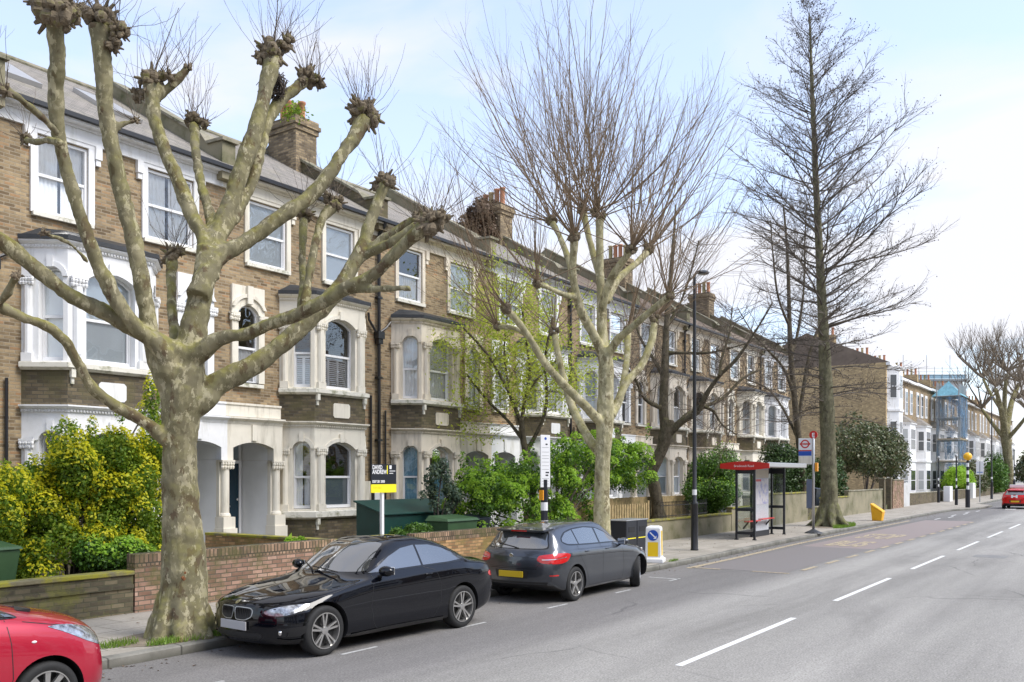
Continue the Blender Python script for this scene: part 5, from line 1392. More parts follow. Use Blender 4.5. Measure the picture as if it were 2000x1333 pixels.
# golden flowering shrub at the left
rnd = random.Random(3)
bl = []
for i in range(105):
    u = rnd.random(); x = 6.6 + 3.45 * rnd.random()
    top = np.interp(x, [6.4, 7.2, 8.0, 8.6, 9.2, 9.7, 10.1], [2.3, 2.45, 2.85, 3.15, 3.05, 3.3, 2.6])
    z = .55 + (top - .75) * rnd.random() ** .75
    bl.append((x, 14.9 + rnd.uniform(-.75, .65) * (1 - .4 * (z / 4)), z, rnd.uniform(.22, .4), rnd.uniform(.22, .4), rnd.uniform(.22, .38)))
for i in range(110):
    b = rnd.choice(bl[:105]); s_ = rnd.uniform(.06, .12); bl.append((b[0] + rnd.gauss(0, .3), b[1] - rnd.uniform(0, .3), b[2] + abs(rnd.gauss(0, .25)), s_, s_, s_ * rnd.uniform(1.5, 2.8)))
bl += [(9.78, 14.9, 3.75, .16, .16, .42), (9.72, 14.9, 3.3, .25, .22, .4), (8.0, 14.6, 2.9, .3, .3, .35)]
shrub('golden_shrub', (8.3, 14.9, .42), bl, 'leaf_mid', 85000, .036, 'large yellow tipped evergreen shrub filling the front garden left of the big plane', 'shrub', 16, seed=5, tips='leaf_gold', tipn=88000, shell=.45, tipsize=.035)
shrub('low_green_shrub', (8.35, 13.8, .42), lumps((8.5, 13.85, .95), (.75, .35, .38), 16, (.16, .26), 7), 'leaf_hedge', 9000, .04, 'low bright green bush at the foot of the golden shrub above the mossy wall', 'shrub', 6, seed=8, tips='leaf_lime', tipn=3500)
# vivid green bush behind the grey hatchback
bl = []
rnd = random.Random(9)
for i in range(150):
    x = 18.6 + 9.6 * rnd.random()
    top = np.interp(x, [18.4, 19.6, 21, 23, 24.5, 26, 27.5, 28.4], [1.9, 2.6, 3.0, 3.45, 3.45, 3.5, 3.35, 2.9])
    z = .55 + (top - .75) * rnd.random() ** .6
    if x > 25.4 and z < 1.9: z = rnd.uniform(1.9, top)
    bl.append((x, 14.5 + rnd.uniform(-.7, .6), z, rnd.uniform(.25, .48), rnd.uniform(.25, .45), rnd.uniform(.16, .34)))
for i in range(120):
    b = rnd.choice(bl[:150]); s_ = rnd.uniform(.07, .14); bl.append((b[0] + rnd.gauss(0, .45), b[1] - rnd.uniform(0, .4), b[2] + abs(rnd.gauss(0, .28)), s_, s_, s_ * rnd.uniform(1.5, 3)))
shrub('bright_green_bush', (23, 14.5, .42), bl, 'leaf_hedge', 24000, .05, 'long bright green leafy bush behind the white notice pole and the pale plane', 'bush', 18, seed=10, tips='leaf_lime', tipn=105000, shell=.3, tipsize=.047)
shrub('laurel_hedge', (34.2, 14.0, .42), lumps((34.2, 14.0, 1.9), (2.0, .8, 1.25), 46, (.4, .65), 12), 'leaf_hedge', 34000, .055, 'dense dark green hedge between the lamp post and the bus shelter', 'hedge', 8, seed=13, tips='leaf_lime', tipn=4500)
shrub('dark_garden_bush', (44.6, 14.6, .42), lumps((45.2, 14.6, 2.5), (2.6, .9, 1.5), 30, (.45, .8), 14), 'leaf_dark', 17000, .075, 'dark evergreen bush behind the bus stop sign and shelter', 'bush', 8, seed=15)
shrub('laurel_tree', (66.0, 15.6, .3), lumps((66.5, 15.6, 3.7), (7.3, 1.5, 2.0), 60, (.8, 1.3), 16, -.5), 'leaf_laurel', 30000, .12, 'wide olive green evergreen tree with a bare stem in front of the yellow brick flank', 'tree', 10, seed=17)
shrub('dark_garden_bush', (52.5, 14.5, .42), lumps((52.5, 14.6, 2.0), (2.4, .8, 1.3), 22, (.5, .8), 18), 'leaf_dark', 9000, .09, 'dark evergreen bush seen between the conical trunk and the olive tree', 'bush', 6, seed=19)
shrub('grey_green_shrub', (17.6, 14.6, .42), lumps((17.9, 14.6, 1.75), (.85, .3, .95), 20, (.12, .24), 20), 'leaf_bluegreen', 2600, .05, 'thin straggly grey green shrub in front of the blue curtained bay', 'shrub', 14, seed=21, shell=.2)
shrub('juniper_bush', (15.8, 13.9, .42), lumps((15.9, 14.0, .85), (.75, .3, .3), 14, (.15, .25), 22), 'leaf_hedge', 5000, .03, 'low feathery green bush beside the estate agent board post', 'bush', 6, seed=23, aspect=3)
shrub('weed_clump', (12.6, 14.2, .42), lumps((12.6, 14.2, .85), (.25, .15, .35), 6, (.08, .13), 24), 'leaf_lime', 500, .05, 'small green weed growing above the pink brick wall below the cream bay', 'plant', 6, seed=25, aspect=2.5)
shrub('round_green_hedge', (97, 14.4, .3), lumps((97, 14.4, 1.9), (3.2, .9, 1.2), 22, (.6, .9), 26), 'leaf_lime', 9000, .12, 'light green rounded hedge just left of the striped beacon pole', 'hedge', 4, seed=27, group='clipped hedges beyond the crossing')
shrub('round_green_hedge', (107, 14.4, .3), lumps((107, 14.4, 2.0), (4.5, .9, 1.4), 26, (.7, 1.0), 28), 'leaf_laurel', 9000, .13, 'brownish clipped hedge in front of the blue scaffold netting', 'hedge', 4, seed=29, group='clipped hedges beyond the crossing')
shrub('round_green_hedge', (122, 14.2, .3), lumps((124, 14.2, 2.5), (7, .9, 2.0), 30, (.8, 1.2), 30), 'leaf_hedge', 12000, .15, 'tall dark green hedge behind the striped beacon pole', 'hedge', 4, seed=31, group='clipped hedges beyond the crossing')
# dead creeper over the chimney of the fifth party wall and growth on the others
def creeper(c, rad, n, label, mat, seed, name='chimney_creeper'):
    root = empty(name, c, 0, label, 'creeper')
    P_, N_ = blob_points(lumps((0, 0, 0), rad, 26, (.22, .42), seed), n, seed, .5)
    leaves('leaves', P_, N_, .07, M[mat], root, .8, 1.4, seed)
creeper((29.4, 21.6, 12.7), (1.2, .9, .8), 9000, 'brown dead creeper smothering the chimney behind the pale plane', 'leaf_ivy', 33)
creeper((18.7, 21.2, 13.32), (.22, .22, .08), 420, 'small tuft of green weeds growing on the chimney beside its pots', 'leaf_mid', 34, 'chimney_weeds')

# grass tufts around the tree pits
def tufts(name, spots, n, seed, hgt=.09):
    rnd = random.Random(seed); mb = MB()
    for (cx, cy, rx, ry, z) in spots:
        for k in range(n):
            a = rnd.uniform(0, 2 * PI); q = rnd.random() ** .5
            x, y = cx + math.cos(a) * rx * q, cy + math.sin(a) * ry * q
            h = rnd.uniform(.4, 1.2) * hgt; dx_, dy_ = rnd.gauss(0, .03), rnd.gauss(0, .03); wd = .006
            b = rnd.uniform(0, PI); ux, uy = math.cos(b) * wd, math.sin(b) * wd
            mb.add([(x - ux, y - uy, z), (x + ux, y + uy, z), (x + dx_ + ux * .3, y + dy_ + uy * .3, z + h), (x + dx_ - ux * .3, y + dy_ - uy * .3, z + h)], [(0, 1, 2, 3)])
    return tag(mb.build(name, M['grass'], fix=False), kind='stuff', label='tufts of grass growing in the tree pits and along the kerb', cat='grass')
tufts('grass', [(7.45, 10.28, .42, .12, .13), (7.0, 10.35, .3, .1, .13), (6.55, 10.75, .3, .15, .12), (8.35, 10.4, .2, .2, .13), (7.9, 10.3, .25, .1, .13)], 260, 5, .08)
tufts('grass', [(39.6, 10.25, 1.5, .28, .12), (41.0, 10.7, 1.2, .45, .12), ], 1500, 6, .12)
tufts('grass', [(21.15, 9.72, .3, .05, .125)], 130, 7, .06)
mb = MB(); rq = random.Random(12)
for k in range(700):
    x = rq.uniform(5, 60); y = kerb_y(x) - abs(rq.gauss(0, .25)) - .02 if rq.random() < .6 else rq.uniform(10.3, 12.9); z = .006 if y < kerb_y(x) else .131
    s_ = rq.uniform(.012, .035); a = rq.uniform(0, PI)
    mb.add([(x + math.cos(a) * s_, y + math.sin(a) * s_, z), (x - math.sin(a) * s_ * .6, y + math.cos(a) * s_ * .6, z + .012), (x - math.cos(a) * s_, y - math.sin(a) * s_, z), (x + math.sin(a) * s_ * .6, y - math.cos(a) * s_ * .6, z + .004)], [(0, 1, 2, 3)])
tag(mb.build('leaf_litter', simple('dry_leaf', (.20, .12, .06), .9, var=.4, vscale=9), fix=False), kind='stuff', label='small dry leaves scattered along the gutter', cat='leaf litter')
mb = MB(); mb.add([(7.4 + math.cos(a) * .95, 10.75 + math.sin(a) * .55, .1245) for a in [i * PI / 8 for i in range(16)]], [tuple(range(16))]); tag(mb.build('tree_pit_soil', simple('bare_soil', (0.20, 0.165, 0.12), .95, var=.25, vscale=6, bmp=.8, bscale=25)), kind='structure')
mb = MB(); mb.add([(39.9 + math.cos(a) * 1.9, 10.85 + math.sin(a) * .8, .1245) for a in [i * PI / 8 for i in range(16)]], [tuple(range(16))]); tag(mb.build('tree_pit_soil', bpy.data.materials['bare_soil']), kind='structure')
# ------------------------------------------------------------------ cars
def pchip(xs, ys, x):
    xs = np.asarray(xs, float); ys = np.asarray(ys, float); h = np.diff(xs); d = np.diff(ys) / h
    m = np.zeros(len(xs)); m[0] = d[0]; m[-1] = d[-1]
    for i in range(1, len(xs) - 1):
        if d[i - 1] * d[i] > 0:
            w1, w2 = 2 * h[i] + h[i - 1], h[i] + 2 * h[i - 1]; m[i] = (w1 + w2) / (w1 / d[i - 1] + w2 / d[i])
    i = np.clip(np.searchsorted(xs, x) - 1, 0, len(xs) - 2); t = (x - xs[i]) / h[i]
    return (2 * t**3 - 3 * t**2 + 1) * ys[i] + (t**3 - 2 * t**2 + t) * h[i] * m[i] + (-2 * t**3 + 3 * t**2) * ys[i + 1] + (t**3 - t**2) * h[i] * m[i + 1]

def crv(P_, n=5):
    """centripetal-ish spline through section points"""
    out = []
    for i in range(len(P_) - 1):
        p0 = P_[max(i - 1, 0)]; p1 = P_[i]; p2 = P_[i + 1]; p3 = P_[min(i + 2, len(P_) - 1)]
        for s in range(n):
            t = s / n
            out.append(tuple(0.5 * ((2 * b) + 0.8 * (c - a) * t + (2 * 0.8 * a - 5 * b + 0.2 * b * 1 + 4 * c - 0.0 * c - 0.8 * dd) * 0 + 0) if False else
                             ((1 - t) ** 2 * (1 + 2 * t) * b + t * t * (3 - 2 * t) * c + 0.38 * (t * (1 - t) ** 2 * (c - a) - t * t * (1 - t) * (dd - b))) for a, b, c, dd in zip(p0, p1, p2, p3)))
    out.append(tuple(P_[-1]))
    return out

class Car:
    def __init__(s, T, Lc, wheels, wr, paint, rakef=.05, raker=.05, arch=1.13, W2=.88):
        """T rows: x, sweep, zb, ws,zs, wm,zm, wsh,zsh, w5,z5, w6,z6, w7,z7, z8"""
        s.T = np.array(T, float); s.L = Lc; s.paint = paint; s.wheels = wheels; s.wr = wr
        X = s.T[:, 0]
        xs = np.unique(np.concatenate([np.linspace(X[0], X[-1], 90), X]))
        rows = []
        for x in xs:
            v = [float(pchip(X, s.T[:, j], x)) for j in range(1, s.T.shape[1])]
            sw, zb = v[0], v[1]
            pts = [(0, zb), (v[2] * .8, zb), (v[2], v[3]), (v[4], v[5]), (v[6], v[7]), (v[8], v[9]), (v[10], v[11]), (v[12], v[13]), (0, v[14])]
            c = crv(pts, 5)
            wf = max(0, 1 - x / .5) ** 2; wrr = max(0, 1 - (X[-1] - x) / .5) ** 2
            row = []
            for (y, z) in c:
                y = max(y, 0)
                xx = x + sw * (y / W2) ** 2 + rakef * wf * ((z - .42) / .3) ** 2 - raker * wrr * ((z - .60) / .3) ** 2
                row.append((xx, y, z))
            rows.append(row)
        s.rows = rows
        n = len(rows[0]); mb = MB(); V = []
        loop = lambda r: r + [(p[0], -p[1], p[2]) for p in reversed(r[1:-1])]
        R2 = [loop(r) for r in rows]; m = len(R2[0])
        for r in R2: V += r
        F = [(i * m + j, i * m + (j + 1) % m, (i + 1) * m + (j + 1) % m, (i + 1) * m + j) for i in range(len(R2) - 1) for j in range(m)]
        mb.add(V, F)
        # end caps as a grid so that nose and tail keep their plan curve
        for e, r, x0, sw in ((0, rows[0], xs[0], s.T[0, 1]), (1, rows[-1], xs[-1], s.T[-1, 1])):
            K = 8; G = []
            for (xx, y, z) in r:
                off = xx - sw * (y / W2) ** 2
                G.append([(off + sw * (y * t / W2) ** 2, y * t, z) for t in [(-K + 2 * k) / K for k in range(K + 1)]])
            vs = [p for g_ in G for p in g_]
            mb.add(vs, [(i * (K + 1) + k, i * (K + 1) + k + 1, (i + 1) * (K + 1) + k + 1, (i + 1) * (K + 1) + k) for i in range(n - 1) for k in range(K)])
        me = mb.mesh('body')
        bm = bmesh.new(); bm.from_mesh(me)
        bmesh.ops.remove_doubles(bm, verts=bm.verts, dist=2e-4)
        bmesh.ops.dissolve_degenerate(bm, edges=bm.edges, dist=1e-4)
        bmesh.ops.recalc_face_normals(bm, faces=bm.faces)
        bm.to_mesh(me)
        s.bvh = BVHTree.FromBMesh(bm)
        bm.free()
        s.me = me
    def build(s, loc, rz, label, group=None, name='parked_car'):
        s.root = empty(name, loc, rz, label, 'car', group)
        o = bpy.data.objects.new('body', s.me); COL.objects.link(o)
        s.me.materials.append(M[s.paint]); s.me.materials.append(M['plastic'])
        for p in s.me.polygons:
            if p.normal.z < -.75 and p.center.z < .45: p.material_index = 1
        o.parent = s.root
        cu = MB()
        for (x, hw) in s.wheels:
            for sg in (1, -1):
                b = len(cu.v); r = s.wr * s.arch if hasattr(s, 'arch') else s.wr * 1.13
                cu.lathe([(r, .48 * sg), (r, 1.3 * sg)] if sg > 0 else [(r, -1.3), (r, -.48)], (x, 0, s.wr + .01), 40, 'y')
        c = cu.build('cutter', M['black'], s.root)
        c.data.polygons.foreach_set('material_index', [0] * len(c.data.polygons))
        md = o.modifiers.new('b', 'BOOLEAN'); md.operation = 'DIFFERENCE'; md.object = c; md.solver = 'EXACT'; md.material_mode = 'TRANSFER'
        apply_mods(o)
        bpy.data.objects.remove(c)
        smooth_by_angle(o, 38)
        s.body = o
        return s.root
    def cast(s, p, d):
        h = s.bvh.ray_cast(Vector(p), Vector(d), 20)
        return (h[0], h[1]) if h[0] is not None else None
    def patch(s, name, outline, proj, mat, off=.003, mirror=True, parent=None, step=.03, smooth_outline=True, thick=False):
        """lays a piece with the given outline over the body. proj: side | front | rear | fcorner | rcorner | top"""
        q2 = math.sqrt(.5)
        maps = {'side': (lambda u, v: (u, 3, v), (0, -1, 0)), 'front': (lambda u, v: (-3, u, v), (1, 0, 0)), 'rear': (lambda u, v: (9, u, v), (-1, 0, 0)),
                'fcorner': (lambda u, v: (u * q2 - 3 * q2, u * q2 + 3 * q2, v), (q2, -q2, 0)),
                'rcorner': (lambda u, v: (s.L - u * q2 + 3 * q2, u * q2 + 3 * q2, v), (-q2, -q2, 0)),
                'top': (lambda u, v: (u, v, 4), (0, 0, -1))}
        fn, d = maps[proj]
        if smooth_outline:
            O = []
            m = len(outline)
            for i in range(m):
                p0, p1, p2, p3 = outline[i - 1], outline[i], outline[(i + 1) % m], outline[(i + 2) % m]
                for k in range(4):
                    t = k / 4
                    O.append(tuple(0.5 * (2 * b + (c - a) * t * .8 + (2 * a * .8 - 5 * b + 4 * c - e * .8 + .2 * 0) * 0) if False else ((1 - t) ** 2 * (1 + 2 * t) * b + t * t * (3 - 2 * t) * c + .35 * (t * (1 - t) ** 2 * (c - a) - t * t * (1 - t) * (e - b))) for a, b, c, e in zip(p0, p1, p2, p3)))
        else:
            O = []
            m = len(outline)
            for i in range(m):
                a, b = outline[i], outline[(i + 1) % m]; l = math.hypot(b[0] - a[0], b[1] - a[1]); k = max(1, int(l / step))
                O += [(a[0] + (b[0] - a[0]) * j / k, a[1] + (b[1] - a[1]) * j / k) for j in range(k)]
        def inside(x, y):
            c = False; j = len(O) - 1
            for i in range(len(O)):
                if (O[i][1] > y) != (O[j][1] > y) and x < (O[j][0] - O[i][0]) * (y - O[i][1]) / (O[j][1] - O[i][1]) + O[i][0]: c = not c
                j = i
            return c
        x0, x1 = min(p[0] for p in O), max(p[0] for p in O); y0, y1 = min(p[1] for p in O), max(p[1] for p in O)
        pts = list(O)
        nx, ny = max(1, int((x1 - x0) / step)), max(1, int((y1 - y0) / step))
        for i in range(1, nx):
            for j in range(1, ny):
                p = (x0 + (x1 - x0) * i / nx, y0 + (y1 - y0) * j / ny)
                if inside(*p) and min((p[0] - o_[0]) ** 2 + (p[1] - o_[1]) ** 2 for o_ in O) > (step * .45) ** 2: pts.append(p)
        r = delaunay_2d_cdt([Vector(p) for p in pts], [(i, (i + 1) % len(O)) for i in range(len(O))], [], 1, 1e-6)
        vs, fs = r[0], r[2]
        H = []
        for v in vs:
            h = s.cast(fn(v[0], v[1]), d)
            H.append(None if h is None else h[0] + h[1] * off)
        mb = MB(); good = [h for h in H if h is not None]
        for f in fs:
            if all(H[i] is not None for i in f):
                c = sum((vs[i] for i in f), Vector((0, 0))) / len(f)
                mb.add([H[i] for i in f], [tuple(range(len(f)))])
                if mirror: mb.add([(H[i][0], -H[i][1], H[i][2]) for i in reversed(f)], [tuple(range(len(f)))])
        out = []
        if mirror:   # one object on each side
            a, b_ = MB(), MB()
            k = 0
            for i, f in enumerate(mb.f):
                (a if mb.v[f[0]][1] >= 0 and i % 2 == 0 else b_).add([mb.v[j] for j in f], [tuple(range(len(f)))])
            for q in (a, b_): out.append(q.build(name, M[mat], parent or s.root, smooth=True, fix=True))
        else: out.append(mb.build(name, M[mat], parent or s.root, smooth=True, fix=True))
        return out
    def line(s, name, pts, proj, w_, mat='black', off=.0015, mirror=True, parent=None):
        """shut line or moulding: a thin ribbon along a polyline"""
        L_, R_ = [], []
        for i, p in enumerate(pts):
            a = pts[max(i - 1, 0)]; b = pts[min(i + 1, len(pts) - 1)]; dx_, dy_ = b[0] - a[0], b[1] - a[1]; l = math.hypot(dx_, dy_)
            n_ = (-dy_ / l * w_ / 2, dx_ / l * w_ / 2); L_.append((p[0] + n_[0], p[1] + n_[1])); R_.append((p[0] - n_[0], p[1] - n_[1]))
        return s.patch(name, L_ + R_[::-1], proj, mat, off, mirror, parent, .05, False)
    def wheel(s, style, steer=0):
        r = s.wr
        for (x, hw) in s.wheels:
            for sg in (1, -1):
                yo = hw * sg
                t = MB(); w2 = .205
                prof = [(r * .70, -w2 + .01), (r * .93, -w2), (r * .985, -w2 + .02), (r, -w2 + .05), (r, -.05), (r * .985, -.02), (r * .93, 0), (r * .80, .004), (r * .71, -.008), (r * .70, -w2 + .01)]
                t.lathe(prof, (0, 0, 0), 48, 'y', False)
                tw = t.build('wheel', M['rubber'], s.root, smooth=True)
                tw.location = (x, yo, r); tw.rotation_euler = (0, 0, (PI if sg < 0 else 0) + (steer if x < 2 else 0))
                smooth_by_angle(tw, 45)
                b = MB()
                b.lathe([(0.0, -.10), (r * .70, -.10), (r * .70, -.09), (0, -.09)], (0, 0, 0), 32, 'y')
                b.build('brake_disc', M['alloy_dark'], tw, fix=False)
                m_ = MB()
                ro = r * .715
                m_.lathe([(ro * .99, -.16), (ro * 1.0, -.01), (ro * 1.005, 0.004), (ro * .955, .004), (ro * .93, -.03), (ro * .93, -.16)], (0, 0, 0), 48, 'y', False)
                hub = r * .17
                m_.lathe([(hub * .2, -.005), (hub * .9, -.01), (hub, -.03), (hub, -.07)], (0, 0, 0), 20, 'y')
                def spoke(a, w0, w1, y0=-.018, y1=-.01):
                    ca, sa = math.cos(a), math.sin(a)
                    vs = []
                    for rr, ww, yy in ((hub * .8, w0, y0), (ro * .95, w1, y1)):
                        for sx_, dy_ in ((-1, 0), (1, 0), (1, -.035), (-1, -.035)):
                            vs.append((ca * rr - sa * ww * sx_, yy + dy_, sa * rr + ca * ww * sx_))
                    m_.add(vs, [(0, 1, 5, 4), (1, 2, 6, 5), (2, 3, 7, 6), (3, 0, 4, 7), (0, 3, 2, 1), (4, 5, 6, 7)])
                if style == 'twin5':
                    for k in range(5):
                        for e in (-.17, .17): spoke(2 * PI * k / 5 + PI / 2 + e * .95, .012, .013)
                elif style == 'y5':
                    for k in range(5):
                        a = 2 * PI * k / 5 + PI / 2; spoke(a, .026, .02)
                elif style == 'nine':
                    for k in range(9): spoke(2 * PI * k / 9 + .2, .018, .026)
                else:
                    for k in range(5): spoke(2 * PI * k / 5 + .3, .03, .04)
                rm = m_.build('rim', M['alloy'], tw, smooth=False)
                smooth_by_angle(rm, 40)
    def mirror_(s, x, z, y=.92, sz=1.0, mat=None):
        for sg in (1, -1):
            m_ = MB(); m_.sphere((0, 0, 0), .1 * sz, 14, 10, .75, 1.15, .72)
            o = m_.build('door_mirror', M[mat or s.paint], s.root, smooth=True); o.location = (x, y * sg, z); o.rotation_euler = (0, 0, -.25 * sg)
            g_ = MB(); g_.box(.062, .078, -.095 * sz, .095 * sz, -.055 * sz, .055 * sz); g_.build('mirror_glass', M['chrome'], o, bevel=.01)
            a = MB(); a.tube([(0, -.02 * sg, -.03), (.02, -.16 * sg, -.10)], .022, 6); a.build('mirror_arm', M['plastic'], o)
    def block(s, name, x0, x1, y0, y1, z0, z1, mat, parent=None, bevel=.004):
        m_ = MB(); m_.box(x0, x1, y0, y1, z0, z1); return m_.build(name, M[mat], parent or s.root, bevel=bevel)

def car_glass():
    m, t, b = newmat('tinted_car_glass')
    b.inputs['Base Color'].default_value = (0.035, 0.04, 0.045, 1); b.inputs['Roughness'].default_value = 0.02
    b.inputs['IOR'].default_value = 2.7; b.inputs['Coat Weight'].default_value = 0.6; b.inputs['Coat Roughness'].default_value = 0.0
    return m
M['cglass'] = car_glass()

# x, sweep, zb, ws,zs, wm,zm, wsh,zsh, w5,z5, w6,z6, w7,z7, z8
COUPE = [
 (0.00, .34, .26, .74, .30, .77, .42, .76, .54, .72, .60, .58, .635, .34, .655, .665),
 (0.06, .34, .20, .78, .27, .82, .42, .80, .56, .755, .63, .62, .675, .36, .70, .71),
 (0.20, .30, .18, .84, .25, .865, .42, .845, .58, .79, .665, .66, .72, .38, .75, .76),
 (0.45, .20, .17, .87, .24, .885, .45, .865, .64, .81, .72, .68, .775, .40, .805, .815),
 (0.80, .10, .17, .872, .23, .892, .50, .880, .725, .83, .80, .69, .825, .42, .86, .875),
 (1.20, .16, .17, .868, .22, .882, .52, .872, .79, .825, .86, .69, .88, .42, .915, .93),
 (1.36, .22, .17, .866, .22, .880, .53, .870, .82, .82, .895, .69, .915, .42, .955, .97),
 (1.52, .22, .17, .865, .22, .879, .53, .868, .835, .81, .92, .69, .99, .42, 1.04, 1.06),
 (1.80, .20, .17, .865, .22, .878, .54, .866, .85, .80, .945, .645, 1.16, .41, 1.21, 1.235),
 (2.08, .14, .17, .865, .22, .878, .54, .866, .86, .795, .958, .60, 1.295, .39, 1.35, 1.37),
 (2.35, .05, .17, .865, .22, .878, .54, .866, .87, .795, .965, .575, 1.345, .38, 1.40, 1.418),
 (2.70, .0, .17, .866, .22, .879, .54, .868, .88, .80, .972, .57, 1.345, .37, 1.402, 1.42),
 (3.05, -.04, .17, .868, .22, .884, .54, .874, .885, .81, .975, .575, 1.305, .37, 1.365, 1.385),
 (3.35, -.10, .17, .870, .22, .89, .56, .882, .89, .82, .98, .60, 1.225, .39, 1.285, 1.305),
 (3.65, -.14, .18, .870, .23, .892, .58, .884, .885, .82, .985, .645, 1.11, .43, 1.165, 1.185),
 (3.92, -.16, .20, .855, .25, .882, .58, .872, .85, .80, .965, .68, 1.01, .45, 1.045, 1.055),
 (4.15, -.18, .23, .83, .28, .862, .58, .852, .84, .785, .945, .66, .98, .44, 1.005, 1.015),
 (4.36, -.22, .27, .79, .32, .82, .58, .805, .82, .75, .92, .62, .955, .42, .985, 1.0),
 (4.43, -.22, .32, .76, .36, .79, .58, .77, .78, .71, .87, .58, .90, .40, .925, .94),
]
cp = Car(COUPE, 4.43, [(.77, .868), (3.46, .872)], .322, 'paint_black', .05, .04)
cp.build((7.30, 9.40, 0), -.045, 'glossy black two door coupe parked facing the camera beside the mottled tree')
cp.wheel('twin5')
DLO = [(1.62, .965), (1.80, 1.06), (2.06, 1.19), (2.34, 1.285), (2.62, 1.315), (2.95, 1.30), (3.22, 1.24), (3.46, 1.14), (3.60, 1.055), (3.55, 1.015), (3.2, .995), (2.6, .985), (2.0, .972)]
def shrink(O, k, cx=None, cy=None):
    out = []
    m = len(O)
    for i in range(m):
        a, b, c = O[i - 1], O[i], O[(i + 1) % m]
        e1 = Vector((b[0] - a[0], b[1] - a[1])).normalized(); e2 = Vector((c[0] - b[0], c[1] - b[1])).normalized()
        n_ = Vector((e1.y + e2.y, -(e1.x + e2.x))); n_ = n_.normalized() if n_.length > 1e-6 else Vector((0, 0))
        out.append((b[0] - n_.x * -k, b[1] - n_.y * -k))
    return out
def area(O): return sum(O[i - 1][0] * O[i][1] - O[i][0] * O[i - 1][1] for i in range(len(O))) / 2
def inset(O, k):
    a = shrink(O, k); return a if abs(area(a)) < abs(area(O)) else shrink(O, -k)
cp.patch('window_surround', DLO, 'side', 'gloss_black', .002)
I2 = inset(DLO, .022)
front = [p for p in I2 if p[0] < 2.66] ; 
def clip(O, x0, x1):
    out = []
    m = len(O)
    for i in range(m):
        a, b = O[i], O[(i + 1) % m]
        if x0 <= a[0] <= x1: out.append(a)
        for X in (x0, x1):
            if (a[0] - X) * (b[0] - X) < 0:
                t = (X - a[0]) / (b[0] - a[0]); out.append((X, a[1] + (b[1] - a[1]) * t, t))
    # keep order along the segment
    return [(p[0], p[1]) for p in out]
cp.patch('side_window', clip(I2, 0, 2.63), 'side', 'cglass', .0045, smooth_outline=False)
cp.patch('side_window', clip(I2, 2.67, 9), 'side', 'cglass', .0045, smooth_outline=False)
WS = [(-.66, 1.0), (-.62, 1.10), (-.55, 1.25), (-.50, 1.335), (-.25, 1.365), (0, 1.372), (.25, 1.365), (.50, 1.335), (.55, 1.25), (.62, 1.10), (.66, 1.0), (.45, .985), (0, .985), (-.45, .985)]
cp.patch('windscreen', WS, 'front', 'cglass', .003, mirror=False)
RW = [(-.62, 1.09), (-.52, 1.24), (-.46, 1.31), (0, 1.345), (.46, 1.31), (.52, 1.24), (.62, 1.09), (0, 1.075)]
cp.patch('rear_window', RW, 'rear', 'cglass', .003, mirror=False)
cp.patch('headlight', [(.40, .60), (.46, .55), (.62, .545), (.80, .575), (.92, .625), (.98, .685), (.84, .695), (.66, .68), (.48, .645)], 'fcorner', 'gloss_black', .002)
hl = cp.patch('headlight', inset([(.40, .60), (.46, .55), (.62, .545), (.80, .575), (.92, .625), (.98, .685), (.84, .695), (.66, .68), (.48, .645)], .012), 'fcorner', 'headlens', .006)
cp.patch('grille_surround', [(.025, .645), (.02, .56), (.05, .49), (.20, .485), (.30, .53), (.315, .61), (.26, .645)], 'front', 'silver', .002)
cp.patch('grille', [(.035, .637), (.032, .56), (.058, .50), (.195, .496), (.288, .535), (.30, .605), (.25, .635)], 'front', 'black', .006)
mb = MB()
for sg in (1, -1):
    for k in range(8):
        y = .055 + k * .03; h = cp.cast((-3, y, .57), (1, 0, 0))
        if h: mb.box(h[0].x - .012, h[0].x + .004, y * sg - .003, y * sg + .003, .505 + .015 * (k > 5), .632)
mb.build('grille_slats', M['gloss_black'], cp.root)
cp.patch('badge', [(-.035, .688), (0, .671), (.035, .688), (.035, .708), (0, .724), (-.035, .708)], 'front', 'chrome', .006, mirror=False)
cp.patch('lower_intake', [(-.42, .335), (-.46, .30), (-.38, .235), (.38, .235), (.46, .30), (.42, .335)], 'front', 'black', .002, mirror=False, smooth_outline=False)
cp.patch('side_intake', [(.60, .40), (.62, .30), (.86, .30), (.98, .37), (.97, .43)], 'fcorner', 'plastic', .002, smooth_outline=False)
for sg in (1, -1):
    h = cp.cast((-3 * .7, (.66) * 1 + 0, .345), (1, 0, 0))
    m_ = MB(); m_.sphere((h[0].x + .012, .66 * sg, .345), .036, 14, 10, .5, 1, 1); m_.build('fog_lamp', M['chrome'], cp.root, smooth=True)
cp.line('bumper_vane', [(.60, .455), (.75, .452), (.88, .465), (.96, .48)], 'fcorner', .012, 'gloss_black', .012)
cp.line('bumper_vane', [(.58, .27), (.74, .255), (.9, .262)], 'fcorner', .02, 'gloss_black', .012)
h = cp.cast((-3, .1, .42), (1, 0, 0))[0].x
cp.block('number_plate', h - .014, h + .0, -.26, .26, .362, .472, 'plate_grey')
cp.line('door_gap', [(1.66, .955), (1.60, .80), (1.56, .55), (1.60, .32), (1.66, .24)], 'side', .007)
cp.line('door_gap', [(2.66, .985), (2.86, .93), (2.96, .72), (2.94, .45), (2.80, .25)], 'side', .007)
cp.line('door_gap', [(1.66, .24), (2.2, .235), (2.80, .25)], 'side', .006)
cp.line('bonnet_gap', [(.42, .715), (.7, .755), (1.0, .80), (1.34, .868)], 'side', .006)
cp.line('body_crease', [(1.3, .735), (1.7, .765), (2.2, .79), (2.9, .83), (3.5, .86), (3.9, .875)], 'side', .006, 'gloss_black', .002)
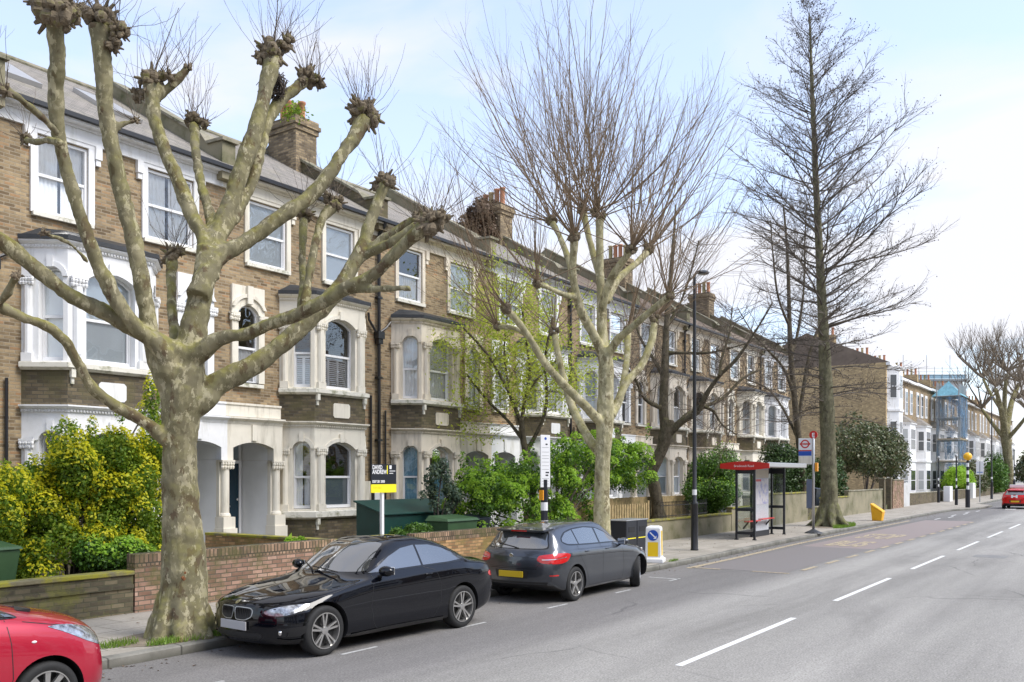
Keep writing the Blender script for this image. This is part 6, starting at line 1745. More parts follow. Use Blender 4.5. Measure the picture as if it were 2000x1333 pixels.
cp.line('side_skirt', [(1.20, .20), (1.9, .215), (2.6, .215), (3.02, .21)], 'side', .05, 'gloss_black', .012)
for sg in (1, -1):
    h = cp.cast((2.62, 3, .885), (0, -1, 0))[0]
    m_ = MB(); m_.sphere((2.70, (h.y + .012) * sg, .885), .085, 12, 8, 1, .22, .17); m_.build('door_handle', M['paint_black'], cp.root, smooth=True)
cp.patch('tail_light', [(.36, .70), (.52, .67), (.78, .74), (.80, .80), (.55, .83), (.38, .80)], 'rcorner', 'redlens', .004)
cp.line('boot_gap', [(-.55, .93), (-.5, .72), (.5, .72), (.55, .93)], 'rear', .007, mirror=False)
cp.mirror_(1.78, 1.0, .93)
mb = MB()
for (a, b_) in (((1.36, .10, 1.01), (1.66, .62, 1.065)), ((1.34, -.45, .995), (1.42, .15, 1.035))):
    mb.tube([a, b_], .009, 5)
mb.build('windscreen_wiper', M['plastic'], cp.root)

HATCH = [
 (0.00, .30, .28, .72, .32, .76, .44, .76, .56, .72, .64, .58, .68, .34, .70, .71),
 (0.07, .30, .21, .78, .28, .82, .44, .80, .58, .755, .67, .62, .725, .36, .75, .76),
 (0.22, .26, .19, .84, .26, .862, .45, .845, .62, .79, .72, .66, .78, .38, .81, .82),
 (0.50, .18, .18, .865, .25, .88, .48, .862, .67, .81, .77, .68, .84, .40, .87, .88),
 (0.85, .10, .18, .870, .24, .885, .52, .874, .77, .825, .85, .69, .885, .42, .92, .935),
 (1.15, .16, .18, .866, .23, .878, .54, .868, .82, .82, .895, .69, .925, .42, .965, .98),
 (1.32, .22, .18, .862, .23, .876, .55, .866, .84, .815, .92, .69, .96, .42, 1.01, 1.025),
 (1.50, .22, .18, .862, .23, .875, .55, .865, .855, .81, .942, .68, 1.055, .42, 1.105, 1.125),
 (1.76, .18, .18, .862, .23, .875, .55, .865, .865, .80, .955, .635, 1.21, .42, 1.265, 1.285),
 (2.00, .12, .18, .862, .23, .875, .55, .865, .875, .795, .965, .60, 1.32, .42, 1.37, 1.385),
 (2.30, .05, .18, .862, .23, .875, .55, .866, .88, .795, .97, .58, 1.36, .41, 1.415, 1.43),
 (2.80, .0, .18, .864, .23, .876, .55, .868, .885, .80, .978, .575, 1.36, .40, 1.42, 1.435),
 (3.30, -.03, .18, .866, .23, .882, .56, .874, .89, .805, .98, .575, 1.335, .40, 1.40, 1.418),
 (3.65, -.06, .19, .866, .24, .882, .57, .874, .89, .80, .985, .58, 1.295, .40, 1.36, 1.38),
 (3.88, -.10, .21, .855, .26, .872, .57, .864, .88, .79, .98, .60, 1.24, .41, 1.315, 1.34),
 (4.02, -.14, .24, .83, .29, .858, .57, .846, .82, .78, .965, .63, 1.12, .43, 1.18, 1.20),
 (4.16, -.18, .28, .80, .33, .84, .57, .825, .80, .765, .935, .64, 1.01, .45, 1.04, 1.05),
 (4.27, -.22, .32, .78, .37, .815, .57, .795, .77, .74, .89, .62, .94, .43, .96, .965),
 (4.33, -.22, .36, .75, .41, .79, .57, .77, .72, .70, .80, .58, .83, .40, .845, .85),
]
def hatch(loc, rz, paint, label, wheels='y5', steer=0, name='parked_car', detail=True):
    ht = Car(HATCH, 4.33, [(.77, .86), (3.46, .868)], .318, paint, .05, .03)
    ht.build(loc, rz, label, name=name)
    ht.wheel(wheels, steer)
    D = [(1.60, .985), (1.80, 1.09), (2.05, 1.215), (2.32, 1.30), (2.75, 1.335), (3.20, 1.315), (3.50, 1.265), (3.70, 1.17), (3.74, 1.09), (3.60, 1.03), (3.2, 1.01), (2.6, .995), (2.0, .985)]
    ht.patch('window_surround', D, 'side', 'gloss_black', .002)
    I_ = inset(D, .022)
    for a, b_ in ((0, 2.38), (2.44, 3.20), (3.24, 9)):
        ht.patch('side_window', clip(I_, a, b_), 'side', 'cglass', .0045, smooth_outline=False)
    ht.patch('windscreen', [(-.66, 1.02), (-.58, 1.2), (-.52, 1.345), (0, 1.385), (.52, 1.345), (.58, 1.2), (.66, 1.02), (0, 1.01)], 'front', 'cglass', .003, mirror=False)
    RG = [(-.60, 1.00), (-.55, 1.14), (-.48, 1.285), (-.2, 1.32), (.2, 1.32), (.48, 1.285), (.55, 1.14), (.60, 1.00), (.3, .985), (-.3, .985)]
    ht.patch('rear_window', [(p[0] * 1.05, p[1] + (.012 if p[1] > 1.2 else -.012)) for p in RG], 'rear', 'gloss_black', .002, mirror=False)
    ht.patch('rear_window', RG, 'rear', 'cglass', .005, mirror=False)
    ht.patch('tail_light', [(.42, .79), (.52, .735), (.84, .725), (1.0, .765), (1.08, .87), (.98, .905), (.74, .905), (.47, .87)], 'rcorner', 'redlens', .005)
    ht.line('tail_light_band', [(.50, .80), (.7, .805), (.98, .835)], 'rcorner', .012, 'chrome', .008)
    h = ht.cast((9, .1, .50), (-1, 0, 0))[0].x
    ht.patch('plate_recess', [(-.36, .60), (-.33, .46), (.33, .46), (.36, .60)], 'rear', 'plastic', .002, mirror=False, smooth_outline=False)
    ht.block('number_plate', h, h + .016, -.26, .26, .475, .585, 'plate_yellow')
    ht.line('chrome_strip', [(-.5, .635), (0, .63), (.5, .635)], 'rear', .006, 'gloss_black', .003, mirror=False)
    ht.line('boot_gap', [(-.6, .99), (-.62, .8), (-.50, .66), (.50, .66), (.62, .8), (.6, .99)], 'rear', .007, mirror=False)
    ht.patch('rear_reflector', [(.62, .53), (.63, .508), (.80, .51), (.80, .535)], 'rcorner', 'redlens', .005, smooth_outline=False)
    ht.patch('lower_bumper', [(-.70, .40), (-.66, .335), (.66, .335), (.70, .40)], 'rear', 'plastic', .003, mirror=False, smooth_outline=False)
    ht.line('door_gap', [(1.62, .975), (1.56, .8), (1.54, .5), (1.62, .25)], 'side', .007)
    ht.line('door_gap', [(2.41, 1.0), (2.42, .6), (2.44, .26)], 'side', .007)
    ht.line('door_gap', [(3.28, 1.03), (3.34, .85), (3.12, .60), (3.02, .42), (2.98, .26)], 'side', .007)
    ht.line('door_gap', [(1.62, .25), (2.98, .255)], 'side', .006)
    ht.line('bonnet_gap', [(.5, .765), (.85, .81), (1.3, .885)], 'side', .006)
    ht.line('body_crease', [(1.1, .76), (1.8, .79), (2.6, .81), (3.4, .83), (4.0, .84)], 'side', .006, 'gloss_black', .002)
    ht.patch('headlight', [(.40, .66), (.5, .60), (.75, .62), (.98, .70), (1.08, .77), (.85, .76), (.55, .715)], 'fcorner', 'headlens', .004)
    for sg in (1, -1):
        for xx in (2.22, 3.05):
            h2 = ht.cast((xx, 3, .89), (0, -1, 0))[0]
            m_ = MB(); m_.sphere((xx, (h2.y + .012) * sg, .895), .085, 12, 8, 1, .22, .17); m_.build('door_handle', M[paint], ht.root, smooth=True)
    ht.mirror_(1.66, 1.0, .93)
    sp_ = MB(); hh = ht.cast((3.80, 0, 3), (0, 0, -1))[0].z
    sp_.add([(3.70, -.54, hh - .01), (3.70, .54, hh - .01), (4.06, .52, hh - .045), (4.06, -.52, hh - .045), (3.72, -.54, hh - .06), (3.72, .54, hh - .06), (4.02, .50, hh - .085), (4.02, -.50, hh - .085)],
            [(0, 1, 2, 3), (7, 6, 5, 4), (0, 3, 7, 4), (1, 5, 6, 2), (3, 2, 6, 7), (0, 4, 5, 1)])
    ht_s = sp_.build('roof_spoiler', M[paint], ht.root, bevel=.012)
    b3 = MB(); b3.box(4.05, 4.07, -.16, .16, hh - .075, hh - .058); b3.build('brake_light', M['redlens'], ht.root)
    a0 = ht.cast((9, .06, 1.0), (-1, 0, 0))[0]; a1 = ht.cast((9, -.42, 1.06), (-1, 0, 0))[0]
    wv = MB(); wv.tube([(a0.x + .02, a0.y, a0.z), (a1.x + .025, a1.y, a1.z)], .010, 5); wv.box(a0.x, a0.x + .03, .02, .10, .965, 1.0); wv.build('rear_wiper', M['plastic'], ht.root)
    hb = ht.cast((9, 0, .86), (-1, 0, 0))[0]
    bd = MB(); bd.lathe([(.041, 0), (.041, .008), (.034, .010)], (hb.x - .002, 0, .86), 20, 'x'); bd.build('badge', M['chrome'], ht.root)
    return ht
hatch((17.62, 9.38, 0), PI + .02, 'paint_grey', 'dark metallic grey five door hatchback parked with its red tail lights towards the camera', 'y5', .42)
ht = hatch((70.7 + 4.33, 6.9, 0), PI, 'paint_red', 'bright red hatchback driving away with a white box sign on its roof', 'five', 0, 'driving_car')
mb = MB(); mb.box(2.55, 2.85, -.48, .48, 1.46, 1.68); mb.build('roof_sign', M['signwhite'], ht.root, bevel=.03)
hb = ht.cast((9, -.05, .88), (-1, 0, 0))[0]
mb = MB(); mb.box(hb.x + .005, hb.x + .03, -.24, -.12, .78, .98); mb.box(hb.x + .005, hb.x + .03, .04, .16, .78, .98); mb.box(hb.x + .0045, hb.x + .028, -.12, .04, .84, .92); mb.build('boot_lettering', M['signwhite'], ht.root)

MPV = [
 (0.00, .30, .26, .66, .30, .70, .42, .70, .56, .68, .68, .58, .73, .34, .76, .77),
 (0.07, .30, .20, .72, .27, .77, .42, .76, .60, .72, .75, .62, .80, .36, .83, .84),
 (0.22, .26, .18, .79, .25, .815, .44, .80, .66, .75, .81, .65, .865, .38, .90, .91),
 (0.50, .18, .18, .815, .25, .836, .50, .82, .74, .765, .89, .66, .945, .40, .975, .985),
 (0.80, .14, .18, .82, .24, .842, .55, .826, .80, .77, .95, .66, 1.01, .40, 1.045, 1.055),
 (1.00, .22, .18, .81, .24, .838, .57, .824, .83, .77, .985, .66, 1.06, .40, 1.10, 1.115),
 (1.25, .24, .18, .81, .24, .836, .58, .822, .85, .765, 1.01, .65, 1.19, .40, 1.24, 1.255),
 (1.65, .18, .18, .81, .24, .836, .58, .822, .86, .76, 1.03, .60, 1.38, .40, 1.43, 1.445),
 (2.00, .08, .18, .81, .24, .836, .58, .822, .87, .76, 1.04, .57, 1.46, .39, 1.51, 1.52),
 (2.60, .0, .18, .81, .24, .838, .58, .824, .88, .76, 1.05, .565, 1.46, .38, 1.515, 1.53),
 (3.20, -.04, .18, .815, .24, .84, .58, .826, .89, .755, 1.06, .57, 1.42, .38, 1.475, 1.49),
 (3.60, -.10, .2, .80, .26, .83, .58, .815, .89, .74, 1.05, .60, 1.28, .40, 1.34, 1.36),
 (3.78, -.14, .26, .78, .32, .81, .58, .79, .85, .72, .98, .6, 1.06, .4, 1.10, 1.11),
 (3.85, -.14, .34, .74, .40, .77, .58, .75, .75, .68, .84, .56, .88, .38, .90, .91),
]
mv = Car(MPV, 3.85, [(.80, .82), (3.25, .825)], .30, 'paint_crimson', .05, .03, W2=.84)
mv.arch = 1.16
mv.build((5.10, 8.99, 0), PI, 'crimson small car cut off by the left edge, only its bonnet and front wheel showing')
mv.wheel('nine')
D = [(1.02, 1.02), (1.14, 1.10), (1.45, 1.28), (1.75, 1.40), (2.3, 1.45), (3.0, 1.42), (3.35, 1.30), (3.42, 1.12), (3.0, 1.09), (2.0, 1.07), (1.3, 1.03)]
mv.patch('window_surround', D, 'side', 'gloss_black', .003)
I_ = inset(D, .025)
for a, b_ in ((0, 1.44), (1.50, 2.35), (2.41, 3.1), (3.14, 9)): mv.patch('side_window', clip(I_, a, b_), 'side', 'cglass', .006, smooth_outline=False)
mv.patch('windscreen', [(-.64, 1.10), (-.58, 1.3), (-.52, 1.44), (0, 1.48), (.52, 1.44), (.58, 1.3), (.64, 1.10), (0, 1.11)], 'front', 'cglass', .003, mirror=False)
mv.patch('headlight', [(.44, .70), (.52, .665), (.66, .665), (.84, .74), (1.02, .86), (1.10, .915), (.92, .905), (.66, .84), (.50, .77)], 'fcorner', 'headlens', .004)
mv.line('door_gap', [(1.16, 1.06), (1.13, .8), (1.12, .5), (1.2, .26)], 'side', .008)
mv.line('door_gap', [(2.38, 1.07), (2.38, .27)], 'side', .008)
mv.line('bonnet_gap', [(.5, .885), (.75, .93), (1.0, .985)], 'side', .007)
mv.patch('grille', [(-.4, .66), (-.38, .60), (.38, .60), (.4, .66)], 'front', 'plastic', .003, mirror=False)
mv.patch('lower_intake', [(-.5, .42), (-.46, .28), (.46, .28), (.5, .42)], 'front', 'plastic', .003, mirror=False)
h = mv.cast((-3, .1, .48), (1, 0, 0))[0].x
mv.block('number_plate', h - .014, h, -.26, .26, .44, .55, 'plate_grey')
for sg in (1, -1):
    h2 = mv.cast((.93, 3, .80), (0, -1, 0))[0]
    m_ = MB(); m_.sphere((.93, h2.y * sg, .80), .018, 8, 6, 1.4, .6, .7); m_.build('side_repeater', M['signwhite'], mv.root, smooth=True)
mv.mirror_(1.42, 1.12, .90)
wv = MB(); wv.tube([(.86, .30, 1.06), (.98, -.45, 1.075)], .012, 5); wv.box(.8, .92, .2, .5, 1.03, 1.06); wv.build('windscreen_wiper', M['plastic'], mv.root)
# ------------------------------------------------------------------ garden walls, street furniture, signs, bins
def wall_piece(name, x0, x1, y, z1, mat, label, cop=None, th=.23, z0=.08, y_end=None, cat='wall', group=None, soldier=False):
    root = empty(name, ((x0 + x1) / 2, y, z0), 0, label, cat, group)
    ox = (x0 + x1) / 2
    mb = MB(); mb.box(x0 - ox, x1 - ox, 0, th, 0, z1 - z0 - (.21 if soldier else (.05 if cop else 0)))
    mb.build('brickwork', M[mat], root)
    if soldier:
        mb = MB(); mb.box(x0 - ox - .003, x1 - ox + .003, -.004, th + .004, z1 - z0 - .21, z1 - z0); mb.build('coping', M['soldier'], root, bevel=.01)
    elif cop:
        mb = MB(); mb.box(x0 - ox - .01, x1 - ox + .01, -.04, th + .04, z1 - z0 - .05, z1 - z0 + .015); mb.build('coping', M[cop], root, bevel=.012)
    return root
M['mosscap'] = simple('mossy_coping', (0.17, 0.15, 0.09), .95, var=.3, vscale=6, dirt=(0.28, 0.26, 0.03), dscale=2.5, dlo=.40, dhi=.55, bmp=.8, bscale=18)
rw = wall_piece('garden_wall', -2, 8.25, 13.1, .78, 'brick_old', 'low sooty garden wall with a mossy ledge in front of the golden shrub', 'mosscap')
mb = MB(); mb.box(-5.13, 5.12, -.035, 0, .44, .50); mb.build('brick_ledge', M['brick_old'], rw)
wall_piece('garden_wall', 8.27, 12.62, 13.08, 1.05, 'brick_pink', 'pinkish red brick garden wall with upright coping bricks between the plane and the coupe', soldier=True, z0=.08)
w2 = empty('garden_wall', (13.0, 15.5, .1), 0, 'low brick dividing wall running back to the porch with white columns', 'wall')
mb = MB(); mb.box(-.11, .11, -2.1, 2.1, .0, .84); mb.build('brickwork', M['brick_orange'], w2)
mb = MB(); mb.box(-.13, .13, -2.12, 2.1, .842, .90); mb.build('coping', M['mosscap'], w2, bevel=.01)
wall_piece('garden_wall', 15.0, 18.3, 13.08, 1.02, 'brick_orange', 'orange brown brick wall behind the gap between the coupe and the hatchback', soldier=True)
wall_piece('garden_wall', 18.35, 24.0, 13.12, .72, 'brick_old', 'low dark wall hidden under the bright green bush', 'stone')
wall_piece('garden_wall', 24.05, 33.9, 13.1, .84, 'wallstone', 'rough pale flecked low wall carrying the timber fence and iron railings', 'mosscap')
wall_piece('garden_wall', 33.95, 38.1, 13.1, 1.05, 'wallstone', 'plain brown rendered wall behind the bus shelter seat', 'mosscap')
wall_piece('garden_wall', 38.15, 43.9, 13.1, 1.52, 'wallstone', 'tall square ended rendered wall left of the bus stop pole', 'mosscap')
wall_piece('garden_wall', 44.0, 46.6, 13.3, .75, 'brick_old', 'low red brown wall between the stop pole and the conical trunk', 'stone')
wall_piece('garden_wall', 46.7, 51.5, 13.1, 1.18, 'wallstone', 'low rendered wall just right of the conical trunk', 'mosscap')
wall_piece('garden_wall', 51.6, 59.7, 13.15, 1.48, 'wallstone', 'higher stained rendered wall behind the yellow grit bin', 'stone')
for i, (x, lab) in enumerate(((60.3, 'dark timber gate post nearest the grit bin'), (62.2, 'second dark gate post, left of the brick pier'))):
    r_2 = empty('gate_post', (x, 13.3, .1), 0, lab, 'post')
    mb = MB(); mb.box(-.16, .16, -.16, .16, 0, 2.0); mb.build('post', M['brick_dark'], r_2, bevel=.01)
    mb = MB(); mb.box(-.2, .2, -.2, .2, 2.0, 2.08); mb.build('cap', M['stone'], r_2, bevel=.01)
wall_piece('garden_wall', 63.4, 66.8, 13.3, 2.05, 'brick_pink', 'reddish brick wall between the gate posts and the pale gate', 'stone')
g_ = empty('side_gate', (68.6, 13.5, .1), 0, 'pale grey timber gate right of the brick pier', 'gate')
mb = MB()
for k in range(10): mb.box(-1.2 + k * .24, -1.2 + k * .24 + .228, 0, .03, 0, 1.75 - .02 * abs(k - 5))
mb.build('boards', M['greystucco'], g_)
mb = MB(); mb.box(-1.2, 1.2, .03, .07, .3, .4); mb.box(-1.2, 1.2, .03, .07, 1.3, 1.4); mb.build('rails', M['greystucco'], g_)
wall_piece('garden_wall', 70.2, 118, 13.7, 1.0, 'brick_dark', 'long low dark wall below the clipped hedges beyond the crossing', 'stone', cat='wall')
# timber picket fence on the wall, taller boards behind
pf = empty('picket_fence', (25.45, 13.2, .85), 0, 'short timber picket fence between the pale plane trunk and the leaning tree', 'fence')
rnd = random.Random(2); mb = MB(); x = -1.35
while x < 1.25:
    mb.box(x, x + .095, -.02, .0, 0.02, .55 + rnd.uniform(-.012, .012)); x += .165
mb.build('pickets', M['wood'], pf)
mb = MB(); mb.box(-1.35, 1.3, .002, .04, .12, .18); mb.box(-1.35, 1.3, .002, .04, .42, .48); mb.build('rails', M['wood'], pf)
mb = MB(); mb.box(1.26, 1.36, -.03, .06, 0, .64); mb.build('post', M['wood'], pf)
bf = empty('board_fence', (28.6, 14.6, .42), 0, 'weathered board fence standing back behind the pickets and railings', 'fence')
mb = MB(); x = -4.5
while x < 4.6: mb.box(x, x + .14, 0, .02, 0, 1.12 + rnd.uniform(-.01, .01)); x += .15
mb.build('boards', M['wood'], bf)
mb = MB(); mb.box(-4.5, 4.6, .02, .06, .9, .97); mb.build('rail', M['wood'], bf)
rl = empty('iron_railings', (29.7, 13.2, .855), 0, 'black iron railings on the rough wall between the leaning tree and the lamp post', 'railing')
mb = MB(); x = -1.95
while x < 2.0: mb.tube([(x, 0, 0), (x, 0, .52)], .009, 5); mb.sphere((x, 0, .54), .018, 5, 4, sz=1.8); x += .115
mb.build('bars', M['pipe'], rl, fix=False)
mb = MB(); mb.box(-2, 2, -.012, .012, .06, .085); mb.box(-2, 2, -.012, .012, .42, .445); mb.build('rails', M['pipe'], rl)

# street lamps
def lamp(loc, h, label, arm=.7, r0=.105, flip=1, s=1.0, group='tall dark street lamps'):
    root = empty('street_lamp', loc, 0, label, 'street lamp', group)
    mb = MB(); mb.lathe([(r0 * 1.12, 0), (r0 * 1.12, .03), (r0, .05), (r0, 1.33), (r0 * 1.05, 1.34), (r0 * 1.05, 1.38), (r0 * .62, 1.45), (r0 * .5, h * .5), (r0 * .4, h - .1), (r0 * .38, h)], n=16); mb.build('column', M['pipe'], root, smooth=True)
    mb = MB(); mb.tube([(0, 0, h - .12), (.08, 0, h + .02), (arm * .45 * flip, 0, h + .12)], [.04, .035, .03], 8); mb.build('bracket', M['pipe'], root)
    mb = MB(); mb.sphere((0, 0, 0), .38, 14, 8, 1, .38, .2); hd = mb.build('lantern', M['pipe'], root, smooth=True); hd.location = (arm * .45 * flip + .30 * flip, 0, h + .16); hd.rotation_euler = (0, -.12 * flip, 0)
    mb = MB(); mb.sphere((0, 0, -.03), .3, 12, 6, 1, .34, .18); mb.build('lens', M['silver'], hd, smooth=True)
    mb = MB(); mb.box(-r0 - .004, -r0 + .01, -.04, .04, .7, 1.0); mb.build('door', M['pipe'], root)
    mb = MB(); mb.tube([(0, 0, 1.62), (0, 0, 1.78)], r0 * .64, 12); mb.build('number_band', M['signwhite'], root)
    return root
l1 = lamp((24.62, 10.64, .12), 8.1, 'tall black street lamp between the striped bollard and the bus shelter')
l2_ = copy_tree(l1); l2_.location = (95.5, 11.25, .12); l2_.scale = (1.1, 1.1, 1.17); l2_['label'] = 'distant dark street lamp rising right of the striped beacon pole'
l3 = copy_tree(l1); l3.location = (150, 11.3, .12); l3['label'] = 'farthest street lamp, small beside the far plane trunks'

# bus shelter
sh = empty('bus_shelter', (31.4, 11.0, .12), 0, 'open bus shelter with black frame, red roof fascia and red perch seat', 'bus shelter')
X = lambda x: x - 31.4
Y = lambda y: y - 11.0
def bar(mb, x0, x1, y0, y1, z0, z1): mb.box(X(x0), X(x1), Y(y0), Y(y1), z0 - .12, z1 - .12)
mb = MB(); bar(mb, 29.55, 33.75, 10.17, 11.72, 2.60, 2.70); mb.build('roof', M['silver'], sh, bevel=.02)
mb = MB(); bar(mb, 29.53, 33.77, 10.11, 10.165, 2.60, 2.76); mb.build('front_trim', M['silver'], sh, bevel=.02)
mb = MB(); n_ = 12
vs = []
for i in range(n_ + 1):
    y = 10.08 + (11.80 - 10.08) * i / n_; t_ = math.sin(PI * i / n_)
    vs += [(X(29.49), Y(y), 2.50 - .0 - .12 + .06 * (1 - t_)), (X(29.49), Y(y), 2.72 + .08 * t_ - .12), (X(29.53), Y(y), 2.72 + .08 * t_ - .12), (X(29.53), Y(y), 2.50 - .12 + .06 * (1 - t_))]
mb.add(vs, [(i * 4 + a, i * 4 + (a + 1) % 4, i * 4 + 4 + (a + 1) % 4, i * 4 + 4 + a) for i in range(n_) for a in range(4)] + [(0, 1, 2, 3), (n_ * 4 + 3, n_ * 4 + 2, n_ * 4 + 1, n_ * 4)])
fa = mb.build('red_fascia', M['signred'], sh)
tx = text_mesh('Brecknock Road', .105, 'stop_name', M['signwhite'], fa, (X(29.485), Y(10.95), 2.50 - .12 + .105), (PI / 2, 0, -PI / 2), 'CENTER')
for i, (x, y) in enumerate(((29.6, 11.25), (29.6, 10.62), (33.2, 11.25), (33.2, 10.78), (31.05, 11.25))):
    mb = MB(); bar(mb, x - .035, x + .035, y - .035, y + .035, .12, 2.60); mb.build('post', M['signblack'], sh)
    mb = MB(); bar(mb, x - .06, x + .06, y - .06, y + .06, .12, .15); mb.build('foot_plate', M['signblack'], sh)
for (x0, x1, y0, y1) in ((29.59, 29.61, 10.66, 11.21), (33.19, 33.21, 10.82, 11.21), (29.64, 31.01, 11.24, 11.26), (32.62, 33.16, 11.24, 11.26)):
    for z0, z1 in ((.30, .40), (1.10, 1.20), (2.38, 2.58)):
        mb = MB(); bar(mb, x0 - (.012 if y1 - y0 > .1 else 0), x1 + (.012 if y1 - y0 > .1 else 0), y0 - (.012 if x1 - x0 > .1 else 0), y1 + (.012 if x1 - x0 > .1 else 0), z0, z1)
        mb.build('rail', M['signblack'], sh)
    mb = MB()
    for z0, z1 in ((.40, 1.10), (1.20, 2.38)):
        if x1 - x0 > .1: mb.quad((X(x0), Y(11.25), z0 - .12), (X(x1), Y(11.25), z0 - .12), (X(x1), Y(11.25), z1 - .12), (X(x0), Y(11.25), z1 - .12))
        else: mb.quad((X(x0 + .01), Y(y0), z0 - .12), (X(x0 + .01), Y(y1), z0 - .12), (X(x0 + .01), Y(y1), z1 - .12), (X(x0 + .01), Y(y0), z1 - .12))
    mb.build('glazing', M['shelterglass'], sh, fix=False)
mb = MB(); bar(mb, 31.12, 32.60, 11.16, 11.30, .32, 2.58); ap = mb.build('information_panel', M['pavegrey'], sh, bevel=.01)
mb = MB(); bar(mb, 31.10, 32.62, 11.14, 11.32, .12, .32); mb.build('panel_plinth', M['signblack'], sh)
mb = MB(); bar(mb, 31.18, 32.54, 11.150, 11.158, 1.28, 2.20); mb.build('route_map', simple('route_map_paper', (.62, .60, .62), .3, var=.12, vscale=9, dirt=(.35, .36, .55), dscale=5, dlo=.5, dhi=.6), ap)
mb = MB(); bar(mb, 31.18, 32.54, 11.148, 11.158, 2.23, 2.52); mb.build('panel_header', simple('beige_header', (.52, .47, .38), .5), ap)
mb = MB(); bar(mb, 31.20, 31.75, 11.144, 11.149, 2.10, 2.18); mb.build('map_title', M['signred'], ap)
mb = MB(); bar(mb, 29.95, 31.15, 10.93, 11.12, .70, .735); mb.build('perch_seat', M['signred'], sh, bevel=.01)
mb = MB(); bar(mb, 31.25, 32.5, 10.90, 11.08, .74, .775); mb.build('perch_seat', M['signred'], sh, bevel=.01)
for x in (30.1, 31.0, 32.3):
    mb = MB(); mb.tube([(X(x), Y(11.20), .35), (X(x), Y(11.02), .57)], .03, 6); mb.build('seat_bracket', M['signblack'], sh)

# bus stop flag
bs = empty('bus_stop_sign', (34.5, 10.08, .12), 0, 'silver bus stop pole with white flag, red ring and red letter E disc', 'bus stop')
mb = MB(); mb.lathe([(.048, .1), (.048, 3.62), (.03, 3.64)], n=14); mb.build('pole', M['silver'], bs, smooth=True)
mb = MB(); mb.lathe([(.34, 0), (.30, .04), (.14, .11), (.06, .16)], n=16); mb.build('base', M['lead'], bs)
mb = MB(); mb.lathe([(.155, -.02), (.155, .02)], (0, 0, 3.74), 28, 'x'); dc = mb.build('letter_disc', M['signred'], bs)
text_mesh('E', .22, 'letter', M['signwhite'], dc, (-.024, 0, 3.74 - .08), (PI / 2, 0, -PI / 2), 'CENTER', bold=.006)
mb = MB(); mb.box(-.02, .02, .06, .56, 2.62, 3.62); fl = mb.build('flag', M['signwhite'], bs, bevel=.008)
def band(nm, z0, z1, mat, y0=.065, y1=.555, x=-.0225): 
    q = MB(); q.box(x, -.0205, y0, y1, z0, z1); return q.build(nm, M[mat], fl)
band('red_band', 3.13, 3.17, 'signred'); band('blue_band', 2.95, 3.125, 'signblue'); band('route_panel', 2.64, 2.93, 'beige') if 'beige' in M else band('route_panel', 2.64, 2.93, 'cream')
mb = MB(); n_ = 32
for i in range(n_):
    a0, a1 = 2 * PI * i / n_, 2 * PI * (i + 1) / n_
    mb.add([(-.0235, .31 + r * math.cos(a), 3.40 + r * math.sin(a)) for r, a in ((.115, a0), (.165, a0), (.165, a1), (.115, a1))], [(0, 1, 2, 3)])
mb.box(-.026, -.0242, .11, .51, 3.365, 3.435)
mb.build('ring', M['signred'], fl, fix=False)
text_mesh('BUS STOP', .055, 'lettering', M['signwhite'], fl, (-.0268, .31, 3.381), (PI / 2, 0, -PI / 2), 'CENTER')
text_mesh('towards town', .045, 'lettering', M['signwhite'], fl, (-.0235, .31, 3.02), (PI / 2, 0, -PI / 2), 'CENTER') if False else None
mb = MB(); mb.box(-.03, .10, -.16, -.06, 2.35, 2.68); mb.build('yellow_box', M['amber'], bs, bevel=.01)
mb = MB(); mb.box(-.03, .03, .06, .26, .95, 2.05); mb.build('timetable_case', M['greyblue'], bs, bevel=.01)

# grit bin
gb = empty('grit_bin', (46.0, 10.35, .12), 0, 'small yellow plastic bin with a sloping lid at the kerb', 'bin'); gb.scale = (.62, .72, .95)
mb = MB(); s_ = .34
mb.add([(-s_, -.3, 0), (s_, -.3, 0), (s_, .3, 0), (-s_, .3, 0), (-s_ - .1, -.38, .42), (s_ + .1, -.38, .42), (s_ + .1, .38, .78), (-s_ - .1, .38, .78)], [(0, 3, 2, 1), (0, 1, 5, 4), (1, 2, 6, 5), (2, 3, 7, 6), (3, 0, 4, 7), (4, 5, 6, 7)])
mb.build('tub', M['gritorange'], gb, bevel=.03)
mb = MB(); mb.add([(-s_ - .13, -.42, .42), (s_ + .13, -.42, .42), (s_ + .13, .42, .81), (-s_ - .13, .42, .81), (-s_ - .08, -.36, .52), (s_ + .08, -.36, .52), (s_ + .08, .38, .90), (-s_ - .08, .38, .90)], [(0, 3, 2, 1), (0, 1, 5, 4), (1, 2, 6, 5), (2, 3, 7, 6), (3, 0, 4, 7), (4, 5, 6, 7)])
mb.build('lid', M['gritorange'], gb, bevel=.03)

# keep-side bollard with blue arrow disc
bo = empty('traffic_bollard', (20.62, 10.0, .12), .30, 'white and yellow plastic bollard with a blue arrow disc by the hatchback nose', 'bollard')
mb = MB()
def ring4(w_, d_, z): return [(-w_, -d_, z), (w_, -d_, z), (w_, d_, z), (-w_, d_, z)]
lv = [(.26, .26, 0), (.26, .26, .10), (.20, .20, .13), (.185, .185, .86), (.17, .17, .90), (.10, .10, .925)]
V = []
for w_, d_, z in lv: V += ring4(w_, d_, z)
mb.add(V, [(i * 4 + k, i * 4 + (k + 1) % 4, i * 4 + 4 + (k + 1) % 4, i * 4 + 4 + k) for i in range(5) for k in range(4)] + [(3, 2, 1, 0), (20, 21, 22, 23)])
bb = mb.build('body', M['signwhite'], bo, bevel=.02)
mb = MB(); mb.add([(-.201, -.13, .16), (-.201, .13, .16), (-.195, .13, .52), (-.195, -.13, .52)], [(0, 1, 2, 3)]); mb.build('yellow_panel', M['bollyellow'], bo)
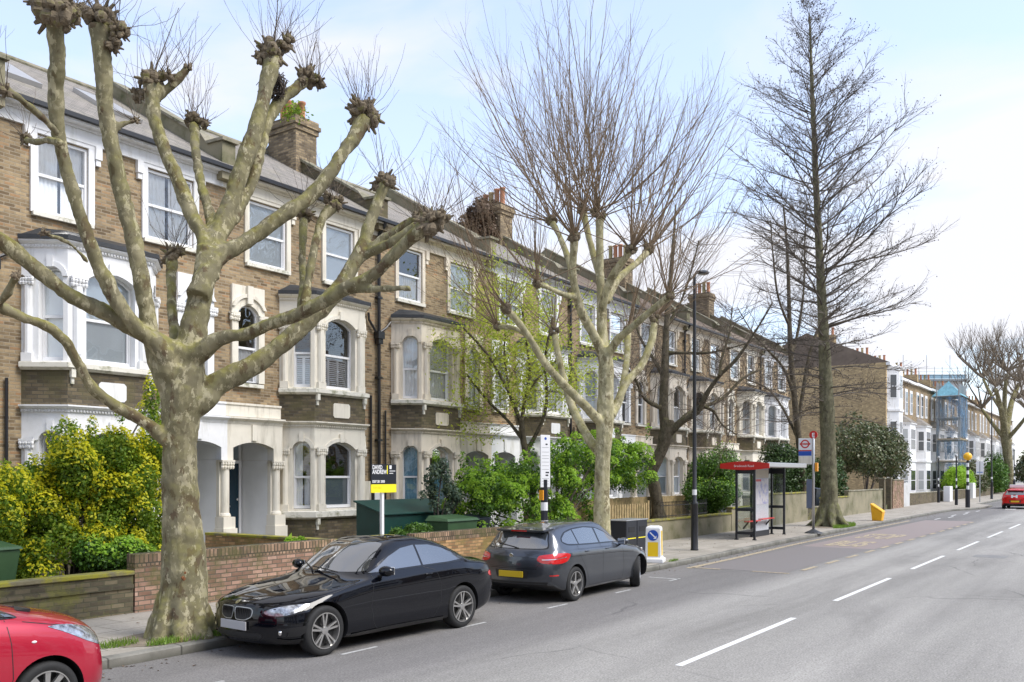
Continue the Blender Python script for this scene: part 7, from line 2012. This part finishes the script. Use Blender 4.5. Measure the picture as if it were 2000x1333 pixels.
mb = MB(); mb.add([(-.09, -.202, .18), (.11, -.202, .18), (.11, -.192, .80), (-.09, -.192, .80)], [(0, 1, 2, 3)]); mb.build('yellow_panel', M['bollyellow'], bo)
mb = MB(); mb.lathe([(.135, -.004), (.135, .002)], (-.196, 0, .69), 28, 'x'); dk = mb.build('blue_disc', M['signblue'], bo)
mb = MB()
c0, c1 = Vector((-.2005, .075, .765)), Vector((-.2005, -.05, .645)); dr_ = (c1 - c0).normalized(); pr = Vector((0, dr_.z, -dr_.y)) * .016
mb.add([c0 + pr, c0 - pr, c1 - pr, c1 + pr], [(0, 1, 2, 3)])
mb.add([c1 + pr * 3.6, c1 - pr * 3.6, c1 + dr_ * .055], [(0, 1, 2)]); mb.build('arrow', M['signwhite'], dk, fix=False)

# twin litter bin
lb = empty('litter_bins', (21.75, 11.35, .12), 0, 'black double recycling and litter bin behind the hatchback bonnet', 'litter bin')
for k in (-1, 1):
    mb = MB(); mb.box(-.31 + k * .315, .31 + k * .315, -.3, .3, 0, .98); b_ = mb.build('bin_body', M['signblack'], lb, bevel=.02)
    mb = MB(); mb.box(-.17 + k * .315, .17 + k * .315, -.306, -.29, .68, .82); mb.build('aperture', M['black'], b_)
    mb = MB(); mb.box(-.24 + k * .315, .24 + k * .315, -.304, -.296, .50, .525); mb.build('yellow_stripe', M['signyellow'], b_)
    mb = MB(); mb.box(-.14 + k * .315, -.02 + k * .315, -.304, -.296, .12, .24); mb.build('sticker', M['signwhite'], b_)
mb = MB(); mb.box(-.64, .64, -.32, .32, .982, 1.01); mb.build('top', M['silver'], lb, bevel=.01)

# notice pole
npole = empty('notice_pole', (16.59, 10.7, .12), 0, 'dark pole carrying a tall narrow white notice board behind the hatchback roof', 'sign')
mb = MB(); mb.tube([(0, 0, 0), (0, 0, 2.1)], .075, 12); mb.build('pole', M['signblack'], npole)
mb = MB(); mb.box(-.12, .12, -.055, -.02, 1.93, 3.08); nb_ = mb.build('notice', M['signwhite'], npole, bevel=.005); nb_.rotation_euler = (0, 0, -.45)
mb = MB(); mb.lathe([(.03, -.0575), (.03, -.0555)], (0, 0, 3.0), 16, 'y'); mb.build('blue_emblem', M['signblue'], nb_)
mb = MB()
for z, w_ in ((2.86, .05), (2.24, .09), (2.18, .07)): mb.box(.0, w_, -.0575, -.0555, z, z + .03)
mb.build('dark_symbols', M['signblack'], nb_)
mb = MB()
for z in (2.80, 2.70, 2.62, 2.56, 2.48, 2.40, 2.32, 2.12, 2.06, 2.00): mb.box(-.09, .085, -.0572, -.0556, z, z + .008)
mb.build('print_lines', M['scafgrey'], nb_)
mb = MB(); mb.box(-.13, -.095, -.05, .05, 1.65, 1.87); mb.build('yellow_tag', M['amber'], npole)
mb = MB(); mb.tube([(0, 0, 1.42), (0, 0, 1.60)], .079, 12); mb.build('white_label', M['signwhite'], npole)

# estate agent board
ea = empty('estate_agent_board', (14.30, 13.4, .1), 0, 'black and yellow estate agent board on a white post above the coupe roof', 'sign')
mb = MB(); mb.box(-.035, .035, -.03, .03, 0, 2.45); mb.build('post', M['signwhite'], ea)
mb = MB(); mb.box(-.38, .40, -.05, -.031, 2.02, 2.45); bp = mb.build('black_panel', M['signblack'], ea)
mb = MB(); mb.box(-.39, .40, -.055, -.031, 1.84, 2.02); yp = mb.build('yellow_panel', M['signyellow'], ea)
text_mesh('DAVID', .125, 'lettering', M['signwhite'], bp, (-.35, -.051, 2.345), (PI / 2, 0, 0), 'LEFT', sx=.82, bold=.003)
text_mesh('ANDREW', .125, 'lettering', M['signwhite'], bp, (-.35, -.051, 2.245), (PI / 2, 0, 0), 'LEFT', sx=.82, bold=.003)
text_mesh('0207 281 2000', .075, 'lettering', M['signwhite'], bp, (-.35, -.051, 2.055), (PI / 2, 0, 0), 'LEFT', sx=.85, bold=.002)
text_mesh('FOR SALE', .06, 'lettering', M['bollyellow'], yp, (-.33, -.056, 1.93), (PI / 2, 0, 0), 'LEFT')
mb = MB(); mb.box(.10, .125, -.052, -.05, 2.24, 2.43); mb.build('divider', M['signyellow'], bp)
mb = MB(); mb.box(.18, .25, -.052, -.05, 2.35, 2.43); mb.box(.18, .37, -.052, -.05, 2.30, 2.315); mb.box(.18, .30, -.052, -.05, 2.25, 2.265); mb.build('small_logo', M['signwhite'], bp)

# meter box on the wall
mt = empty('meter_box', (18.62, 17.99, 1.1), 0, 'pale wall cabinet with a small framed dial window beside the downpipes', 'meter box')
mb = MB(); mb.box(-.38, .02, -.18, 0, .25, 1.05); mb.build('cabinet', M['cream'], mt, bevel=.01)
mb = MB(); mb.box(-.08, .42, -.24, -.005, .0, .42); mb.build('cabinet', M['signwhite'], mt, bevel=.01)
mb = MB(); mb.box(-.05, .32, -.26, -.184, .45, .78); fr_ = mb.build('dial_frame', M['signblack'], mt); mb = MB(); mb.box(.0, .27, -.265, -.2605, .49, .74); mb.build('dial', M['signwhite'], fr_)

# bins and bin store
def wheelie(loc, rz, mat, label, s=1.0, group=None):
    root = empty('wheelie_bin', loc, rz, label, 'bin', group)
    mb = MB(); a, b_ = .26 * s, .33 * s
    mb.add([(-a * .85, -.24 * s, .06), (a * .85, -.24 * s, .06), (a * .85, .24 * s, .06), (-a * .85, .24 * s, .06), (-b_, -.32 * s, .93 * s), (b_, -.32 * s, .93 * s), (b_, .30 * s, .93 * s), (-b_, .30 * s, .93 * s)], [(0, 3, 2, 1), (0, 1, 5, 4), (1, 2, 6, 5), (2, 3, 7, 6), (3, 0, 4, 7), (4, 5, 6, 7)])
    mb.build('tub', M[mat], root, bevel=.02)
    mb = MB(); mb.add([(-b_ - .03, -.36 * s, .932 * s), (b_ + .03, -.36 * s, .932 * s), (b_ + .03, .34 * s, .932 * s), (-b_ - .03, .34 * s, .932 * s), (-b_, -.32 * s, .98 * s), (b_, -.32 * s, .98 * s), (b_ * .9, .30 * s, 1.07 * s), (-b_ * .9, .30 * s, 1.07 * s)], [(0, 3, 2, 1), (0, 1, 5, 4), (1, 2, 6, 5), (2, 3, 7, 6), (3, 0, 4, 7), (4, 5, 6, 7)])
    mb.build('lid', M[mat], root, bevel=.02)
    mb = MB(); mb.tube([(-b_, .38 * s, .95 * s), (b_, .38 * s, .95 * s)], .018, 8); mb.build('handle', M[mat], root)
    for sg in (-1, 1):
        mb = MB(); mb.lathe([(.09, -.03), (.09, .03)], (a * sg, .24 * s, .09), 16, 'x'); mb.build('wheel', M['rubber'], root)
    return root
wheelie((6.4, 13.9, .28), .1, 'binetgreen', 'large green wheeled bin at the left edge behind the mossy wall', 1.0)
b2_ = empty('wheelie_bin', (17.55, 14.05, .42), 0, 'wide green lidded bin in front of the dark green bin store', 'bin')
mb = MB(); mb.add([(-.52, -.28, 0), (.52, -.28, 0), (.52, .28, 0), (-.52, .28, 0), (-.60, -.34, .76), (.60, -.34, .76), (.60, .34, .76), (-.60, .34, .76)], [(0, 3, 2, 1), (0, 1, 5, 4), (1, 2, 6, 5), (2, 3, 7, 6), (3, 0, 4, 7), (4, 5, 6, 7)]); mb.build('tub', M['binetgreen'], b2_, bevel=.02)
mb = MB(); mb.add([(-.65, -.39, .762), (.65, -.39, .762), (.65, .38, .762), (-.65, .38, .762), (-.60, -.33, .83), (.60, -.33, .83), (.54, .33, .90), (-.54, .33, .90)], [(0, 3, 2, 1), (0, 1, 5, 4), (1, 2, 6, 5), (2, 3, 7, 6), (3, 0, 4, 7), (4, 5, 6, 7)]); mb.build('lid', M['binetgreen'], b2_, bevel=.02)
wheelie((18.75, 14.2, .42), .05, 'bindark', 'dark navy wheeled bin right of the wide green bin', .82)
wheelie((48.2, 14.2, .42), .0, 'bindark', 'dark navy bin above the low wall right of the conical trunk', 1.25)
st = empty('bin_store', (17.6, 15.4, .42), 0, 'long dark green steel bin store with a sloping lid below the blue curtain', 'bin store')
mb = MB(); mb.add([(-1.55, -.45, 0), (1.6, -.45, 0), (1.6, .5, 0), (-1.55, .5, 0), (-1.55, -.45, .92), (1.6, -.45, .92), (1.6, .5, 1.2), (-1.55, .5, 1.2)], [(0, 3, 2, 1), (0, 1, 5, 4), (1, 2, 6, 5), (2, 3, 7, 6), (3, 0, 4, 7), (4, 5, 6, 7)]); mb.build('body', M['storegreen'], st)
mb = MB(); mb.add([(-1.62, -.52, .925), (1.67, -.52, .925), (1.67, .55, 1.235), (-1.62, .55, 1.235), (-1.62, -.52, .965), (1.67, -.52, .965), (1.67, .55, 1.275), (-1.62, .55, 1.275)], [(0, 3, 2, 1), (0, 1, 5, 4), (1, 2, 6, 5), (2, 3, 7, 6), (3, 0, 4, 7), (4, 5, 6, 7)]); mb.build('lid', M['storegreen'], st, bevel=.01)

# beacon, crossing posts, far signs, cabinets
be = empty('crossing_beacon', (68.6, 9.55, .12), 0, 'black and white striped pole topped by an amber globe at the crossing', 'beacon')
mb = MB(); mb.tube([(0, 0, 0), (0, 0, 1.25)], .15, 12); mb.build('base', M['signblack'], be)
for i in range(8):
    mb = MB(); mb.tube([(0, 0, 1.25 + .26 * i), (0, 0, 1.25 + .26 * (i + 1))], .085, 12); mb.build('pole_band', M['signwhite' if i % 2 == 0 else 'signblack'], be)
mb = MB(); mb.sphere((0, 0, 3.52), .28, 18, 12); mb.build('globe', simple('amber_globe', (.9, .48, .02), .25), be, smooth=True)
def thinpost(loc, h, label, band_=True):
    root = empty('lit_post', loc, 0, label, 'post', 'slim dark crossing posts')
    mb = MB(); mb.tube([(0, 0, 0), (0, 0, 1.2)], .11, 10); mb.tube([(0, 0, 1.2), (0, 0, h)], .05, 8); mb.build('post', M['signblack'], root)
    mb = MB(); mb.sphere((0, 0, h + .08), .12, 10, 6); mb.build('lamp_head', M['scafgrey'], root, smooth=True)
    for z in (1.3, 1.8):
        mb = MB(); mb.tube([(0, 0, z), (0, 0, z + .2)], .055, 8); mb.build('band', M['signwhite'], root)
    return root
t1 = thinpost((80.1, 13.3, .12), 3.6, 'slim dark post standing left of the clipped hedges')
t2 = copy_tree(t1); t2.location = (73.9, 11.05, .12); t2['label'] = 'slim dark post between the blue netting and the striped pole'
t3 = copy_tree(t1); t3.location = (118, 11.6, .12); t3.scale = (1.2, 1.2, 1.4); t3['label'] = 'slim dark post farthest right, in front of the far plane trunk'
ps = empty('parking_sign', (83.8, 10.75, .12), 0, 'white rectangular sign on a thin grey post right of the striped pole', 'sign')
mb = MB(); mb.tube([(0, 0, 0), (0, 0, 3.4)], .045, 8); mb.build('post', M['scafgrey'], ps)
mb = MB(); mb.box(-.03, 0, -.28, .28, 2.3, 3.4); mb.build('plate', M['signwhite'], ps)
mb = MB(); mb.box(-.034, -.031, -.22, .22, 2.45, 2.52); mb.build('plate_line', M['badge_blue'], ps)
for i, (x, y, w_, h, lab) in enumerate(((84, 13.2, .7, 1.3, 'white street cabinet left of the striped pole base'), (98, 13.3, .9, 1.5, 'larger white street cabinet right of the striped pole base'))):
    r3 = empty('street_cabinet', (x, y, .12), 0, lab, 'cabinet')
    mb = MB(); mb.box(-w_, w_, -.25, .25, 0, h); mb.build('body', M['signwhite'], r3, bevel=.02); mb = MB(); mb.box(-.01, .01, -.256, -.25, .1, h - .1); mb.build('door_gap', M['black'], r3)
# ------------------------------------------------------------------ the terrace beyond the side road
def far_house(x0, W, h, roofh, label, bay=3, trim='white', wall='brick', flank=False, seed=1, y=17.0, group='houses beyond the crossing', twocol=2, depth=10, chim=True):
    root = empty('terraced_house', (x0 + W / 2, y, .3), 0, label, 'house', group)
    ox, oy, oz = x0 + W / 2, y, .3
    rnd = random.Random(seed)
    def B(name, mb, mat, parent=None, **k):
        mb.v = [(a - ox, b - oy, c - oz) for a, b, c in mb.v]
        return mb.build(name, M[mat], parent or root, **k)
    fr = Frame(x0, y, 1, 0)
    fl = h / 3
    mb = MB(); mb.box(x0, x0 + W, y, y + depth, 0, h); B('wall', mb, wall)
    mb = MB()
    yr = y + depth / 2
    e = .0
    mb.add([(x0, y - .3, h), (x0 + W, y - .3, h), (x0 + W, yr, h + roofh), (x0, yr, h + roofh), (x0, y + depth + .3, h), (x0 + W, y + depth + .3, h)], [(0, 1, 2, 3), (3, 2, 5, 4), (0, 3, 4), (1, 5, 2), (0, 4, 5, 1)])
    B('roof', mb, 'farroof')
    mb = MB(); fbox(mb, fr, 0, W, .01, .32, h - .22, h - .002); B('eaves_board', mb, trim)
    # bay
    bw0, bw1 = (W * .08, W * .58)
    bh = h - .3 if bay == 3 else fl * 2 - .3
    path = [(x0 + bw0, y), (x0 + bw0 + .6, y - .8), (x0 + bw1 - .6, y - .8), (x0 + bw1, y)]
    mb = MB(); mb.prism(path, 0.1, bh)
    for z in ((fl, 2 * fl) if bay == 3 else (fl,)): sweep(mb, path, [(-.05, z - .1), (.1, z - .1), (.1, z + .08), (-.05, z + .08)])
    sweep(mb, path, [(-.05, bh - .18), (.12, bh - .1), (.12, bh), (-.05, bh)])
    B('bay', mb, trim)
    if bay == 2:
        mb = MB(); mb.add([(path[0][0] - .15, y - .004, bh), (path[1][0] - .1, y - .95, bh), (path[2][0] + .1, y - .95, bh), (path[3][0] + .15, y - .004, bh), (path[1][0] + .2, y - .004, bh + .75), (path[2][0] - .2, y - .004, bh + .75)], [(0, 1, 4), (1, 2, 5, 4), (2, 3, 5), (0, 1, 2, 3)]); B('bay_roof', mb, 'slate')
    ff = [Frame(path[i][0], path[i][1], path[i + 1][0] - path[i][0], path[i + 1][1] - path[i][1]) for i in range(3)]
    ll = [math.hypot(path[i + 1][0] - path[i][0], path[i + 1][1] - path[i][1]) for i in range(3)]
    def win(f, ua, ub, za, zb, surround=None):
        if surround:
            s = MB(); fbox(s, f, ua - .15, ub + .15, .005, .05, za - .12, zb + .2); B('window_surround', s, surround)
        o = .055 if surround else 0
        s = MB(); fbox(s, f, ua, ub, o + .003, o + .03, za, zb); g2 = B('window', s, 'sash')
        s = MB(); md = (za + zb) / 2
        for q0, q1 in ((za + .07, md - .03), (md + .03, zb - .07)): s.quad(f.P(ua + .07, o + .034, q0), f.P(ub - .07, o + .034, q0), f.P(ub - .07, o + .034, q1), f.P(ua + .07, o + .034, q1))
        B('pane', s, rnd.choice(('pane_dark', 'pane_dark', 'pane_pale')), g2, fix=False)
    for lv in range(3 if bay == 3 else 2):
        z0 = fl * lv + .95
        for i, (f, l) in enumerate(zip(ff, ll)):
            if i == 1: win(f, .22, l - .22, z0, z0 + fl * .52)
            elif i == 0: win(f, .2, l - .15, z0, z0 + fl * .52)
    if bay == 2:
        for u in (W * .2, W * .48): win(fr, u - .45, u + .45, fl * 2 + .65, fl * 2 + .65 + fl * .55, trim)
    for lv in (1, 2): win(fr, W * .78 - .42, W * .78 + .42, fl * lv + .75, fl * lv + .75 + fl * .52, trim)
    mb = MB(); fbox(mb, fr, W * .66, W * .92, .004, .05, .3, 3.1); B('door_surround', mb, trim)
    mb = MB(); fbox(mb, fr, W * .70, W * .88, .051, .09, .3, 2.7); B('door', mb, 'door_blue')
    if chim:
        mb = MB(); mb.box(x0 + W - .3, x0 + W + .3, yr - 1.0, yr + .9, h + roofh * .5, h + roofh + .45); c_ = B('chimney', mb, 'brick_yellow')
        for k in range(4):
            mb = MB(); mb.lathe([(.14, 0), (.12, .1), (.11, .6), (.14, .65), (.14, .7)], (x0 + W, yr - .75 + k * .45, h + roofh + .45), 8)
            B('chimney_pot', mb, 'buffpot' if k % 2 else 'terracotta', c_)
    return root
M['farroof'] = simple('brown_far_roof', (.17, .13, .10), .8, var=.2, vscale=1.5)
def pane(name, c):
    m, t, b = newmat(name); b.inputs['Base Color'].default_value = rgba(c); b.inputs['Roughness'].default_value = .08; b.inputs['IOR'].default_value = 1.7
    return m
M['pane_dark'] = pane('dark_window_pane', (.06, .065, .07)); M['pane_pale'] = pane('pale_window_pane', (.35, .37, .38))
# end house with the long yellow brick flank
far_house(78.4, 5.4, 11.7, 3.0, 'three storey white bayed end house with a long yellow brick flank wall', 3, 'white', 'brick_yellow', seed=2, y=17.0, depth=13, group=None)
labs = ['two storey white bayed house with black pitched bay roofs right of the end house',
        'brick upper house left of the blue scaffold netting',
        'house wrapped behind the blue scaffold netting',
        'house just right of the blue scaffold netting above the tall hedge',
        'terraced house behind the striped beacon pole',
        'terraced house left of the distant street lamp',
        'terraced house behind the distant street lamp',
        'pale terraced house right of the distant street lamp',
        'last far terraced house before the plane crown',
        'farthest terraced house glimpsed behind the plane trunk']
xx = 83.8
for i, lb_ in enumerate(labs):
    W_ = 7.2 if i < 2 else (8.0 if i < 5 else 10)
    far_house(xx, W_, 11.0 + .07 * i, 2.6, lb_, 2, 'white', 'brick', seed=5 + i, y=17.2)
    xx += W_ + .01
# scaffold with blue netting
sf = empty('scaffold', (100.5, 15.6, -.7), 0, 'tall scaffold tower wrapped in blue netting in front of the far terrace', 'scaffold')
mb = MB(); Wd = 2.1
for i in range(6):
    x = -Wd + 2 * Wd * i / 5
    mb.tube([(x, -1.1, -.2), (x, -1.1, 12.2)], .06, 6); mb.tube([(x, .9, -.2), (x, .9, 12.4)], .06, 6)
for z in (2.2, 4.4, 6.6, 8.8, 11.0):
    for y in (-1.1, .9): mb.tube([(-Wd - .3, y, z), (Wd + .3, y, z)], .05, 6)
    for i in range(6): x = -Wd + 2 * Wd * i / 5; mb.tube([(x, -1.3, z), (x, 1.1, z)], .05, 6)
mb.tube([(-Wd, -1.15, 2.2), (Wd, -1.15, 11)], .05, 6); mb.tube([(Wd, -1.15, 2.2), (-Wd, -1.15, 11)], .05, 6)
mb.build('tubes', M['scafgrey'], sf, fix=False)
for z in (2.25, 4.45, 6.65):
    mb = MB(); mb.box(-Wd, Wd, -1.25, .9, z, z + .09); mb.build('deck', M['wood'], sf)
rnd = random.Random(77)
for (z0, z1) in ((2.6, 4.3), (4.7, 6.5), (6.9, 10.9)):
    mb = MB(); nn = 40
    P0 = [(-Wd - .2, .9)] + [(-Wd - .2 + (2 * Wd + .4) * i / nn, -1.22 - .1 * rnd.random()) for i in range(nn + 1)] + [(Wd + .2, .9)]
    for a, b_ in zip(P0, P0[1:]): mb.add([(a[0], a[1], z0), (b_[0], b_[1], z0 + .05 * rnd.random()), (b_[0], b_[1], z1), (a[0], a[1], z1)], [(0, 1, 2, 3)])
    mb.build('netting', M['tarp'], sf, fix=False)
mb = MB(); mb.add([(-Wd, -1.4, 11.0), (Wd, -1.4, 11.0), (Wd, 1.4, 11.0), (-Wd, 1.4, 11.0), (-Wd * .4, 0, 12.6), (Wd * .5, 0, 12.4)], [(0, 1, 5, 4), (1, 2, 5), (2, 3, 4, 5), (3, 0, 4)]); mb.build('roof_sheet', simple('teal_sheet', (.16, .36, .44), .6, var=.3), sf)
# scaffolded roof rising behind the terrace
M['sheet'] = simple('pale_sheeting', (.72, .74, .76), .6, var=.1, vscale=.6)
rs = empty('roof_scaffold', (135.7, 23.9, .3), YAW - PI / 2, 'pale sheeted roof scaffold with blue rails rising behind the far chimneys', 'scaffold')
mb = MB(); mb.box(.2, 4.0, -1.6, 1.6, 0, 15.0); mb.build('sheeting', M['sheet'], rs)
mb = MB(); mb.box(-4.4, 4.4, -2, 2, 15.0, 15.3); mb.build('deck', simple('grey_deck', (.22, .25, .27), .7), rs)
mb = MB()
for i in range(9):
    x = -4.3 + i * 1.07; mb.tube([(x, -2, 0 if i > 4 else 12), (x, -2, 17.0 + (i % 3 == 0) * 1.6)], .035, 5)
for z in (12.6, 15.9, 16.3, 16.8): mb.tube([(-4.4, -2, z), (4.4, -2, z)], .035, 5)
mb.build('rails', M['scafgrey'], rs, fix=False)
mb = MB(); mb.box(-4.3, 4.3, -1.97, -1.93, 15.35, 15.95); mb.build('blue_mesh', simple('pale_blue_mesh', (.32, .50, .62), .7), rs)
# trees closing the end of the road
for i, (x, y, s, lab) in enumerate(((255, 18, 5.5, 'far off green brown tree mass on the left of the road end'), (290, 2, 6.5, 'far off tree mass closing the road end'), (270, -14, 6, 'far off tree mass right of the road end'))):
    rr = empty('distant_tree', (x, y, 0), 0, lab, 'tree')
    P_, N_ = blob_points(lumps((0, 0, 5), (7, 7, 4), 24, (1.6, 2.6), 60 + i), 5000, 60 + i, .4, 0)
    leaves('crown', P_, N_, .5, M['leaf_laurel'], rr, .8, 1.4, 61 + i)
    mb = MB(); mb.tube([(0, 0, 0), (0, 0, 5)], [.5, .3], 8); mb.build('trunk', M['dark_bark'], rr)

# the other side of the road, which the windows and the car bodies mirror
opp = far_house(0, 7.0, 9.6, 2.6, 'brick terraced house across the road, behind the viewpoint', 2, 'white', 'brick', seed=50, y=0.0, group='houses on the opposite side of the road')
for i in range(12):
    o_ = opp if i == 0 else copy_tree(opp)
    o_.location = (-30 + i * 7.02, -13.5, .3); o_.rotation_euler = (0, 0, PI)
